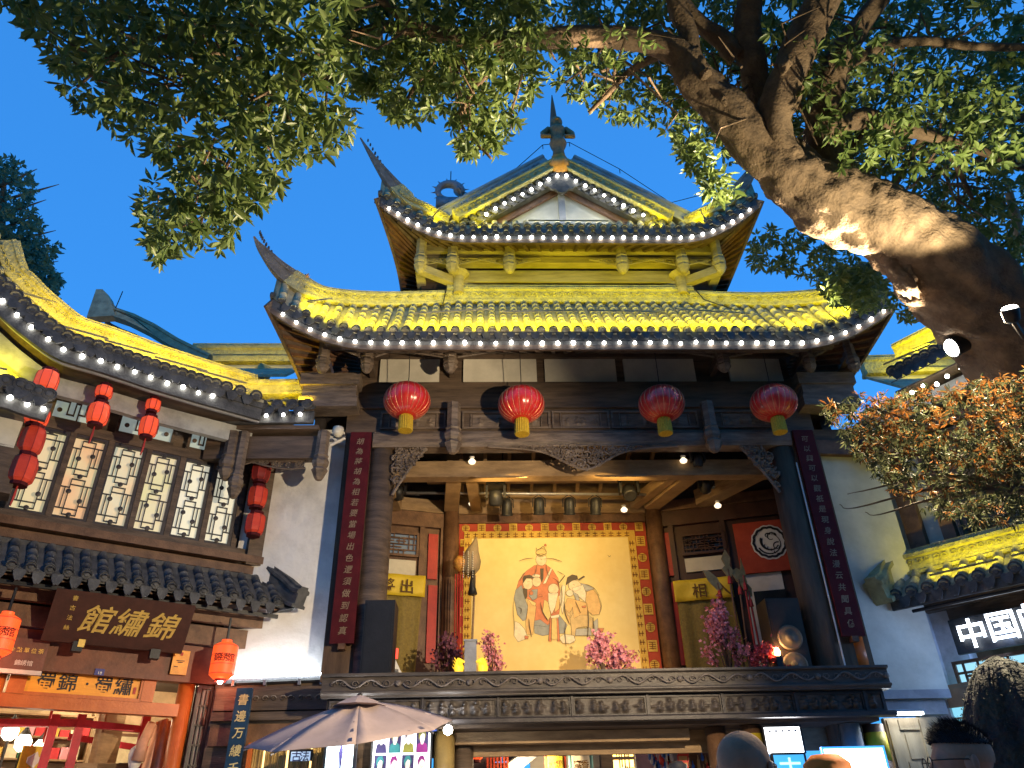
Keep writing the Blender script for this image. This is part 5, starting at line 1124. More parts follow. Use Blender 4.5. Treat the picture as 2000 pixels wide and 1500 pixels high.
# ---------- link roof between shop and stage
ly = 12.35; l0, l1 = onY(345, 815, ly), onY(612, 809, ly)
ke = lambda u: l0.lerp(l1, u) + Vector((0,0,.2)); kt = lambda u: l0.lerp(l1, u) + Vector((0,.55,.62))
link = thing('link_roof', (-4.2, 12.9, 0), 'short tiled link roof between the silk shop and the stage', 'roof')
lr = MB().sheet(lambda u, v: ke(u).lerp(kt(u), v) - Vector((0,0,.03)), 4, 3, (0,0,-.06)).build('deck', tile, link)
tiled(lr, ke, kt, 9, r=.08, mt=tile, capm=cap_mesh(.11), dripm=drip_mesh(.22, .2), out=(0,-1,0))
MB().box(l0.x-.03, l1.x, ly+.04, ly+.12, l0.z-.1, l0.z+.15).build('tile_bed', tile, lr)
MB().box(l0.x+.1, l1.x+.1, ly+.1, ly+.9, l0.z-.2, l0.z-.12).build('soffit', wood, lr)
lbm = MB().box(l0.x+.55, l1.x+.15, ly+.2, ly+.4, l0.z-.75, l0.z-.3).build('link_beam', wood, link)
openwork(link, lambda x: l0.z-.76, lambda x: l0.z-.78-.14*abs(math.sin((x-l0.x)*2.2)), l0.x+.8, l1.x-.1, ly+.3, .03, woodh, 3, 40, .014)
for x_, z_, w_ in ((440, 925, .12), (455, 960, .1), (622, 925, .115)):
    p = onY(x_, z_, ly+.1); hanging_post(p.x, ly+.15, p.z-.1, l0.z-.25, w_, link)
string_light([l0, l1], 'straight string of eight bulbs under the short link roof', at=[l0.lerp(l1, (11+33*k)/267.) + Vector((0,-.03,-.02)) for k in range(8)])
MB().sweep([(l0.x, 12.95, l0.z+.75), (l1.x+.2, 12.95, l0.z+.8)], RSEC).build('link_ridge', ridge, link)
flood((-4.2, ly+.1, l0.z+.42), (-4.2, 13.0, l0.z+1.2), 1.8, 13, 'slim flood lamp behind the tile ends of the link roof', AMB, None)
# roofs that rise behind
t = thing('rear_roof', onY(470, 735, 17), 'floodlit roof ridge with a carved lion knob behind the link roof', 'roof')
a, b = onY(370, 712, 16.5), onY(600, 712, 16.5)
MB().sweep([a, b], [(q*1.3, w*1.6) for q, w in RSEC]).build('ridge', ridge, t); MB().sheet(lambda u, v: a.lerp(b, u) + Vector((0, -1.6*v, -1.3*v)), 3, 3, (0,0,-.08)).build('slope', tilel, t)
kp = onY(512, 728, 15.9); MB().lathe([(.1,-.4),(.3,-.3),(.36,-.05),(.25,.1),(.3,.25),(.12,.38)], kp, 12, Matrix.Scale(.6, 4), lobes=lambda q: 1+.15*math.cos(4*q)).build('knob', ridge, t, True)
MB().tube([onY(370, 703, 16.5), onY(570, 703, 16.5)], .012, 4).build('wire', blackm, t)
pm = a.lerp(b, .5); flood(pm + Vector((0,-.9,-.3)), pm + Vector((0,0,.3)), 2.5, 9, 'flood lamp below the rear ridge with the lion knob', AMB, None)
t = thing('far_gable_ridge', onY(250, 640, 15.5), 'dark curved gable ridge with a square end and lightning rod behind the silk shop', 'roof')
rp = [onY(x, y, 15.5) for x, y in ((196,603),(215,620),(250,632),(290,652),(335,680),(400,712))]
MB().sweep(rp, [(q*1.1, w*.75) for q, w in RSEC]).build('ridge', tilel, t); p = onY(200, 592, 15.5)
MB().prism([(p.x-.18, p.z-.55), (p.x+.5, p.z-.5), (p.x+.2, p.z+.12), (p.x-.02, p.z+.33), (p.x-.18, p.z+.33)], 15.35, 15.6).build('ridge_end', tilel, t)
MB().sheet(lambda u, v: along(rp, u) + Vector((0, .3+v, -.05-1.2*v)), 8, 3, (0,0,-.05)).build('slope', tile, t)
p = onY(224, 606, 15.4); MB().tube([p, p + Vector((.05,0,.6))], .014, 4).build('lightning_rod', blackm, t)
MB().tube([onY(x, y, 15.4) for x, y in ((165,625),(195,610),(228,607),(262,622),(310,660),(355,690))], .012, 4).build('wire', blackm, t)
cloths = [mat('cloth_'+k, c, .7) for k, c in dict(red=(.55,.04,.05), blue=(.06,.14,.4), gold=(.65,.42,.08), cream=(.75,.66,.45), pink=(.7,.3,.35), green=(.08,.3,.16)).items()]
# ---------- shop interior
si = thing('shop_interior', FL.W(-3, -2, 0), 'warmly lit shop room with pale walls behind the open front', 'room')
MB(LM).box(-8.4, UR, 3.6, 3.7, 0, 4.4).build('rear_wall', mat('warm_wall', (.6,.45,.28), .8), si)
MB(LM).box(-8.4, UR, .2, 3.6, 4.3, 4.36).build('ceiling', mat('dark_ceiling', (.12,.1,.09), .8), si)
for i in range(7):
    u = -6.6+i*1.05; p = FL.W(u, -1.2-(i % 3)*.7, 4.22); t = thing('ceiling_spot', p, 'small white ceiling spot inside the silk shop', 'lamp', 'ceiling spots of the silk shop'); MB().lathe([(.07,.0),(.07,.05)], p, 10).build('lens', bulbm, t); MB().lathe([(.09,.052),(.09,.08)], p, 10).build('rim', blackm, t)
    point('light', p - Vector((0,0,.15)), .08, (1,.74,.45), 24, t)
rosewood = mat('rose_frame', (.5,.03,.05), .5)
def fr_post(x, y0, y1, w): u, z = FL.px(x, y0, w); return u, z
MB(LM).box(u_c+.14, UR, .1, .2, 0, 4.4).build('door_side_wall', woodb, si); MB(LM).box(UR-.1, UR, .2, 3.6, 0, 4.4).build('end_wall', bpy.data.materials['warm_wall'], si)
t = thing('red_display_frame', FL.W(-3, -.9, 0), 'crimson timber display frame inside the silk shop', 'rack')
for x in (98, 150, 278): u = FL.px(x, 1440, -.9)[0]; MB(LM).box(u-.06, u+.06, .84, .96, 0, FL.px(x, 1402, -.9)[1]+.05).build('post', rosewood, t)
uA, zA = FL.px(-20, 1420, -.9); uB, zB = FL.px(150, 1412, -.9); uC, zC = FL.px(278, 1425, -.9)
MB(LM).beam((uA-1, .9, zA), (uB, .9, zB), .09, .11).build('rail', rosewood, t); MB(LM).beam((uB, .9, zB), (uC, .9, zC), .09, .1).build('rail', rosewood, t)
MB(LM).beam((uB, 1.6, zB-.12), (uC+.3, 1.6, zC-.22), .08, .09).build('rail', rosewood, t)
for x, w in ((195, -1.2), (212, -1.35)):
    u = FL.px(x, 1450, w)[0]; t = thing('rough_upright', FL.W(u, w, 0), 'rough split timber upright inside the silk shop', 'post', 'rough timber uprights'); MB(LM).tube([(u, -w, 0), (u+.03, -w, 2), (u+.02, -w, 4.1)], [.16,.14,.15], 9, wob=lambda i, j: 1+.15*math.sin(j*2.3+i)).build('trunk', woodl, t)
u, z = FL.px(318, 1440, -.5); t = thing('hanging_robe', FL.W(u, -.5, 1), 'pale pink robe hanging inside the silk shop doorway', 'robe')
MB(LM).sheet(lambda a, v: (u + (a-.5)*(.28+.28*v), .5 + .05*math.sin(a*20)*(.3+v), z+.28-1.2*v - .12*abs(a-.5)*(1-v)), 24, 6, (0,.02,0)).build('cloth', mat('pink_cloth', (.75,.42,.28), .8), t, True)
MB(LM).tube([(u-.2, .5, z+.2), (u-.28, .48, z-.1), (u-.3, .48, z-.35)], [.07,.08,.1], 8).build('sleeve', bpy.data.materials['pink_cloth'], t, True)
u, z = FL.px(265, 1482, -.6); t = thing('mannequin_head', FL.W(u, -.6, 1), 'plain white egg-shaped mannequin head in the silk shop', 'mannequin'); MB(LM).lathe([(.03,-.22),(.06,-.16),(.1,-.05),(.12,.06),(.1,.14),(.04,.19)], (u, .6, z), 14).build('head', plaster, t, True); MB(LM).tube([(u, .6, .0), (u, .6, z-.2)], .03, 8).build('stand', blackm, t)
for x, y, lab in ((20, 1430, 'glowing shelf lamp far left in the silk shop'), (45, 1452, 'round glowing lamp with a dark cap in the silk shop'), (80, 1462, 'glowing lamp near the yellow poster in the silk shop'), (216, 1460, 'round white table lamp behind the rough timber in the silk shop')):
    u, z = FL.px(x, y, -1.6); p = FL.W(u, -1.6, z); t = thing('globe_lamp', p, lab, 'lamp'); MB().lathe([(.05,-.12),(.11,-.06),(.12,.04),(.07,.12)], p, 12).build('globe', glow('globe_glow', (1,.88,.65), 3) if 'globe_glow' not in bpy.data.materials else bpy.data.materials['globe_glow'], t, True); MB().lathe([(.09,.122),(.04,.2),(.01,.26)], p, 10).build('cap', blackm, t); MB().tube([p - Vector((0,0,.12)), Vector((p.x, p.y, 0))], .02, 5).build('stem', blackm, t)
u, z = FL.px(66, 1485, -1.4); t = thing('yellow_poster', FL.W(u, -1.4, 1), 'bright yellow poster with a pale flower in the silk shop', 'poster'); MB(LM).box(u-.2, u+.2, 1.38, 1.4, z-.5, z+.2).build('sheet', mat('yellow_print', (.8,.55,.05), .6), t); MB(LM).lathe([(.1,0),(.09,.005)], (u, 1.372, z), 9, Matrix.Rotation(R(90), 4, 'X'), lobes=lambda a: 1+.3*math.cos(5*a)).build('flower', plaster, t)
u, z = FL.px(90, 1430, -1.5); t = thing('red_ribbon', FL.W(u, -1.5, 2), 'thin red ribbon hanging inside the silk shop', 'ribbon'); MB(LM).box(u-.02, u+.02, 1.5, 1.51, z-.3, z+.9).build('band', redp, t)
for k in range(3):
    u, z = FL.px(190+40*k, 1492, -1.0); t = thing('shop_table', FL.W(u, -1, 0), 'brown wooden display table in the silk shop', 'table', 'display tables of the silk shop'); MB(LM).box(u-.3, u+.3, .9, 1.3, z-.08, z).build('top', woodl, t)
    for a in (-.26, .26):
        for b in (.95, 1.25): MB(LM).box(u+a-.03, u+a+.03, b-.03, b+.03, 0, z-.082).build('leg', woodl, t)
for k in range(3):
    t = thing('cloth_shelf', FL.W(-6+k*1.9, -3.4, 0), 'tall shelf of folded coloured cloth on the rear wall of the silk shop', 'shelf', 'cloth shelves of the silk shop'); rs_ = random.Random(20+k)
    for j in range(6): MB(LM).box(-6.8+k*1.9, -5.1+k*1.9, 3.2, 3.6, 1.9+j*.36, 1.93+j*.36).build('board', woodl, t)
    for sx in (-6.8, -5.1): MB(LM).box(sx+k*1.9-.03, sx+k*1.9, 3.2, 3.6, 0, 4.1).build('side', woodl, t)
    for j in range(5):
        x_ = -6.74+k*1.9
        while x_ < -5.25+k*1.9:
            w_ = rs_.uniform(.1,.24); h_ = rs_.uniform(.1,.28); MB(LM).box(x_, x_+w_-.02, 3.22, 3.5, 1.932+j*.36, 1.93+j*.36+h_).build('folded_cloth', rs_.choice(cloths), t); x_ += w_
t = thing('picture_panel', FL.W(-2.2, -3, 1), 'pale framed panel on the rear wall of the silk shop', 'picture'); u, z = FL.px(258, 1480, -3.4); MB(LM).box(u-.5, u+.5, 3.4, 3.45, z-.6, z+.35).build('sheet', mat('cream_sheet', (.7,.62,.4), .7), t); MB(LM).box(u-.56, u+.56, 3.45, 3.48, z-.66, z+.41).build('frame', woodb, t)
# surveillance camera by the couplet
p = onY(660, 845, 12.6); t = thing('security_camera', p, 'white dome security camera on an arm by the couplet board', 'camera'); MB().lathe([(.1,.1),(.11,.02),(.1,-.02),(.07,-.07),(.02,-.09)], p, 14).build('dome', plasterc, t, True); MB().tube([p + Vector((0,0,.1)), p + Vector((.05,.2,.12)), p + Vector((.1,.4,.1))], .02, 6).build('arm', plaster, t); MB().tube([p + Vector((-.15,.1,-.22)), p + Vector((.12,.12,-.05))], .03, 6).build('bar', plaster, t)
# ================================================================== RIGHT: WALL AND SHOP
t = thing('cream_tinted_wall', (7.0, 13.3, 0), 'white plaster wall coloured cream for lamp light, behind the maple, turning blue in the shop light below', 'wall')
MB().box(6.38, 7.75, 13.2, 13.4, 3.62, 8.0).build('plaster', plasterc, t)  # white wall; warm lamp light is put into its cream colour
MB().box(6.3, 8.4, 13.1, 13.45, 8.02, 8.5).build('top_beam', wood, t)
MB().beam((6.4, 13.1, 8.1), (8.0, 13.1, 8.02), .12, .3, (0,0,1)).build('brace', woodb, t)
MB().box(6.36, 7.7, 13.1, 13.42, 3.48, 3.615).build('ledge', greyst, t)
MB().box(6.36, 7.6, 13.16, 13.42, 3.24, 3.475).build('base_course', greyst, t)
p = onY(1700, 880, 12.9); hanging_post(p.x, 12.9, p.z-.25, 8.5, .17, t)
p = onY(1600, 800, 12.6)
t2 = thing('light_tinted_column', (6.35, 13.0, 3.84), 'short column stump coloured orange for lamp light under the right couplet board', 'column'); MB().lathe([(.16,3.84),(.16,4.45)], (XC+4.35, 12.95, 0), 14).build('shaft', orangew, t2, True); MB().lathe([(.2,3.835),(.19,3.9)], (XC+4.35, 12.95, 0), 14).build('foot', greyst, t2)  # orange light on the stump is painted in as its base colour
rb_ = thing('corner_shop_building', FR.W(1, 0, 0), 'two-storey shop with a floodlit yellow pent roof and white glowing sign', 'building')
RM = FR.M
def rbx(u0, u1, w0, w1, z0, z1, name, m, parent=None): return MB(RM).box(u0, u1, -w1, -w0, z0, z1).build(name, m, parent or rb_)
rbx(-.55, 7, -.6, -.1, 5.3, 9.2, 'upper_wall', plasterc)
rbx(-.28, .02, -.1, .08, 5.4, 8.6, 'post', woodb); rbx(.34, .56, -.1, .1, 5.4, 8.6, 'post', woodb); rbx(.56, 7, -.1, .06, 5.75, 5.95, 'rail', wood); rbx(-.3, 7, -.1, .12, 8.2, 8.6, 'top_beam', wood)
for k in range(4):
    u0 = .62+k*1.0; o, _ = lattice(FR, u0, u0+.92, 6.0, 6.9, 0, rb_, wood, [(.1,.2,.5,.2),(.5,.2,.5,.6),(.1,.2,.1,.8),(.1,.8,.9,.8),(.9,.3,.9,.8),(.6,.3,.9,.3),(.3,.4,.3,.6),(.3,.6,.5,.6)], 'balcony_lattice', mat('dim_pane_green', (.12,.12,.06), .6) if k == 0 else bpy.data.materials['dim_pane_green'], .03)
    MB(RM).box(u0, u0+.92, -.05, .02, 7.0, 8.15).build('dark_screen', wood, rb_)
# pent roof
q0, q1 = -.62, 6
rt_ = lambda u: FR.W(q0+(q1-q0)*u, .3, 5.62); re_ = lambda u: FR.W(q0+(q1-q0)*u, .85, 5.15)
pr2 = MB().sheet(lambda u, v: Vector(rt_(u)).lerp(Vector(re_(u)), v) - Vector((0,0,.02)), 4, 3, (0,0,-.06)).build('pent_roof', tilel, rb_)
tiled(pr2, re_, rt_, 24, r=.085, sag=.02, mt=tilel, out=FR.n, capm=cap_mesh(.1), dripm=drip_mesh(.2, .18))
rr2 = MB().sweep([FR.W(q0-.02, .26, 5.55), FR.W(q1, .26, 5.55)], [(a*1.2, b*1.25) for a, b in RSEC]).build('wall_ridge', ridge, pr2)
scrolls(MB(), [FR.W(q0, .38, 5.78), FR.W(q1, .38, 5.78)], (0,0,0), (0,0,1), .06, .014, .15, 4).build('carved_scroll', ridge, rr2, True)
MB().sweep([FR.W(q0+.02, .24, 5.56), FR.W(q0-.02, .46, 5.4), FR.W(q0-.05, .72, 5.16), FR.W(q0-.07, .98, 5.02)], [(a*1.5, b*1.3) for a, b in RSEC]).build('hip_ridge', ridge, pr2)
MB().lathe([(.05,.0),(.12,.05),(.12,.12),(.05,.16)], FR.W(q0-.02, .3, 5.95), 10).build('ridge_knob', greyst, pr2)
MB().sweep([FR.W(q0, .8, 5.0), FR.W(q1, .8, 5.0)], [(-.03,-.08),(.03,-.08),(.03,.14),(-.03,.14)]).build('tile_bed', tile, pr2)
MB().sheet(lambda u, v: FR.W(q0+(q1-q0)*u, .1+.72*v, 5.1-.13*v), 3, 2, (0,0,.02)).build('soffit', wood, pr2)
MB().tube([FR.W(q0+.3, .75, 4.86), FR.W(q1, .75, 4.86)], .03, 6).build('gutter_pipe', blackm, pr2)
for uq in (.7, 2.0, 3.3): flood(FR.W(uq, .8, 5.38), FR.W(uq, .3, 5.9), 1.1, 6, 'slim flood lamp behind the tile ends of the corner shop pent roof', group='flood bars on the corner shop roof')
# shop front below
bluep = mat('blue_white_pier', (.6,.6,.62), .8)
rbx(-.95, -.45, -.6, .05, 0, 5.1, 'pier', bluep); rbx(-.7, .0, -.9, -.3, 0, 5.1, 'inner_pier', bluep)
MB(RM).prism([(-.95, 3.75), (-.45, 3.75), (-.45, 4.15), (-.5, 4.35), (-.62, 4.47), (-.95, 4.5)], -.14, -.052).build('pier_scroll', bluep, rb_)
rbx(-.1, 7, -.9, -.2, 4.7, 5.0, 'sign_beam', wood); rbx(-.6, 7, -.95, -.12, 5.003, 5.297, 'floor_band', wood); rbx(.0, 7, -.9, -.7, 0, 4.7, 'front_wall', woodb)
u0, u1, z0, z1 = FR.rect(1862, 1285, 1950, 1335, -.1); lattice(FR, u0, u1+.6, z0, z1, -.15, rb_, woodb, [(.1,.0,.1,1),(.3,.3,.3,1),(0,.5,.4,.5),(.1,.3,.5,.3),(.5,0,.5,1),(.7,0,.7,1),(.5,.5,1,.5)], 'lattice_window', glow('blue_pane', (.3,.62,.8), .5), .02)
u0, u1, z0, z1 = FR.rect(1798, 1335, 1960, 1470, -.05); o, A_ = lattice(FR, u0-.05, u1+.9, 1.0, z1, -.02, rb_, mat('tan_wood', (.3,.2,.12), .6), [(0,.82,1,.82),(.25,.3,.25,.72),(.25,.72,.9,.72),(.25,.64,.9,.64),(.9,.2,.9,.72)], 'shop_door', glow('cyan_pane', (.25,.66,.85), .42), .014)
MB(RM).lathe([(.05,0),(.05,.02)], (u0+.3, -.0, z1-.5), 12, Matrix.Rotation(R(90), 4, 'X')).build('door_knot', greyst, o)
MB(RM).box(u0+.02, u1+.85, -.05, .02, z1-.36, z1-.06).build('door_head', bpy.data.materials['tan_wood'], o)
# white glowing sign
sg_ = thing('glowing_sign', FR.W(1, .3, 4.3), 'blue-white glowing shop sign of large block characters under the yellow pent roof', 'sign')
m2 = MB(RM)
for i, (ch, x, y) in enumerate(zip('中国邮', (1898, 1958, 2022), (1236, 1222, 1206))):
    u, z = FR.px(x, y, .3); letters(m2, ch, lambda _: ((u, -.3, z), (1,0,0), (0,0,1)), .5, 0)
m2.build('lettering', glow('sign_white', (.78,.88,1), 4.0), sg_)
MB(RM).box(-.0, 4, -.2, -.12, 4.15, 4.72).build('backing', blackm, sg_)
area('light', FR.W(1.0, .45, 4.35), FR.W(-.8, 1.6, 3.6), 1.6, .3, (.3,.5,1), 16, sg_)
# upper roof with bulbs
ue0, ue1 = FR.px(1742, 745, .9), FR.px(1990, 640, .9)
UE = [FR.W(FR.px(x, y, .9)[0], .9, FR.px(x, y, .9)[1]) for x, y in ((1742,752),(1782,733),(1820,715),(1865,692),(1930,650),(2010,590))]
ue = lambda u: along(UE, u) + Vector((0,0,.26)); ut = lambda u: along(UE, u) - FR.n*.9 + Vector((0,0,.95))
ur = MB().sheet(lambda u, v: Vector(ut(u)).lerp(Vector(ue(u)), v) - Vector((0,0,.03)), 10, 4, (0,0,-.06)).build('shop_roof', tilel, rb_)
tiled(ur, ue, ut, 12, r=.085, mt=tilel, out=FR.n, capm=cap_mesh(.11), dripm=drip_mesh(.22, .2))
MB().sweep([ut(i/10) for i in range(11)], RSEC).build('roof_ridge', ridge, ur)
MB().sheet(lambda u, v: Vector(ue(u)) + Vector((0,0,-.42)) - FR.n*(.05+.8*v), 10, 3, (0,0,.03)).build('soffit', wood, ur)
MB().sweep([ue(i/10) + Vector((0,0,-.62)) - FR.n*.45 for i in range(11)], [(-.05,-.13),(.05,-.13),(.05,.13),(-.05,.13)]).build('fascia_beam', bpy.data.materials['pale_fascia'], ur)
string_light(UE, 'string of white bulbs under the corner shop eave beside the tree', at=[FR.W(FR.px(x, y, .92)[0], .92, FR.px(x, y, .92)[1]) for x, y in ((1781,768),(1803,754),(1830,750),(1850,734),(1876,717))])
for uq in (.2, .5): flood(Vector(ue(uq)) - FR.n*.06 + Vector((0,0,.24)), Vector(ut(uq)) + Vector((0,0,.3)), .9, 12, 'slim flood lamp behind the tile ends of the corner shop upper eave', group='flood bars on the corner shop upper eave')
t = thing('rear_roof', onY(1760, 720, 16), 'floodlit yellow ridge wall between the stage and the corner shop', 'roof'); a, b = onY(1690, 735, 15.5), onY(1900, 728, 15.5)
MB().sweep([a, b], [(q*1.2, w*1.5) for q, w in RSEC]).build('ridge', ridge, t); MB().sheet(lambda u, v: a.lerp(b, u) + Vector((0, -1.2*v, -1.0*v)), 3, 3, (0,0,-.08)).build('slope', tilel, t)
pm = a.lerp(b, .45); flood(pm + Vector((0,-.7,-.2)), pm + Vector((0,0,.3)), 1.6, 9, 'flood lamp below the ridge wall beside the corner shop', group=None)
p = onY(1793, 697, 15.4); MB().box(p.x-.22, p.x+.22, 15.3, 15.6, p.z-.12, p.z+.12).build('lamp_box', mat('olive_box', (.25,.22,.06), .6), t)
# ================================================================== UNDER THE STAGE
us_ = thing('stage_passage', (2, 14, 0), 'passage under the opera stage with pale lintels and columns', 'passage')
MB().box(-2.4, 6.1, 12.5, 15.7, 3.08, 3.14).build('ceiling', wood, us_)
for y, z0, z1 in ((12.9, 2.9, 3.07), (13.7, 2.98, 3.07), (14.7, 3.03, 3.075)): MB().box(-.75, 3.2, y, y+.22, z0, z1).build('lintel', woodl, us_)
brz = mat('bronze_column', (.2,.13,.04), .35, (.12,.08,.03), 3, .2, 20)
for px_, Y, m_ in ((868, 12.75, brz), (1400, 12.9, woodb), (1470, 12.75, woodb), (1665, 12.75, greyst), (1712, 12.9, woodb), (905, 13.2, wood)):
    x = onY(px_, 1450, Y).x; MB().lathe([(.16,0),(.16,3.07)], (x, Y, 0), 16).build('column', m_, us_, True)
    if px_ in (1470, 1712): MB().lathe([(.167,2.55),(.167,2.95)], (x, Y, 0), 16).build('yellow_sleeve', yclo, us_, True)
MB().box(onY(1260, 1450, 13.6).x, onY(1400, 1450, 13.6).x, 14.6, 14.75, 0, 3.07).build('brick_wall', greyst, us_)
x0, x1 = onY(885, 1450, 17).x, onY(985, 1450, 17).x
# little bricks on the far side wall
bk = thing('brick_wall', (x0+.5, 17.4, 0), 'dark brick wall at the far end of the passage', 'wall'); MB().box(x0-.4, x1-.2, 17.4, 17.6, 0, 4.2).build('core', mat('mortar', (.12,.1,.1), .9), bk)
brm = mat('dark_brick', (.1,.07,.075), .85, (.06,.045,.05), 5, .4, 30, island=.3); BR = MB().box(-.14, .14, -.02, .02, -.055, .055).mesh('brick', brm)
for r_ in range(9):
    for c_ in range(6): inst('brick', BR, Matrix.Translation((x0-.2+c_*.3+(r_ % 2)*.15, 17.385, 2.7+r_*.13)), bk)
def hang_lamp(px_, py_, Y, lab, c=(1,.6,.15)):
    p = onY(px_, py_, Y); t = thing('square_lamp', p, lab, 'lamp', 'square yellow lamps in the far shop'); MB().box(p.x-.13, p.x+.13, Y-.13, Y+.13, p.z-.18, p.z+.16).build('shade', glow('square_glow', (1,.7,.22), 1.4) if 'square_glow' not in bpy.data.materials else bpy.data.materials['square_glow'], t)
    f = MB()
    for a in (-.135, .135):
        for b in (-.135, .135): f.box(p.x+a-.012, p.x+a+.012, Y+b-.012, Y+b+.012, p.z-.22, p.z+.18)
    f.build('frame', blackm, t); MB().tube([(p.x, Y, p.z+.16), (p.x, Y, p.z+.6)], .008, 4).build('cord', blackm, t)
for i, (x, y) in enumerate(((1196, 1484), (1207, 1490), (1224, 1478), (1238, 1480))): hang_lamp(x, y, 18.5, 'square yellow paper lamp hanging in the far shop behind the banners')
t = thing('far_shop', (4.5, 19.5, 0), 'warm far shop with a twig screen above its counter', 'shop'); a, b = onY(1180, 1460, 19).x, onY(1262, 1460, 19).x
MB().box(a, b+.6, 19.6, 19.7, 0, 4.4).build('rear_wall', glow('glowing_shop_wall', (1,.62,.25), .35), t); MB().box(a-.2, a+.05, 18.2, 19.6, 0, 4.4).build('door_post', wood, t); MB().box(b+.1, b+.4, 18.2, 19.6, 0, 4.4).build('door_post', wood, t)  # rear wall glows by itself in place of lamplight falling on it
tw = MB(); rnd = random.Random(5)
for k in range(46): x = rnd.uniform(a, b); z = rnd.uniform(3.35, 3.75); tw.tube([(x, 18.3, z-.25), (x+rnd.uniform(-.12,.12), 18.3, z+.25)], .012, 4)
tw.build('twig_screen', woodl, t)
MB().box(a, b, 18.25, 18.35, 3.1, 3.16).build('screen_rail', wood, t)
def banner(px0, px1, py0, Y, lab, ma, mb_, s1, s2):
    a, b = onY(px0, 1480, Y).x, onY(px1, 1480, Y).x; z1 = onY((px0+px1)/2, py0, Y).z; t = thing('cloth_banner', ((a+b)/2, Y, 1.2), lab, 'banner')
    MB().sheet(lambda u, v: (a+(b-a)*u, Y + .02*math.sin(u*9), z1-.05*math.sin(math.pi*u)-1.8*v), 12, 4, (0,.01,0)).build('border', ma, t, True); MB().sheet(lambda u, v: (a+(b-a)*(.14+.72*u), Y-.02 + .02*math.sin((.14+.72*u)*9), z1-.1-1.6*v), 12, 4, (0,.008,0)).build('field', mb_, t, True)
    m2 = MB(); letters(m2, s1, lambda i: ((a+(b-a)*(.35+.3*i), Y-.05, z1-.32), (1,0,0), (0,0,1)), .16, 0); letters(m2, s2, lambda i: ((a+(b-a)*.5, Y-.05, z1-.62-.34*i), (1,0,0), (0,0,1)), .3, 0, .1); m2.build('lettering', bpy.data.materials['brown_ink'], t)
    MB().tube([(a-.05, Y, z1+.0), (b+.05, Y, z1+.0)], .012, 5).build('rod', blackm, t)
banner(1063, 1106, 1457, 16.5, 'yellow cloth food banner with a red border', redcl, mat('yellow_cloth', (.75,.6,.06), .7), '傳統', '波絲')
banner(1110, 1158, 1458, 16.5, 'cream cloth food banner with pale blue borders', mat('sky_cloth', (.25,.55,.62), .7), plasterc, '蜜香', '牛食')
p = onY(928, 1467, 16.2); small_lantern(p, .15, .3, rlit, 'glowing red lantern in the passage before the brick wall', None, .2)
a = onY(972, 1455, 16.4); t = thing('yellow_pennant', a, 'small orange-yellow pennant with a dark character above the passage', 'banner'); MB().box(a.x-.2, a.x+.2, 16.4, 16.42, a.z-.2, a.z+.1).build('cloth', mat('orange_cloth', (.8,.38,.04), .7), t); letters(MB(), '淘', lambda i: ((a.x, 16.39, a.z-.04), (1,0,0), (0,0,1)), .2, 0).build('lettering', bpy.data.materials['brown_ink'], t)
for k in range(7): MB().box(a.x-.22+k*.065, a.x-.18+k*.065, 16.4, 16.41, a.z-.75, a.z-.205).build('red_strip', redcl, t)
p = onY(1025, 1465, 16.8); t = thing('grey_awning', p, 'slanting grey cloth awning in the passage', 'awning'); MB().add([(p.x-.35,16.6,p.z-.25),(p.x+.35,17.2,p.z+.25),(p.x+.4,17.2,p.z+.0),(p.x-.3,16.6,p.z-.5),(p.x-.35,16.62,p.z-.25),(p.x+.35,17.22,p.z+.25),(p.x+.4,17.22,p.z+.0),(p.x-.3,16.62,p.z-.5)], [(3,2,1,0),(4,5,6,7),(0,1,5,4),(1,2,6,5),(2,3,7,6),(3,0,4,7)]).build('cloth', greyst, t); MB().tube([(p.x-.35,16.6,p.z-.24),(p.x+.36,17.2,p.z+.26)], .015, 5).build('rod', blackm, t)
p = onY(1110, 1470, 18.5); t = thing('white_shop_wall', (p.x, 18.5, 0), 'pale wall behind the two cloth banners', 'wall'); MB().box(onY(1035,1480,18.5).x, onY(1178,1480,18.5).x, 18.5, 18.6, 0, 4.3).build('plaster', plasterc, t); MB().box(onY(1035,1480,18.5).x-.02, onY(1178,1480,18.5).x+.02, 18.46, 18.498, 0, .3).build('skirting', greyst, t)
for x, lab in ((1094, 'small bluish dome camera under the passage lintel, beside its twin nearer the stone column'), (1109, 'small bluish dome camera under the passage lintel, beside its twin nearer the loudspeakers')):
    p = onY(x, 1436, 13.4); t = thing('dome_camera', p, 'small bluish dome camera under the passage lintel', 'camera', 'pair of dome cameras'); MB().lathe([(.055,.0),(.06,.05),(.05,.06)], p, 12).build('base', mat('pale_blue_plastic', (.25,.32,.42), .4) if 'pale_blue_plastic' not in bpy.data.materials else bpy.data.materials['pale_blue_plastic'], t); MB().lathe([(.01,-.05),(.035,-.035),(.045,-.002)], p, 12).build('dome', blackm, t, True)
for x, y, lab in ((1046, 1417, 'small black loudspeaker box under the stage fascia by the dome cameras'), (1086, 1417, 'small black wall speaker next to the boxy one under the fascia'), (1195, 1414, 'black bullet camera under the stage fascia near the neon sign')):
    p = onY(x, y, 12.8); t = thing('mounted_device', p, lab, 'device'); MB().box(p.x-.09, p.x+.09, 12.7, 12.85, p.z-.04, p.z+.06).build('housing', blackm, t); MB().lathe([(.04,0),(.03,.02)], (p.x+.03, 12.7, p.z), 10, Matrix.Rotation(R(90), 4, 'X')).build('lens', greym, t)
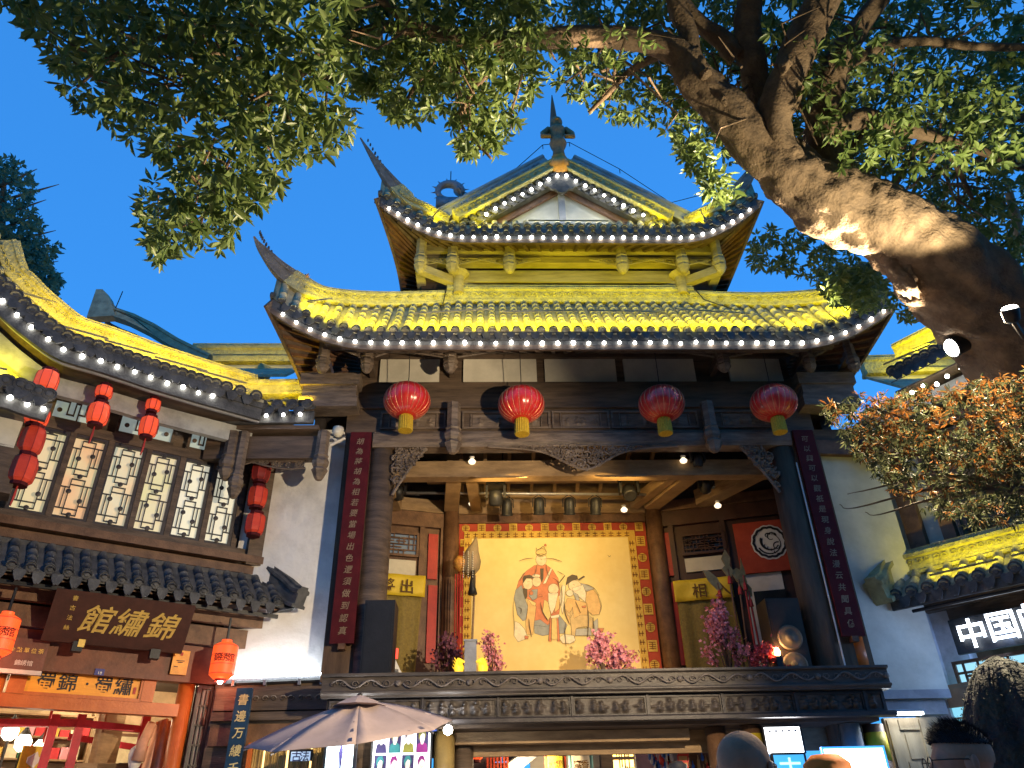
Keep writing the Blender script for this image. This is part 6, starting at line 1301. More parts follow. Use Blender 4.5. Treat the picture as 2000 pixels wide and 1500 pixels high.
# lit panels: posters, screens, neon
def panel(x0, y0, x1, y1, Y, lab, c, s_, name='light_box', cat='light box', fm=blackm, zlow=None, lightp=0, zb=None):
    a, b = onY(x0, (y0+y1)/2, Y).x, onY(x1, (y0+y1)/2, Y).x; z1 = onY((x0+x1)/2, y0, Y).z; z0 = zlow if zlow is not None else onY((x0+x1)/2, y1, Y).z
    t = thing(name, ((a+b)/2, Y, z0), lab, cat); MB().box(a, b, Y, Y+.02, z0, z1).build('screen', glow('screen_'+lab[:14].replace(' ', '_'), c, s_), t)
    f = MB(); w = .03; f.box(a-w, b+w, Y-.01, Y+.05, z1+.002, z1+w).box(a-w, a-.002, Y-.01, Y+.05, z0, z1).box(b+.002, b+w, Y-.01, Y+.05, z0, z1).box(a-w, b+w, Y+.022, Y+.06, z0, z1); f.build('frame', fm, t)
    if lightp: area('light', ((a+b)/2, Y-.06, (z0+z1)/2), ((a+b)/2, Y-3, (z0+z1)/2-.5), b-a, z1-z0, c, lightp, t)
    return t, a, b, z0, z1
t, a, b, z0, z1 = panel(729, 1418, 840, 1500, 12.6, 'white lit poster box with eight ink portraits beside the bronze column', (1,1,1), .9, 'poster_box', 'poster', zlow=1.4, lightp=10)
inkp = [mat('ink_violet', (.04,.03,.12), .6), mat('ink_teal', (.03,.2,.22), .6), mat('ink_olive', (.25,.25,.05), .6), mat('ink_plum', (.25,.02,.2), .6)]
for r_ in range(3):
    for c_ in range(4):
        cx = a+(b-a)*(.14+.24*c_); cz = z1-.2-.36*r_; w = (b-a)*.1; m_ = inkp[(r_*3+c_) % 4]; mm = MB()
        mm.prism([(cx-w, cz-.17), (cx+w, cz-.17), (cx+w*.8, cz-.06), (cx+w*.3, cz-.03), (cx-w*.3, cz-.03), (cx-w*.8, cz-.06)], 12.588, 12.598)
        mm.build('portrait_shoulders', m_, t); V = [(cx+w*.55*math.cos(q), 12.592, cz+.05+.075*math.sin(q)) for q in [k*.5236 for k in range(12)]]
        MB().prism([(cx-w*.42, cz+.09), (cx-w*.42, cz), (cx-w*.2, cz-.06), (cx+w*.15, cz-.06), (cx+w*.4, cz+.0), (cx+w*.42, cz+.09), (cx, cz+.13)], 12.587, 12.5875).build('portrait_face', plaster, t)
        if (r_+c_) % 2: MB().box(cx-w*1.05, cx+w*1.05, 12.594, 12.599, cz-.17, cz+.16).build('portrait_ground', inkp[0], t)
        MB().prism([(cx-w*.6, cz), (cx-w*.7, cz+.08), (cx-w*.4, cz+.14), (cx+w*.3, cz+.15), (cx+w*.65, cz+.08), (cx+w*.5, cz+.02), (cx+w*.45, cz+.08), (cx+.0, cz+.1), (cx-w*.35, cz+.06)], 12.586, 12.597).build('portrait_hair', inkp[(r_+c_*2) % 4], t)
t, a, b, z0, z1 = panel(841, 1418, 853, 1428, 12.58, 'tiny blue house number plate beside the poster box', (.06,.12,.5), .25, 'house_number', 'sign'); letters(MB(), '18', lambda i: ((a+(b-a)*(.35+.3*i), 12.574, (z0+z1)/2), (1,0,0), (0,0,1)), .06, 0).build('lettering', plaster, t)
t, a, b, z0, z1 = panel(637, 1452, 692, 1500, 12.3, 'white and blue lit box with a jagged dark crack pattern under the parasol', (.75,.95,1), 1.3, zlow=1.6); MB().prism([(a+(b-a)*.45, z0), (a+(b-a)*.55, z0), (a+(b-a)*.5, (z0+z1)/2), (a+(b-a)*.6, z1-.1), (a+(b-a)*.52, z1), (a+(b-a)*.44, z1-.12), (a+(b-a)*.5, z1-.3)], 12.288, 12.298).build('dark_band', inkp[0], t); MB().box(a-.02, b+.02, 12.25, 12.29, z1-.55, z1-.48).build('shelf', greym, t)
t = thing('bamboo_blind_window', (-3.2, 12.7, 0), 'shop window with warm lit bamboo blinds under the parasol', 'window'); a, b, zt = onY(492, 1475, 12.7).x, onY(634, 1475, 12.7).x, onY(560, 1457, 12.7).z
MB().box(a, b, 12.78, 12.8, 1.2, zt).build('lit_backing', glow('blind_glow', (1,.62,.22), 1.3), t); bm = mat('bamboo', (.5,.32,.1), .5)
BB = MB().lathe([(.018,1.2),(.018,zt)], (0,0,0), 6).mesh('bamboo_slat', bm, True); n = 34
for k in range(n):
    if k % 11 != 5: inst('bamboo_slat', BB, Matrix.Translation((a+(b-a)*(k+.5)/n, 12.72+.01*(k % 3), 0)), t)
MB().box(a-.06, a, 12.65, 12.8, 1.2, zt+.05).build('frame_post', orangew, t); MB().box(b, b+.06, 12.65, 12.8, 1.2, zt+.05).build('frame_post', wood, t); MB().box(a, b, 12.65, 12.8, zt, zt+.06).build('frame_head', wood, t)
t, a, b, z0, z1 = panel(568, 1468, 606, 1486, 12.5, 'small pale blue shop placard with dark characters before the bamboo blinds', (.45,.6,.8), .35, 'placard', 'sign'); letters(MB(), '古法', lambda i: ((a+(b-a)*(.3+.4*i), 12.49, (z0+z1)/2), (1,0,0), (0,0,1)), .15, 0).build('lettering', inkp[0], t)
for x, y, lab, r_ in ((683, 1438, 'glaring white bulb of the pair hung under the parasol, over the crack-patterned box', .05), (694, 1437, 'second glaring white bulb of the pair under the parasol, nearer the poster', .05), (875, 1426, 'round white bulb in front of the bronze column', .07)):
    p = onY(x, y, 12.2); t = thing('shop_bulb', p, lab, 'bulb'); MB().lathe([(.01,-r_),(r_*.8,-r_*.6),(r_,0),(r_*.8,r_*.6),(.02,r_)], p, 12).build('globe', bulbm, t, True); MB().tube([p + Vector((0,0,r_)), p + Vector((0,.1,.3))], .008, 4).build('cord', blackm, t); point('light', p + Vector((0,-.12,-.02)), .05, (.9,.95,1), 9, t)
panel(1331, 1420, 1359, 1455, 13.5, 'white glowing upright screen beside the framed photograph', (.92,.95,1), 2.0, 'display_screen', 'screen')
t, a, b, z0, z1 = panel(1364, 1422, 1382, 1452, 13.4, 'dark framed photograph hanging beside the upright white screen', (.35,.3,.28), .2, 'framed_photo', 'picture'); 
for k in range(3): MB().prism([(a+.03+k*.06, z0+.03), (a+.07+k*.06, z0+.03), (a+.06+k*.06, z0+.2), (a+.05+k*.06, z0+.24), (a+.04+k*.06, z0+.2)], 13.39, 13.398).build('figure', blackm, t)
t, a, b, z0, z1 = panel(1496, 1420, 1566, 1472, 12.5, 'large white glowing light box near the yellow-sleeved column', (.95,.97,1), 2.2, lightp=14)
for k in range(5): MB().box(a+.06+k*.1, a+.1+k*.1, 12.488, 12.498, z1-.07, z1-.04).build('faint_mark', greym, t)
panel(1612, 1462, 1728, 1500, 12.2, 'wide white glowing screen with a bright blue rim beside the wooden door', (.9,.97,1), 2.4, 'display_screen', 'screen', glow('blue_rim', (.05,.3,1), .8), 1.7, 14)
t, a, b, z0, z1 = panel(1512, 1474, 1572, 1500, 12.45, 'bright blue lit sign with a white character below the big light box', (.05,.35,.75), .55, 'blue_sign', 'sign', zlow=2.0)
letters(MB(), '古', lambda i: (((a+b)/2, 12.438, z1-.2), (1,0,0), (0,0,1)), .34, 0).build('lettering', glow('cyan_letters', (.4,.9,.9), .8), t)
t, a, b, z0, z1 = panel(1262, 1440, 1288, 1462, 14.2, 'tilted pink and white neon sign at the passage corner', (1,.85,1), 1.4, 'neon_sign', 'sign'); MB().box(a, b, 14.18, 14.198, z0-.06, z0-.02).build('pink_tube', glow('pink_neon', (1,.06,.25), 2), t); letters(MB(), '茶古', lambda i: ((a+(b-a)*(.3+.4*i), 14.19, (z0+z1)/2), (1,0,0), (0,0,1)), .14, 0).build('lettering', mat('neon_ink', (.2,.1,.3), .5), t)
# shelf of hanging goods
t = thing('goods_shelf', (4.6, 13.8, 0), 'wooden wall rack crowded with small colourful hanging goods', 'rack'); a, b = onY(1335, 1480, 13.9).x, onY(1412, 1480, 13.9).x
MB().box(a, b, 13.95, 14.05, 0, onY(1370, 1458, 13.9).z).build('back_board', woodb, t); MB().box(a, b, 13.8, 13.95, onY(1370, 1460, 13.9).z, onY(1370, 1458, 13.9).z+.03).build('rail', woodl, t)
gm_ = [mat('goods_'+k, c, .5) for k, c in dict(red=(.6,.05,.04), blue=(.05,.15,.5), white=(.7,.66,.6), tan=(.5,.3,.12), yellow=(.7,.5,.08)).items()]; rnd = random.Random(8); zt = onY(1370, 1462, 13.9).z
for k in range(34):
    x = rnd.uniform(a+.03, b-.03); z = zt - rnd.uniform(.02, .5); h = rnd.uniform(.12, .26); MB().lathe([(.006,z),(.012,z-.05),(.025,z-.07),(.03,z-h),(.01,z-h-.02)], (x, 13.9+rnd.uniform(-.05,.05), 0), 6).build('hanging_item', rnd.choice(gm_), t)
for k in range(26):
    x = onY(rnd.uniform(1268, 1312), 1480, 13.9).x; z = onY(1290, rnd.uniform(1466, 1495), 13.9).z; MB().lathe([(.006,z+.06),(.03,z),(.03,z-.08),(.01,z-.1)], (x, 13.88, 0), 6).build('hanging_item', rnd.choice(gm_[:3]), t)
for k in range(3):
    p = onY(1334, 1468+13*k, 13.5); MB().box(p.x-.09, p.x+.09, 13.5, 13.52, p.z-.05, p.z+.05).build('red_tag', gm_[0], t); MB().box(p.x-.07, p.x+.07, 13.494, 13.498, p.z-.03, p.z+.03).build('tag_window', gm_[3], t)
# wooden door and strip lamp right of the stage
t = thing('wooden_door', (6.9, 13.0, 0), 'pale wooden panelled door below the cream-tinted wall', 'door'); MB().box(6.42, 7.35, 13.02, 13.12, 0, 3.18).build('leaf', mat('pale_door_wood', (.34,.27,.17), .55, (.26,.2,.12), 4, .2, 20, stretch=(3,3,.4)), t); pdw = bpy.data.materials['pale_door_wood']
for x0_, x1_ in ((6.45, 6.62), (6.98, 7.12)): MB().box(x0_, x1_, 12.985, 13.018, 0, 3.15).build('stile', pdw, t)
MB().box(6.64, 6.96, 12.99, 13.018, 3.0, 3.15).build('rail', pdw, t); MB().box(6.64, 6.96, 12.99, 13.018, 2.42, 2.54).build('rail', pdw, t); MB().box(6.7, 6.9, 13.0, 13.018, 2.58, 2.95).build('panel', pdw, t)
t = thing('strip_lamp', (6.75, 12.85, 3.2), 'short white strip lamp above the wooden door', 'lamp'); MB().box(6.42, 7.0, 12.82, 12.9, 3.2, 3.24).build('diffuser', glow('strip_white', (.9,.95,1), 7), t); MB().box(6.4, 7.02, 12.81, 12.99, 3.243, 3.28).build('housing', greym, t); area('light', (6.7, 12.8, 3.22), (6.7, 12.2, 2.4), .55, .05, COOL, 6, t)
for x, lab in ((1, 'warm'), (4.2, 'warm')):
    t = thing('passage_lamp', (x, 16.0, 3.1), 'warm ceiling lamp inside the passage', 'lamp', 'passage ceiling lamps'); MB().lathe([(.12,3.16),(.12,3.2)], (x, 16.2, 0), 14).build('lens', warmb, t); MB().lathe([(.14,3.203),(.14,3.26)], (x, 16.2, 0), 14).build('rim', blackm, t); point('light', (x, 16.2, 3.0), .1, (1,.72,.4), 70, t)
# ================================================================== PARASOL, ROCK, PEOPLE
ap_ = onD(702, 1368, 9.5); t = thing('parasol', (ap_.x, ap_.y, 0), 'greyish pink open market parasol before the poster box', 'parasol')
cl = mat('parasol_cloth', (.4,.31,.29), .85, (.33,.26,.245), 3, .15, 15); Lp, Rp = onD(490, 1452, 9.5), onD(886, 1411, 9.5); axx = (Rp-Lp)/2; cen = (Lp+Rp)/2; axy = Vector((-axx.y, axx.x, 0)).normalized()*axx.length + Vector((0, 0, .3))
for k in range(8):
    a0, a1 = math.pi*k/4+.28, math.pi*(k+1)/4+.28
    def pp(u, v, a0=a0, a1=a1):
        e0, e1 = cen + axx*math.cos(a0) + axy*math.sin(a0), cen + axx*math.cos(a1) + axy*math.sin(a1); e = e0.lerp(e1, u) + (cen-e0.lerp(e1,u))*(.02*math.sin(math.pi*u)); p = ap_.lerp(e, v); p.z += -.07*math.sin(math.pi*v)*math.sin(math.pi*u) + .05*math.sin(math.pi*v); return p
    MB().sheet(pp, 7, 7, (0,0,-.006)).build('canopy_panel', cl, t, True)
    e = cen + axx*math.cos(a0) + axy*math.sin(a0); MB().tube([ap_ - Vector((0,0,.08)), ap_.lerp(e, .5) + Vector((0,0,-.03)), e - Vector((0,0,.035))], .012, 5).build('rib', greym, t)
MB().lathe([(.34,-.09),(.2,-.02),(.06,.03),(.01,.04)], ap_ + Vector((0,0,.02)), 8).build('vent_cap', cl, t); MB().lathe([(.03,.03),(.035,.07),(.01,.09)], ap_, 8).build('finial', blackm, t)
MB().tube([ap_ - Vector((0,0,.05)), Vector((ap_.x, ap_.y, 0))], .025, 8).build('pole', greym, t); MB().lathe([(.3,0),(.3,.06),(.05,.1)], (ap_.x, ap_.y, 0), 12).build('base', greyst, t)
# mossy rock
rk = onD(1945, 1275, 4.3); rnd = random.Random(11); ph = [rnd.uniform(0, 6) for _ in range(12)]
def rockp(u, v):
    a = u*2*math.pi; h = rk.z; t_ = v; r_ = .52*(math.cos(t_*math.pi/2)**.55)*(1+.1*math.sin(3*a+ph[0]+t_*3)+.06*math.sin(7*a+ph[1]+6*t_)+.04*math.sin(13*a+ph[2]+11*t_)) + .02
    return (rk.x + .05 + r_*math.cos(a) + .1*(1-t_), rk.y + .1 + r_*math.sin(a), h*t_**.9)
t = thing('mossy_rock', (rk.x, rk.y, 0), 'tall dark mossy garden rock behind the man with the faded haircut', 'rock')
moss = mat('moss_rock', (.035,.045,.035), .9, (.02,.022,.03), 7, .8, 22, dist=.06); MB().grid(64, 40, rockp).build('stone', moss, t, True)
lv = MB()
for k in range(2600):
    u, v = rnd.random(), rnd.uniform(.3, .99); p = Vector(rockp(u, v)); n = (p - Vector((rk.x, rk.y, p.z*.8))).normalized(); s1 = n.orthogonal().normalized(); q = Matrix.Rotation(rnd.uniform(0, 6.28), 3, n); s1 = q @ s1; s2 = n.cross(s1); L_ = rnd.uniform(.008,.02)
    lv.add([p, p+s1*L_*.5+s2*L_*.25+n*.01, p+s1*L_+n*.006, p+s1*L_*.5-s2*L_*.25+n*.01], [(0,1,2,3)])
lv.build('moss_tufts', mat('moss_leaf', (.05,.06,.045), .8, island=.5, bump=0), t, kind='stuff')
# people ------------------------------------------------------------
skin = mat('skin', (.42,.24,.16), .55, (.36,.2,.13), 8, .1, 60); hairm = mat('black_hair', (.012,.011,.014), .6, (.008,.008,.01), 30, .5, 120); stub = mat('stubble_skin', (.42,.26,.17), .8, (.28,.18,.12), 9, .15, 120)
def ell3(mb, c, r, M=None, n=18, m=12):
    V = []
    for i in range(m+1):
        th = math.pi*i/m
        for j in range(n):
            a = 2*math.pi*j/n; p = Vector((r[0]*math.sin(th)*math.cos(a), r[1]*math.sin(th)*math.sin(a), r[2]*math.cos(th)))
            if M is not None: p = M @ p
            V.append(p + Vector(c))
    mb.add(V, [(i*n+j, (i+1)*n+j, (i+1)*n+(j+1) % n, i*n+(j+1) % n) for i in range(m) for j in range(n)])
def person(px_, py_, d, face, lab, shirt, hair, top_off=.0):
    """face: heading of the face in degrees, 0 = away from the camera (+Y), 90 = to the left (-X)"""
    tp = onD(px_, py_, d); H = tp.z - top_off; base = Vector((tp.x, tp.y, 0)); s = H/1.75; rot = Matrix.Rotation(R(face), 4, 'Z')
    t = thing('person', base, lab, 'person'); B = MB(); hz = H-.118*s
    ell3(B, (0,0,hz), (.074*s,.094*s,.112*s)); ell3(B, (0,-.014*s,hz+.03*s), (.083*s,.1*s,.088*s)); ell3(B, (0,.03*s,hz-.06*s), (.062*s,.075*s,.075*s)); ell3(B, (0,.098*s,hz-.02*s), (.016*s,.02*s,.026*s)); ell3(B, (0,.085*s,hz-.065*s), (.03*s,.018*s,.012*s)); ell3(B, (0,.085*s,hz+.018*s), (.05*s,.014*s,.01*s)); ell3(B, (0,.07*s,hz-.105*s), (.03*s,.025*s,.02*s))
    B.tube([(0,-.01*s,hz-.05*s), (0,-.02*s,hz-.16*s), (0,-.015*s,hz-.24*s)], [.058*s,.056*s,.075*s], 12)
    z = lambda k: k*s
    prof = [(.1,.09,1.46),(.19,.11,1.42),(.2,.12,1.32),(.185,.12,1.2),(.165,.11,1.08),(.175,.12,.95),(.17,.12,.88)]; V = []; n = 20
    for a, b, c in prof:
        for j in range(n): q = 2*math.pi*j/n; V.append((a*s*math.cos(q), b*s*math.sin(q), c*s))
    B.add(V, [(i*n+j, i*n+(j+1) % n, (i+1)*n+(j+1) % n, (i+1)*n+j) for i in range(len(prof)-1) for j in range(n)] + [tuple(range(n)), tuple(range((len(prof)-1)*n, len(prof)*n))[::-1]])
    for sg in (-1, 1):
        B.tube([(sg*.17*s,0,z(1.4)), (sg*.22*s,-.02*s,z(1.1)), (sg*.22*s,.05*s,z(.86))], [.062*s,.048*s,.034*s], 10)
        B.tube([(sg*.09*s,0,z(.92)), (sg*.1*s,.01*s,z(.48)), (sg*.1*s,-.01*s,z(.08))], [.095*s,.062*s,.042*s], 12); B.tube([(sg*.1*s,-.04*s,z(.04)), (sg*.1*s,.17*s,z(.03))], [.045*s,.035*s], 10)
        B.tube([(sg*.22*s,.05*s,z(.86)), (sg*.22*s,.07*s,z(.79))], [.036*s,.03*s], 8)
        for f in range(4): B.tube([(sg*.22*s,.04*s+f*.016*s,z(.8)), (sg*.215*s,.06*s+f*.017*s,z(.71+.01*abs(f-1))), (sg*.2*s,.075*s+f*.016*s,z(.675+.01*abs(f-1)))], [.0105*s,.0095*s,.008*s], 6)
        B.tube([(sg*.2*s,.08*s,z(.83)), (sg*.18*s,.11*s,z(.77)), (sg*.175*s,.115*s,z(.735))], [.012*s,.011*s,.009*s], 6)
    o = B.build('body', skin, t, True); o.matrix_basis = Matrix.Translation(base) @ rot; WM[o.name] = o.matrix_basis
    rm = o.modifiers.new('Remesh', 'REMESH'); rm.mode = 'VOXEL'; rm.voxel_size = .011; rm.use_smooth_shade = True; sm = o.modifiers.new('Smooth', 'SMOOTH'); sm.iterations = 6; sm.factor = .5
    def child(mb, name, m, smooth=True):
        c = mb.build(name, m, t, smooth); c.matrix_basis = Matrix.Translation(base) @ rot; return c
    for sg in (-1, 1):
        e = MB(); V = [(0, .012*math.cos(q)*1.4-.012, .033*math.sin(q)*1.0 + .004*math.cos(q)) for q in [k*.5236 for k in range(12)]]
        ell3(e, (sg*.082*s,-.006*s,hz-.012*s), (.01*s,.02*s,.034*s), Matrix.Rotation(R(sg*18), 4, 'Z') @ Matrix.Rotation(R(-12), 4, 'X')); ell3(e, (sg*.09*s,-.018*s,hz-.002*s), (.008*s,.012*s,.026*s)); child(e, 'ear', skin)
    sh = MB(); V = []
    for a, b, c in [(.085,.085,1.485)] + [(a+.012, b+.012, c) for a, b, c in prof]:
        for j in range(n): q = 2*math.pi*j/n; V.append((a*s*math.cos(q), b*s*math.sin(q)-.01*s*(c > 1.45), c*s))
    sh.add(V, [(i*n+j, i*n+(j+1) % n, (i+1)*n+(j+1) % n, (i+1)*n+j) for i in range(len(prof)) for j in range(n)])
    for sg in (-1, 1): sh.tube([(sg*.165*s,0,z(1.4)), (sg*.215*s,-.01*s,z(1.22))], [.078*s,.066*s], 12, caps=False)
    child(sh, 'shirt', shirt)
    tr = MB()
    for sg in (-1, 1): tr.tube([(sg*.085*s,0,z(.96)), (sg*.1*s,.01*s,z(.48)), (sg*.1*s,-.01*s,z(.1))], [.108*s,.075*s,.06*s], 14)
    child(tr, 'trousers', mat('dark_trousers', (.03,.03,.04), .8) if 'dark_trousers' not in bpy.data.materials else bpy.data.materials['dark_trousers'])
    def scalp(k, zmin, front, m, name, thick=0, nz=.0):
        hb = MB(); N_, Mq = 28, 12; rnd_ = random.Random(2); VV = []
        for i in range(Mq+1):
            for j in range(N_):
                a = 2*math.pi*j/N_; fr_ = math.sin(a); lim = zmin + (front-zmin)*max(0, fr_)**1.5
                th = (math.pi/2 - math.asin(max(-.95, min(.95, lim))))*i/Mq; g_ = k + thick*math.cos(th)*(1+.25*max(0, fr_)) + nz*rnd_.uniform(-1,1)
                VV.append((.083*s*g_*math.sin(th)*math.cos(a), -.014*s + .1*s*g_*math.sin(th)*math.sin(a), hz + .03*s + .088*s*g_*math.cos(th)))
        hb.add(VV, [(i*N_+j, (i+1)*N_+j, (i+1)*N_+(j+1) % N_, i*N_+(j+1) % N_) for i in range(Mq) for j in range(N_)]); return child(hb, name, m)
    def hairs(o):
        rs_ = random.Random(6); hb = MB()
        for k in range(2600):
            a = rs_.uniform(0, 6.28); fr_ = math.sin(a); th = rs_.uniform(0, 1)**.6*(1.22 - .12*max(0, fr_)); n_ = Vector((.08*math.sin(th)*math.cos(a), .1*math.sin(th)*math.sin(a), .098*math.cos(th)))*s
            p = n_*(1.02+.1*math.cos(th)) + Vector((0, -.012*s, hz+.02*s)); d = (n_.normalized()*.7 + Vector((rs_.gauss(0,.25), .5*math.cos(th)+rs_.gauss(0,.2), .1))).normalized(); L_ = s*rs_.uniform(.012, .03)*(.35+.9*math.cos(th)*(1+.4*max(0, fr_))); sd_ = d.orthogonal().normalized()*.0016
            hb.add([p-sd_, p+sd_, p+d*L_], [(0,1,2)])
        c = child(hb, 'hair_strands', hairm, False); c['kind'] = 'stuff'
    if hair == 'shaved': scalp(1.012, -.35, .5, stub, 'shaved_hair')
    if hair == 'fade': scalp(1.012, -.35, .35, stub, 'faded_sides'); hairs(scalp(1.03, .32, .42, hairm, 'hair', .12, .015))
    if hair == 'hat':
        hh = MB(); hh.lathe([(.16*s, hz+.0*s), (.155*s, hz+.015*s), (.108*s, hz+.03*s), (.1*s, hz+.1*s), (.06*s, hz+.135*s), (.01, hz+.14*s)], (0,0,0), 20); child(hh, 'sun_hat', shirt)
    if hair != 'hat':
        gl = MB(); 
        for sg in (-1, 1):
            gl.tube([(sg*.034*s+.026*s*math.cos(q), .112*s, hz+.005*s+.02*s*math.sin(q)) for q in [k*.5236 for k in range(13)]], .0022, 5); gl.tube([(sg*.06*s,.11*s,hz+.012*s), (sg*.082*s,.06*s,hz+.012*s), (sg*.088*s,-.0*s,hz+.01*s), (sg*.086*s,-.02*s,hz-.012*s)], .0024, 5)
        gl.tube([(-.01*s,.112*s,hz+.01*s), (.01*s,.112*s,hz+.01*s)], .002, 5); child(gl, 'glasses', blackm)
    return t
person(1446, 1429, 2.75, -38, 'man with a shaved head and glasses seen from behind', mat('grey_shirt', (.2,.2,.22), .8), 'shaved', .0)
person(1852, 1407, 3.0, 78, 'man in profile with glasses and a faded black haircut before the mossy rock', mat('navy_shirt', (.03,.04,.07), .8), 'fade', .028)
person(1610, 1474, 3.6, 10, 'person in a bright orange sun hat seen from behind', mat('orange_cloth_wear', (.7,.2,.02), .7), 'hat', .02)
for x, lab in ((1322, 'small dark round head-like shape, given as a hat on a stand, by the goods rack'), (1497, 'small dark round head-like shape, given as a hat on a stand, beside the shaved man')):  # unidentified dark round shapes, made up as hats on stands
    p = onD(x, 1487, 9.0); t = thing('round_dark_shape', (p.x, p.y, 0), lab, 'hat'); MB().lathe([(.18,-.16),(.17,-.14),(.12,-.13),(.11,-.04),(.06,.0),(.01,.005)], p, 16).build('crown', blackm, t, True); MB().tube([(p.x, p.y, 0), (p.x, p.y, p.z-.1)], .02, 6).build('stand', greym, t)
# ================================================================== TREES
bark = mat('bark', (.2,.135,.082), .9, (.095,.065,.042), 7, .5, 38, dist=.03, detail=12)
def leafmat(name, c, c2, rough=.42, spec=.4):
    m = bpy.data.materials.new(name); m.use_nodes = True; nt = m.node_tree; N = nt.nodes; L = nt.links; N.clear()
    out = N.new('ShaderNodeOutputMaterial'); mixs = N.new('ShaderNodeMixShader'); mixs.inputs[0].default_value = .4; pb = N.new('ShaderNodeBsdfPrincipled'); tr = N.new('ShaderNodeBsdfTranslucent'); pb.inputs['Roughness'].default_value = rough; pb.inputs['Specular IOR Level'].default_value = spec
    g = N.new('ShaderNodeNewGeometry'); mx = N.new('ShaderNodeMix'); mx.data_type = 'RGBA'; mx.inputs[6].default_value = (*c, 1); mx.inputs[7].default_value = (*c2, 1); L.new(g.outputs['Random Per Island'], mx.inputs[0])
    L.new(mx.outputs[2], pb.inputs['Base Color']); L.new(mx.outputs[2], tr.inputs['Color']); L.new(pb.outputs[0], mixs.inputs[1]); L.new(tr.outputs[0], mixs.inputs[2]); L.new(mixs.outputs[0], out.inputs[0]); return m
leafg = leafmat('leaf_green', (.085,.14,.036), (.2,.26,.075)); leafb = leafmat('leaf_blue_green', (.05,.12,.075), (.08,.165,.1)); leafo = leafmat('leaf_orange', (.2,.07,.016), (.13,.075,.024), .7, .1); leafs = leafmat('leaf_sage', (.04,.055,.025), (.085,.088,.045), .7, .1)
def inpoly(P, x, y):
    c = False; j = len(P)-1
    for i in range(len(P)):
        if (P[i][1] > y) != (P[j][1] > y) and x < (P[j][0]-P[i][0])*(y-P[i][1])/(P[j][1]-P[i][1])+P[i][0]: c = not c
        j = i
    return c
def leaves_mesh(name, pos, axis, n, L, W, droop, m, parent, cup=.25, kind=None):
    """rosettes: pos (k,3), axis (k,3), n leaves each; two folded quads a leaf"""
    k = len(pos); P = np.repeat(pos, n, 0); A = np.repeat(axis, n, 0); Ln = L*np.random.uniform(.65, 1.15, (k*n, 1)); ph = np.tile(np.arange(n)*2*np.pi/n, k) + np.repeat(np.random.uniform(0, 6.28, k), n) + np.random.normal(0, .25, k*n)
    ref = np.where(np.abs(A[:, 2:3]) < .9, np.array([[0, 0, 1.]]), np.array([[1., 0, 0]])); s1 = np.cross(A, ref); s1 /= np.linalg.norm(s1, axis=1, keepdims=True); s2 = np.cross(A, s1)
    th = np.random.uniform(.5, 1.35, (k*n, 1)); rad = s1*np.cos(ph)[:, None] + s2*np.sin(ph)[:, None]; d = A*np.cos(th) + rad*np.sin(th); d[:, 2] -= droop; d /= np.linalg.norm(d, axis=1, keepdims=True)
    sd = np.cross(d, A + np.random.normal(0, .35, A.shape)); sd /= np.linalg.norm(sd, axis=1, keepdims=True)+1e-9; nn = np.cross(sd, d); w = Ln*W
    b = P + d*Ln*.12; tip = P + d*Ln*1.12 - nn*Ln*.12; l1 = P + d*Ln*.42 + sd*w*.8 + nn*w*cup; l2 = P + d*Ln*.78 + sd*w*.75 + nn*w*cup*.7; r1 = P + d*Ln*.42 - sd*w*.8 + nn*w*cup; r2 = P + d*Ln*.78 - sd*w*.75 + nn*w*cup*.7
    V = np.stack([b, l1, l2, tip, r2, r1], 1).reshape(-1, 3); q = np.arange(k*n)*6
    Fi = np.stack([np.stack([q, q+1, q+2, q+3], 1), np.stack([q, q+3, q+4, q+5], 1)], 1).reshape(-1)
    me = bpy.data.meshes.new(name); nf = 2*k*n; me.vertices.add(len(V)); me.vertices.foreach_set('co', V.astype(np.float32).ravel()); me.loops.add(nf*4); me.loops.foreach_set('vertex_index', Fi.astype(np.int32)); me.polygons.add(nf); me.polygons.foreach_set('loop_start', (np.arange(nf)*4).astype(np.int32)); me.polygons.foreach_set('loop_total', np.full(nf, 4, np.int32)); me.update(calc_edges=True); me.materials.append(m)
    o = finish(bpy.data.objects.new(name, me), parent); return tag(o, kind=kind)
RTn, UPn, FWn, Cn = [np.array(v) for v in (RT, UP, FW, CAM)]
def scatter(poly, n, d0, d1, holes=(), clump=0, seed=0, cs=.55):
    rs = np.random.RandomState(seed); xs = [p[0] for p in poly]; ys = [p[1] for p in poly]; out = []; tries = 0
    cc = rs.uniform(-10, 10, (3, 3))
    while len(out) < n and tries < n*30:
        tries += 1; x, y = rs.uniform(min(xs), max(xs)), rs.uniform(min(ys), max(ys))
        if not inpoly(poly, x, y) or any((x-hx)**2+(y-hy)**2 < hr*hr for hx, hy, hr in holes): continue
        d = rs.uniform(d0, d1); p = Cn + (FWn + RTn*(x-1000)/F - UPn*(y-750)/F)*d
        if clump:
            q = p/cs; f = math.sin(q[0]*2.1+q[1]*1.3+1)*math.sin(q[1]*2.3-q[2]*1.1+2)*math.sin(q[2]*1.9+q[0]*.7)
            if f < rs.uniform(-1, 1)*.9 - (1-clump): continue
        out.append(p)
    return np.array(out)
def axes(k, down, seed, spread=.7, side=(0,0,0)):
    rs = np.random.RandomState(seed); a = rs.normal(0, spread, (k, 3)) + np.array(side); a[:, 2] -= down; return a/np.linalg.norm(a, axis=1, keepdims=True)
tree = thing('leaning_fig_tree', onD(2150, 1100, 6.8) * 1.0, 'big leaning tree with gnarled floodlit trunk and broad leafy crown over the stage', 'tree')
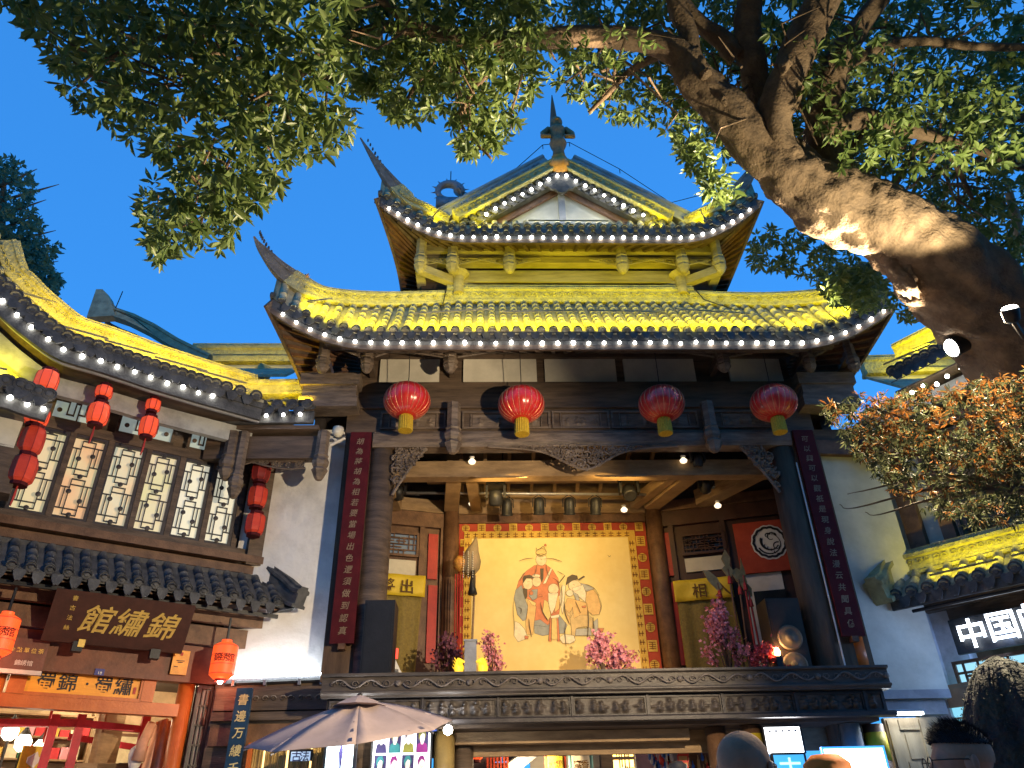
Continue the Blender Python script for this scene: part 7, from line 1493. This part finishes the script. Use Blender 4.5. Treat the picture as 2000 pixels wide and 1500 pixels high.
def limb(pts, name='limb', seed=0, lump=.2, n=22, m=bark):
    """pts: (px, py, radius px, depth)"""
    S = spline(pts, 14 if name == 'trunk' else 9); rs = np.random.RandomState(seed); P = [onD(s[0], s[1], s[3]) for s in S]; rr = [max(.006, s[2]/F*s[3]) for s in S]; ph = rs.uniform(0, 6.28, 6)
    sd_ = Vector((seed*3.1, seed*1.7, 0))
    def wb(i, j):
        t = 2*math.pi*j/n; q = Vector((math.cos(t)*1.3, math.sin(t)*1.3, i*.16)) + sd_
        return 1 + lump*(1.1*noise.noise(q*.8) + .7*noise.noise(q*1.9) + .35*noise.noise(Vector((math.cos(t)*5, math.sin(t)*5, i*.12)) + sd_) + .25*noise.noise(q*4.1))
    return MB().tube(P, rr, n, True, wb).build(name, m, tree, True)
limb([(2420,1750,150,7.2),(2230,1250,125,7.0),(2090,900,106,6.8),(1985,712,92,6.6),(1908,598,92,6.5),(1828,512,84,6.4),(1745,448,73,6.4),(1655,410,67,6.4),(1570,366,57,6.4),(1505,310,47,6.4),(1425,225,42,6.4),(1362,158,38,6.4),(1338,108,26,6.4)], 'trunk', 1, .19, 56)
limb([(1700,440,60,6.5),(1620,400,50,6.6),(1570,345,44,6.6),(1530,300,40,6.5)], 'limb', 2)
limb([(1345,150,30,6.4),(1318,100,25,6.4),(1250,78,22,6.4),(1160,70,20,6.3),(1050,76,19,6.2),(960,82,17,6.1),(880,72,14,6.0),(800,42,10,5.9),(730,-10,7,5.8)], 'limb', 3)
limb([(870,72,12,6.0),(800,62,10,6.0),(740,52,8,6.0),(660,80,6,6.0),(590,130,6,6.0),(520,175,5,6.0),(480,190,4,6.0),(450,260,3,6.0)], 'branch', 4)
limb([(1350,140,22,6.4),(1345,70,18,6.4),(1325,20,17,6.4),(1300,-60,15,6.4)], 'limb', 5)
limb([(1520,300,36,6.5),(1495,225,26,6.6),(1470,130,27,6.6),(1462,60,27,6.6),(1470,-60,24,6.6)], 'limb', 6)
limb([(1440,110,22,6.6),(1410,80,18,6.6),(1360,40,15,6.6),(1330,0,12,6.6)], 'branch', 7)
limb([(1545,345,46,6.4),(1515,270,36,6.35),(1520,200,35,6.3),(1560,100,34,6.3),(1600,20,33,6.3),(1640,-80,30,6.3)], 'limb', 8)
limb([(1650,420,48,6.6),(1625,350,40,6.7),(1608,270,36,6.7),(1618,180,32,6.7),(1640,110,27,6.7),(1680,50,20,6.7),(1740,-30,16,6.7)], 'limb', 9)
limb([(1650,130,14,6.7),(1680,112,11,6.7),(1740,88,10,6.7),(1810,80,9,6.7),(1900,90,8,6.7),(2010,92,7,6.7)], 'branch', 10)
limb([(1625,250,22,6.7),(1680,232,20,6.8),(1740,245,16,6.8),(1800,262,11,6.8),(1900,290,8,6.8),(2000,328,6,6.8)], 'branch', 11)
limb([(1880,250,6,7.5),(1940,240,8,7.5),(2010,225,9,7.5)], 'branch', 12); limb([(1655,330,6,7),(1668,285,8,7),(1690,245,9,7)], 'branch', 13); limb([(1740,370,8,7.2),(1770,320,7,7.2),(1800,270,6,7.2)], 'branch', 14); limb([(1900,390,4,7),(1870,330,5,7),(1840,280,6,7)], 'branch', 15)
limb([(1995,480,9,8),(1982,420,8,8),(1970,375,7,8)], 'branch', 16, m=mat('pale_bark', (.5,.42,.3), .8))
limb([(650,100,6,5.6),(560,170,5,5.6),(490,240,4,5.6),(440,330,3,5.6),(400,420,2.5,5.6)], 'branch', 17); limb([(1000,90,6,6.1),(930,170,5,6.1),(900,240,4,6.1),(960,310,2.5,6.1)], 'branch', 18); limb([(860,100,5,6.1),(810,170,4,6.1),(780,220,3,6.1)], 'branch', 19); limb([(560,40,6,5.6),(380,60,6,5.5),(240,100,4,5.4),(150,170,3,5.4)], 'branch', 20); limb([(1300,100,9,6.8),(1230,140,7,7),(1180,190,5,7),(1150,220,3,7)], 'branch', 21)
# knots and healed scars on the trunk
for k, (x, y, d, r1, r2, a) in enumerate(((1712,478,6.12,44,16,-.7),(1760,540,6.05,60,17,-.95),(1640,455,6.15,40,12,-.55),(1815,440,6.1,34,22,-.4),(1870,545,6.05,40,20,-.8),(1790,470,6.05,26,15,.2),(1405,200,6.22,18,11,-1),(1375,150,6.2,14,9,.5),(1530,130,6.1,9,14,0))):
    c = onD(x, y, d+.26*min(1, r1/40)); mb = MB(); Rm = (RT*math.cos(a) + UP*math.sin(a)); Um = FW.cross(Rm); ra, rb2 = r1/F*d, r2/F*d; V = []
    for i in range(15):
        th = math.pi*i/14
        for j in range(26):
            q = 2*math.pi*j/26; kk = 1+.5*noise.noise(Vector((math.sin(th)*math.cos(q)*1.4+k*3, math.sin(th)*math.sin(q)*1.4, math.cos(th)*1.4)))+.25*noise.noise(Vector((math.sin(th)*math.cos(q)*4+k*3, math.sin(th)*math.sin(q)*4, math.cos(th)*4)))
            V.append(c + Rm*(ra*kk*math.sin(th)*math.cos(q)) + Um*(rb2*kk*math.sin(th)*math.sin(q)) + FW*(-.14*math.cos(th)*kk))
    mb.add(V, [(i*26+j, (i+1)*26+j, (i+1)*26+(j+1) % 26, i*26+(j+1) % 26) for i in range(14) for j in range(26)]).build('bark_knot', bark, tree, True)
OUT = [(-30,-20),(30,20),(75,85),(120,165),(170,215),(250,265),(310,300),(345,320),(300,350),(270,400),(285,470),(310,510),(360,480),(450,490),(470,420),(545,370),(560,320),(650,295),(690,255),(668,180),(735,195),(760,240),(825,240),(865,205),(890,280),(920,325),(975,290),(1020,230),(1040,190),(1055,150),(1110,185),(1190,235),(1285,240),(1320,295),(1390,330),(1500,330),(1640,330),(1640,-20)]
LOWL = [(-30,-20),(30,20),(75,85),(120,165),(170,215),(250,265),(310,300),(345,320),(300,350),(270,400),(285,470),(310,510),(360,480),(450,490),(470,420),(545,370),(560,320),(650,295),(690,255),(668,180),(700,-20)]
H_ = ((368,238,26),(368,300,12),(1085,120,22),(1070,40,16),(735,110,14),(150,130,10))
def crown(name, poly, n, d0, d1, L, nl, seed, holes=(), clump=.0, W=.2, m=leafg, down=.7): 
    p = scatter(poly, n, d0, d1, holes, clump, seed); return leaves_mesh(name, p, axes(len(p), down, seed), nl, L, W, .15, m, tree)
crown('crown', LOWL, 1020, 4.7, 6.6, .115, 7, 1, H_, .35)
crown('crown', [(660,-20)] + [(690,235),(668,170),(735,190),(760,235),(825,235),(865,205),(890,280),(920,325),(975,290),(1020,230),(1040,190),(1055,130),(1060,-20)], 900, 5.6, 7.4, .105, 7, 2, H_, .3)
crown('crown', [(1060,-20),(1070,150),(1110,180),(1190,232),(1285,238),(1320,290),(1390,325),(1440,320),(1500,340),(1640,330),(1640,-20)], 1080, 6.8, 9.0, .11, 7, 3, H_, .2)
crown('crown', [(1600,-20),(1600,400),(1700,420),(1800,440),(1900,520),(2020,620),(2020,-20)], 1350, 7.2, 10.5, .12, 7, 4, ((1790,190,30),(1700,170,20),(1760,350,16),(1990,380,16),(1860,140,14),(1900,400,12)), .3)
crown('crown', [(1450,470),(1520,440),(1640,470),(1720,540),(1770,590),(1740,610),(1660,600),(1590,560),(1540,530),(1470,520)], 260, 8.5, 10, .11, 6, 5, ((1560,500,18),(1500,490,10)), .2)
crown('crown', [(1640,520),(1700,510),(1730,560),(1690,600),(1620,590),(1610,550)], 90, 7.2, 7.8, .1, 7, 6)
crown('crown', [(1740,600),(1790,590),(1800,625),(1760,635)], 14, 7, 7.4, .08, 5, 7)
crown('crown', [(1310,240),(1420,330),(1440,390),(1400,400),(1340,320)], 60, 6.0, 6.5, .1, 6, 8); crown('crown', [(750,30),(1300,60),(1300,130),(760,110)], 70, 5.6, 6.0, .085, 6, 9); crown('crown', [(1500,60),(1700,60),(1990,180),(1990,330),(1640,340)], 330, 6.0, 7.0, .1, 7, 10, (), .6)
# beyond the frame: the crown goes on overhead and to the right
crown('crown', [(-300,-900),(-300,-10),(1000,-10),(2100,-10),(2100,600),(2700,900),(2700,-900)], 2600, 5.6, 10, .14, 6, 11, (), .2)
# twigs inside the crown
tw = MB(); rs = np.random.RandomState(5); src = [onD(x, y, d) for x, y, d in ((900,75,6),(1050,76,6.2),(1180,70,6.3),(800,45,5.9),(600,120,6),(480,220,5.7),(430,340,5.6),(1500,150,6.5),(1620,150,6.7),(1740,88,6.7),(1850,275,6.8))]
for p in list(scatter(LOWL, 60, 5, 6.4, (), 0, 31)) + list(scatter(OUT[20:], 70, 5.8, 8, (), 0, 32)) + list(scatter([(1600,0),(1600,400),(2000,520),(2000,0)], 60, 6.8, 9, (), 0, 33)):
    p = Vector(p); s = min(src, key=lambda q: (q-p).length); m_ = s.lerp(p, .5) + Vector(rs.normal(0, .12, 3)); tw.tube([s.lerp(p, .35) + Vector(rs.normal(0,.1,3)), m_.lerp(p, .3) + Vector(rs.normal(0,.06,3)), p], [.012,.009,.004], 5)
tw.build('twigs', bark, tree, kind='stuff')
# flood lamps strapped to the trunk
def trunk_lamp(x, y, d, tgt, lab, pw, ang, c, s_=1.0):
    p = onD(x, y, d); t = thing('trunk_flood_lamp', p, lab, 'lamp'); dr = (Vector(tgt)-p).normalized(); sx = dr.orthogonal().normalized(); M = basis((0,0,0), sx, dr.cross(sx), dr)
    MB().lathe([(.05*s_,-.2*s_),(.1*s_,-.16*s_),(.115*s_,-.02*s_),(.12*s_,.0)], p, 18, M).build('housing', blackm, t, True); MB().lathe([(.105*s_,.004),(.09*s_,.035*s_),(.05*s_,.05*s_),(.01,.055*s_)], p, 18, M).build('lens', glow('flood_lens', (1,.96,.84), 12) if 'flood_lens' not in bpy.data.materials else bpy.data.materials['flood_lens'], t)
    MB().tube([p - dr*.15*s_, p - dr*.2*s_ + Vector((.12,.1,-.05))], .02, 6).build('bracket', blackm, t)
    spot('light', p + dr*.06, tgt, ang, .09*s_, c, pw, t, .25)
L1 = onD(1860, 679, 6.4); L2 = onD(1972, 604, 5.2)
trunk_lamp(1860, 679, 6.4, L1 + Vector((-.8,.15,-.3))*5, 'round glaring flood lamp strapped to the trunk, turned to the crown and stage', 2000, 162, (1,.78,.5), .75)
trunk_lamp(1972, 604, 5.2, L2 + Vector((-.25,-.5,.85))*5, 'flat glaring flood lamp strapped to the trunk, turned up to the crown', 210, 124, (1,.86,.55), .5)
# unseen leaves added above and behind the camera to block the overhead sky
rs = np.random.RandomState(77); Q = []
while len(Q) < 5200:
    p = np.array([rs.uniform(-8, 9), rs.uniform(-7, 6), rs.uniform(7.2, 11)]); v = p - Cn; dz = v @ FWn
    if dz > 0 and 750 - F*(v @ UPn)/dz > -70: continue
    Q.append(p)
Q = np.array(Q); leaves_mesh('crown', Q, axes(len(Q), .6, 78), 6, .24, .26, .1, leafg, tree)
# background tree, left
bt = thing('conifer_like_tree', onD(30, 640, 24) , 'dark blue-green tree rising behind the silk shop roof', 'tree')
BT = [(-330,420),(-250,330),(-130,280),(-60,300),(20,310),(50,325),(72,370),(58,400),(85,440),(70,460),(125,488),(95,515),(130,545),(105,570),(128,600),(60,600),(-60,570),(-330,560)]
p = scatter(BT, 2900, 20, 25, (), .8, 41, 1.4); leaves_mesh('crown', p, axes(len(p), .3, 41, .7, (.6,0,0)), 7, .17, .3, .1, leafb, bt)
MB().tube([onD(-20, 760, 23), onD(-5, 520, 23), onD(10, 330, 23)], [.3,.2,.05], 8).build('trunk', bark, bt)
for k in range(9): a_, b_ = onD(-5, 590-28*k, 23), onD(60+60*random.random(), 570-30*k, 22.5); MB().tube([a_, a_.lerp(b_, .6), b_], [.06,.04,.01], 5).build('branch', bark, bt)
# maple, right
mp_ = thing('maple_tree', onD(2100, 1500, 4.8), 'small maple with fine orange and green leaves before the cream-tinted wall', 'tree')
MPO = [(1600,800),(1640,770),(1700,772),(1790,752),(1880,748),(2030,715),(2030,900),(1950,930),(1880,900),(1800,880),(1720,860),(1650,845)]; MPG = [(1640,830),(1720,830),(1850,850),(2030,850),(2030,1015),(1900,1030),(1820,1000),(1745,960),(1695,910),(1650,870)]
for nm, po, n_, m_, sd in (('crown', MPO, 340, leafo, 51), ('crown', MPO, 380, leafs, 52), ('crown', MPG, 640, leafs, 53), ('crown', MPG, 110, leafo, 54)):
    p = scatter(po, n_, 4.1, 5.2, (), .75, sd, .18); leaves_mesh(nm, p, axes(len(p), .3, sd, .8), 6, .052, .11, .35, m_, mp_)
tr_ = [onD(2260, 1900, 4.8), onD(2120, 1150, 4.8), onD(2040, 960, 4.7)]; MB().tube(tr_, [.07,.055,.04], 8).build('trunk', bark, mp_, True)
rs = random.Random(9)
for k, (x, y) in enumerate(((1680,800),(1760,850),(1850,800),(1900,900),(1700,880),(1960,780),(1800,980),(1740,940),(1655,965),(1640,985),(1690,1000),(1920,1000))):
    q = spline([(2040,960,4.7),((2040+x)/2, (960+y)/2-20+rs.uniform(-25,25), 4.65),(x+30, y+rs.uniform(-8,8), 4.6),(x, y, 4.6)], 5); MB().tube([onD(a[0], a[1], a[2]) for a in q], [max(.0025, .018-.0014*i) for i in range(len(q))], 5).build('branch', bark, mp_)
# ================================================================== HOUSES ADDED UNSEEN BEHIND THE CAMERA TO BLOCK LOW SKY
for k, (x, w, h) in enumerate(((-9, 8, 8.5), (0, 9, 9.5), (9.5, 9, 8.5))):
    t = thing('sky_blocking_house', (x, -7, 0), ('low timber house', 'tall timber house', 'grey timber house')[k] + ' with tiled roof, added unseen behind the camera to block low sky', 'house')
    MB().box(x-w/2, x+w/2, -9, -7, 0, h).build('wall', woodb, t); MB().sheet(lambda u, v: (x+(u-.5)*(w+1), -5.8-3*v, h-.2+2.2*v), 3, 3, (0,0,-.12)).build('roof', tile, t)
    for i in range(3): MB().box(x-w/2+.6+i*w/3, x-w/2+.6+i*w/3+w*.2, -6.99, -6.95, 5, 7).build('window', darkp, t); MB().box(x-w/2+.6+i*w/3, x-w/2+.6+i*w/3+w*.2, -6.99, -6.95, .2, 2.8).build('door', wood, t)
